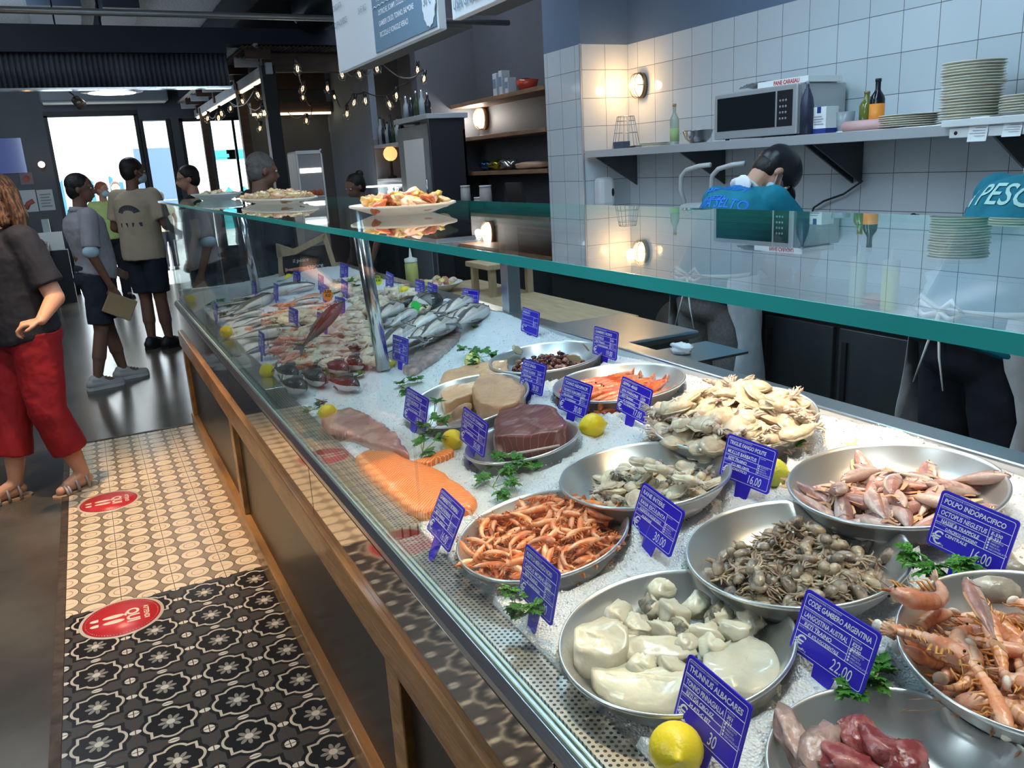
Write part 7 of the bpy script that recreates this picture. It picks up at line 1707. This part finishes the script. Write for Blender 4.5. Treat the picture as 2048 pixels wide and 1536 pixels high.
# woman in red trousers walking to the left
r, o, H, HR, j = person('woman with long brown hair, dark top and red cropped trousers walking past the counter', -.37, 4.93, math.radians(118), 1.68,
    J=dict(hipL=(-.10, 0, .90), hipR=(.10, 0, .90), kneeL=(-.11, .02, .50), kneeR=(.10, .10, .50), ankL=(-.10, -.10, .09), ankR=(.10, .17, .09), toeL=(-.11, .04, .03), toeR=(.11, .33, .03),
           elL=(-.27, -.06, 1.10), wrL=(-.42, .10, 1.02), hdL=(.42, .79, -.12), elR=(.25, -.06, 1.10), wrR=(.16, .16, 1.05), hdR=(-.7, .7, 0)),
    top=navy, sleeve=.72, bottom=redc, botlen='capri', skinm=mat('warm_skin', (.56, .29, .18), .5, sss=.15), hair=hair_br, hairstyle='long', mask=mask_w, shoe=(mat('silver_strap', (.34, .29, .26), .35, .4), 'sandal', mat('tan_sole', (.40, .26, .16), .6)), vox=.0065, bulk=1.2, curl=1.0, hem=.90, female=True, palm={'L': (0, -.3, -1), 'R': (0, -.3, -1)}, belly=.02)
# man in grey polo
r, o, H, HR, j = person('man in grey polo shirt and dark shorts holding a paper bag, mask on his elbow', -.005, 7.50, math.radians(-76), 1.70,
    J=dict(kneeL=(-.09, .06, .49), kneeR=(.09, -.04, .49), ankL=(-.09, .12, .085), ankR=(.10, -.14, .085), toeL=(-.09, .29, .03), toeR=(.10, .03, .03), elR=(.235, -.04, 1.10), wrR=(.22, .06, .84), elL=(-.235, .0, 1.12), wrL=(-.2, .2, .95)),
    top=greyp, sleeve=.75, bottom=shortd, skinm=skin_tan, hair=hair_dk, shoe=(shoe_w, 'sneaker', white_r), vox=.008, hem=.93, belly=.035, headrot=(.05, -.5), bulk=1.05)
for S in ('R',):
    g = MB(); e = j['elR']; g.ell(e + V(.02, -.01, .03), (.05, .065, .05), 14, 8); g.build('mask_on_elbow', mask_b, r, remesh=.008)
cg = MB(); cg.cone(V(0, -.015, 1.435), V(0, -.010, 1.475), .085, .072, 20); cg.build('collar', greyp, r)
bt_ = MB(); bt_.lathe([(.168, .925), (.176, .925), (.176, .955), (.168, .955)], 28, sy=.76); bt_.build('belt', black, r)
w_ = r.matrix_world if False else (Matrix.Translation((-.005, 7.50, 0)) @ Matrix.Rotation(math.radians(-76), 4, 'Z') @ Matrix.Scale(1.70/1.72, 4))
p = w_ @ (j['wrR'] + V(0, .03, -.10)); t = thing('paper_bag', 'small brown paper bag held low in the hand of the man in the grey polo', 'bag', M=TR((p.x, p.y-.02, p.z-.08), ry=.5, rz=-.1))
MB().box((-.11, -.018, -.07), (.11, .018, .09)).build('bag_body', mat('kraft_paper', (.35, .25, .13), .75, var=.1, bump=.3), t, bevel=.008); MB().box((-.11, -.02, .085), (.11, .02, .10)).build('folded_top', MATS['kraft_paper'], t)
# man in cream T-shirt
r, o, H, HR, j = person('tall man in cream T-shirt and dark shorts seen from behind at the counter end', .47, 8.85, math.radians(-38), 1.84,
    J=dict(kneeL=(-.08, .03, .49), kneeR=(.09, .0, .49), ankL=(-.07, .0, .085), ankR=(.10, .02, .085), toeL=(-.06, .17, .03), toeR=(.15, .17, .03), elR=(.26, .02, 1.13), wrR=(.22, .24, 1.05), elL=(-.25, .0, 1.13), wrL=(-.16, .22, 1.02)),
    top=cream, sleeve=.7, bottom=shortd, skinm=skin_tan, hair=hair_dk, mask=mask_b, shoe=(shoe_k, 'sneaker', shoe_k), vox=.010, hem=.84, bulk=1.08, headrot=(.1, -.6))
g = MB(); n = 10
for k in range(9):   # fan of dark strokes and a small oval below, printed on the back
    a = PI*(.15+.7*k/8); g.add([(math.cos(a-.1)*.055, math.sin(a-.1)*.045, 0), (math.cos(a+.1)*.055, math.sin(a+.1)*.045, 0), (math.cos(a+.14)*.11, math.sin(a+.14)*.09, 0), (math.cos(a-.14)*.11, math.sin(a-.14)*.09, 0)], [(0, 1, 2, 3)])
for x0 in (-.10, .02): g.add([(x0, -.10, 0), (x0+.08, -.10, 0), (x0+.08, -.065, 0), (x0, -.065, 0)], [(0, 1, 2, 3)])
project_on(o['shirt'], g, frame((0.02, -.5, 1.24), (1, 0, 0), (0, 0, 1), (0, -1, 0)), V(0, 1, 0), 'back_print', mat('dark_print', (.06, .07, .08), .8), r)
# person in lime top in the doorway
person('person in lime green top, dark trousers and blue mask standing in the bright doorway', .30, 13.3, PI+.3, 1.66, top=limec, sleeve=.8, bottom=navy, botlen='long', hair=hair_rd, mask=mask_b, shoe=(shoe_k, 'sneaker', shoe_k), vox=.014, hem=.9, headrot=(0, .3))
person('woman in pale top standing across the bright street beyond the door', at(232, 380, Y=17.5).x, 17.5, PI, 1.68, top=mat('pale_cotton', (.75, .72, .70), .8), sleeve=.5, bottom=navy, botlen='long', hair=hair_br, hairstyle='short', shoe=(shoe_k, 'sneaker', shoe_k), vox=.018)
person('dark-haired person sitting far outside, framed by the door sidelight', at(322, 400, Y=17.).x, 17., 0, 1.45, top=mat('beige_cotton', (.5, .42, .3), .8), sleeve=.5, bottom=navy, botlen='long', hair=hair_dk, shoe=(shoe_k, 'sneaker', shoe_k), vox=.018)
# two customers behind the far end of the counter
r, o, H, HR, j = person('man with glasses and dark shirt standing behind the far end of the counter', .98, 8.6, math.radians(70), 1.74, top=navy, bottom=navy, botlen='long', hair=hair_dk, mask=None, shoe=(shoe_k, 'sneaker', shoe_k), vox=.012, headrot=(.1, .4))
g = MB()
for sx in (-1, 1): g.tube([H(sx*.032 + .022*math.cos(k*PI/6), .094, .010 + .018*math.sin(k*PI/6)) for k in range(13)], .0018, 5)
g.tube([H(-.054, .09, .012), H(-.078, 0, .015)], .0016, 5); g.tube([H(.054, .09, .012), H(.078, 0, .015)], .0016, 5); g.build('glasses', blackm, r)
person('heavy grey-haired man in dark jacket standing at the far end of the counter', 1.16, 6.2, math.radians(-75), 1.76, top=mat('charcoal_cloth', (.03, .035, .045), .8), sleeve=1.2, bottom=navy, botlen='long', hair=hair_gr, shoe=(shoe_k, 'sneaker', shoe_k), vox=.010, bulk=1.35, headrot=(.15, -.2), skinm=skin_tan)
person('woman with dark hair in a bun behind the bar near the glowing display', 2.25, 7.35, math.radians(100), 1.58, top=black, bottom=navy, botlen='long', hair=hair_dk, hairstyle='bun', shoe=(shoe_k, 'sneaker', shoe_k), vox=.011, skinm=skin_tan, headrot=(.3, .2))
# fishmonger one, bending over the bench, back to the counter
trou = mat('grey_checked_cotton', (.19, .18, .175), .85, bump=.2, bscale=200, var=.2, vscale=90)
def monger(lab, x, y, yaw, h, lean, headrot, lines, lmat, trousers, z=0., cap=True, size=.075, tx0=-.20, tz=1.36):
    r, o, H, HR, j = person(lab, x, y, yaw, h, J=dict(kneeL=(-.11, .02, .50), kneeR=(.11, .02, .50), elL=(-.27, .36, 1.10), elR=(.27, .36, 1.10), wrL=(-.13, .52, .99), wrR=(.13, .52, .99)), top=teal, sleeve=.8, bottom=trousers, botlen='long', hair=hair_dk, mask=mask_b, lean=lean, headrot=headrot, shoe=(shoe_k, 'sneaker', shoe_k), vox=.0085, bulk=1.10, hem=.87, curl=.7)
    if cap:
        g = MB(); g.ell(H(0, -.014, .052), (.097, .116, .090), 22, 12, R=HR); g.ell(H(0, -.050, .020), (.092, .080, .080), 18, 10, R=HR); c_ = g.build('cap', black, r, remesh=.007, smoothit=2)
        g = MB(); g.ell(H(0, .115, .030), (.062, .055, .008), 18, 6, R=HR @ Matrix.Rotation(-.25, 3, 'X')); g.build('cap_visor', black, c_)
    Lr = Matrix.Translation((0, 0, .98)) @ Matrix.Rotation(-lean, 4, 'X') @ Matrix.Translation((0, 0, -.98))
    n_ = MB(); c0 = Lr @ V(0, -.02, 1.455); n_.ell(c0, (.085, .075, .022), 20, 8, R=Matrix.Rotation(-lean-.3, 3, 'X')); n_.ell(Lr @ V(.03, -.075, 1.45), (.05, .012, .045), 12, 8); n_.build('white_neck_cloth', paper, r, remesh=.007)
    tm = densetext(lines, size, sx=.85, bold=.001, shear=.1)
    dirv = (Matrix.Rotation(-lean, 3, 'X') @ V(0, 1, 0)); upv = (Matrix.Rotation(-lean, 3, 'X') @ V(0, 0, 1)); oo = Lr @ V(tx0, -.45, tz)
    project_on(o['shirt'], tm, frame(oo, (1, 0, 0), upv, -dirv), dirv, 'back_lettering', lmat, r)
    # apron: sheets on both sides and a bow at the back
    a2 = MB()
    for sgn in (-1, 1):
        vs = []; m_ = 8
        for iz in range(9):
            zz = 1.03 - iz*.075
            for ia in range(m_+1):
                th = math.radians(90 - sgn*(10 + (112+5*math.sin(iz*1.3)-iz*1.5)*ia/m_)); rr = .215 + .012*iz*.5 + .008*math.sin(ia*2+iz)
                vs.append(V(rr*math.cos(th), rr*.88*math.sin(th), zz))
        fs = [(i*(m_+1)+k, i*(m_+1)+k+1, (i+1)*(m_+1)+k+1, (i+1)*(m_+1)+k) for i in range(8) for k in range(m_)]
        a2.add(vs, fs, 0, True)
    q = a2.build('apron', apron_m, r); mo = q.modifiers.new('S', 'SOLIDIFY'); mo.thickness = .002
    bw_ = MB(); bw_.lathe([(.192, 1.025), (.199, 1.025), (.199, 1.045), (.192, 1.045)], 32, sy=.80)
    bw_.build('apron_string', paper, r)
    bo = MB()
    for sx in (-1, 1): bo.tube([(0, -.165, 1.035), (sx*.06, -.185, 1.075), (sx*.10, -.18, 1.04), (sx*.05, -.18, 1.015), (0, -.165, 1.03)], .009, 6); bo.tube([(0, -.17, 1.03), (sx*.03, -.185, .90), (sx*.06, -.19, .80)], [.006, .005, .003], 6, flat=.5)
    bo.build('apron_bow', paper, r)
    return r
monger('fishmonger in teal shirt lettered in blue, black cap and white apron bending over the bench', 2.63, 3.05, math.radians(-84), 1.74, .50, (.75, -.45), [('PESCHERIA', .068), ('LA FRESCHEZZA', .036), ('GIOIA SELTO', .068)], mat('royal_blue_ink', (.01, .16, .62), .7), trou, tx0=-.19, tz=1.395)
monger('fishmonger in teal shirt with mint lettering and dark jeans at the right edge', 2.52, 1.63, math.radians(-100), 1.79, .50, (.5, -.2), [('LA PESCHERIA', .105)], mat('mint_ink', (.38, .66, .60), .7), mat('dark_denim', (.01, .012, .02), .85), tx0=-.22, tz=1.30)
# ------------------------------------------------------------------ camera, sky, lamps
cam = bpy.data.objects.new('camera', bpy.data.cameras.new('camera')); COL.objects.link(cam)
cam.matrix_world = frame(EYE, rt, up, -fw)
cam.data.sensor_width = 36; cam.data.lens = FPX/2048*36; cam.data.clip_start = .02; cam.data.clip_end = 100
bpy.context.scene.camera = cam
wd = bpy.data.worlds.new('sky'); bpy.context.scene.world = wd; wd.use_nodes = True
bg = wd.node_tree.nodes['Background']; bg.inputs[0].default_value = (.80, .91, 1., 1); bg.inputs[1].default_value = 8
def area(name, loc, target, size, sizey, power, col, portal=False, spread=PI):
    l = bpy.data.lights.new(name, 'AREA'); l.shape = 'RECTANGLE'; l.size = size; l.size_y = sizey; l.energy = power; l.color = col; l.spread = spread
    o = bpy.data.objects.new(name, l); COL.objects.link(o); o.location = loc
    o.rotation_euler = (Vector(target)-Vector(loc)).to_track_quat('-Z', 'Y').to_euler()
    if portal: l.cycles.is_portal = True
    return o
def spot(name, loc, target, power, col, angle=1.2, blend=.6, r=.04):
    l = bpy.data.lights.new(name, 'SPOT'); l.energy = power; l.color = col; l.spot_size = angle; l.spot_blend = blend; l.shadow_soft_size = r
    o = bpy.data.objects.new(name, l); COL.objects.link(o); o.location = loc
    o.rotation_euler = (Vector(target)-Vector(loc)).to_track_quat('-Z', 'Y').to_euler(); return o
def point(name, loc, power, col, r=.03):
    l = bpy.data.lights.new(name, 'POINT'); l.energy = power; l.color = col; l.shadow_soft_size = r
    o = bpy.data.objects.new(name, l); COL.objects.link(o); o.location = loc; return o
area('door_portal', (.38, YE-.1, 1.33), (.38, 0, 1.33), 1.2, 2.66, 1, (1, 1, 1), True)
area('window_portal', (2.2, YE-.1, 1.5), (2.2, 0, 1.5), 1.2, 2.1, 1, (1, 1, 1), True)
WARM = (1., .66, .36); NEUT = (1., .86, .70); COOL = (.62, .80, 1.)
# warm ceiling spots above the customer side and the middle of the counter
spot('ceiling_spot', (-.2, 4.2, 3.3), (.0, 4.15, 0), 360, WARM, .95, .9)
spot('ceiling_spot', (1.1, 1.6, 3.0), (.92, 1.40, .95), 420, WARM, .95, 1.)
spot('ceiling_spot', (1.5, .2, 3.0), (1.05, 1.0, .95), 75, WARM, .8, 1.)
spot('ceiling_spot', (.0, 2.0, 3.3), (.1, 2.2, 0), 90, WARM, .9, .9)
spot('ceiling_spot', (-.9, 3.4, 3.2), (-.42, 4.95, .9), 110, WARM, .55, .9)
# overhead area lights added as fill for counter, kitchen, aisle and bar
area('overhead_fill', (.9, .55, 3.1), (.95, .75, .9), .5, 1.4, 15, (.93, .95, 1.), spread=1.7)
area('overhead_fill', (1.1, 3.9, 3.1), (1.0, 3.9, .9), .3, 2.6, 50, COOL)
area('overhead_fill', (2.4, 2.4, 3.4), (3.3, 2.5, 1.2), .3, 4.6, 88, (.50, .78, 1.))
area('overhead_fill', (-1.6, 7, 3.6), (-1.2, 7, 0), .4, 4, 60, (.75, .86, 1.))  # fill added over the aisle
area('overhead_fill', (-2.6, 1.6, 3.0), (.4, 2.0, 1.3), .4, 3.0, 75, (.80, .88, 1.))  # added on the aisle side to brighten the glass edge and price tags
area('overhead_fill', (2.6, 6.6, 3.4), (2.6, 7.4, 1.2), .3, 1.6, 34, (.75, .86, 1.))
area('far_ceiling_fill', (-.6, 10.0, 2.9), (-.4, 12.3, 3.7), .3, 3, 60, (.65, .82, 1.))  # added behind the beam, out of view, to brighten the far ceiling panels
point('bulkhead_lamp_light', (3.60, 5.10, 2.09), 5, (1., .58, .25))
point('bulkhead_lamp_light', (3.46, p2.y, p2.z), 7, (1., .93, .82))
point('bulkhead_lamp_light', (p3.x, 10.42, p3.z), 7, (1., .93, .82))
sc = bpy.context.scene
sc.view_settings.view_transform = 'Standard'; sc.view_settings.look = 'None'; sc.view_settings.gamma = 1; sc.view_settings.exposure = 0.; sc.view_settings.use_curve_mapping = False
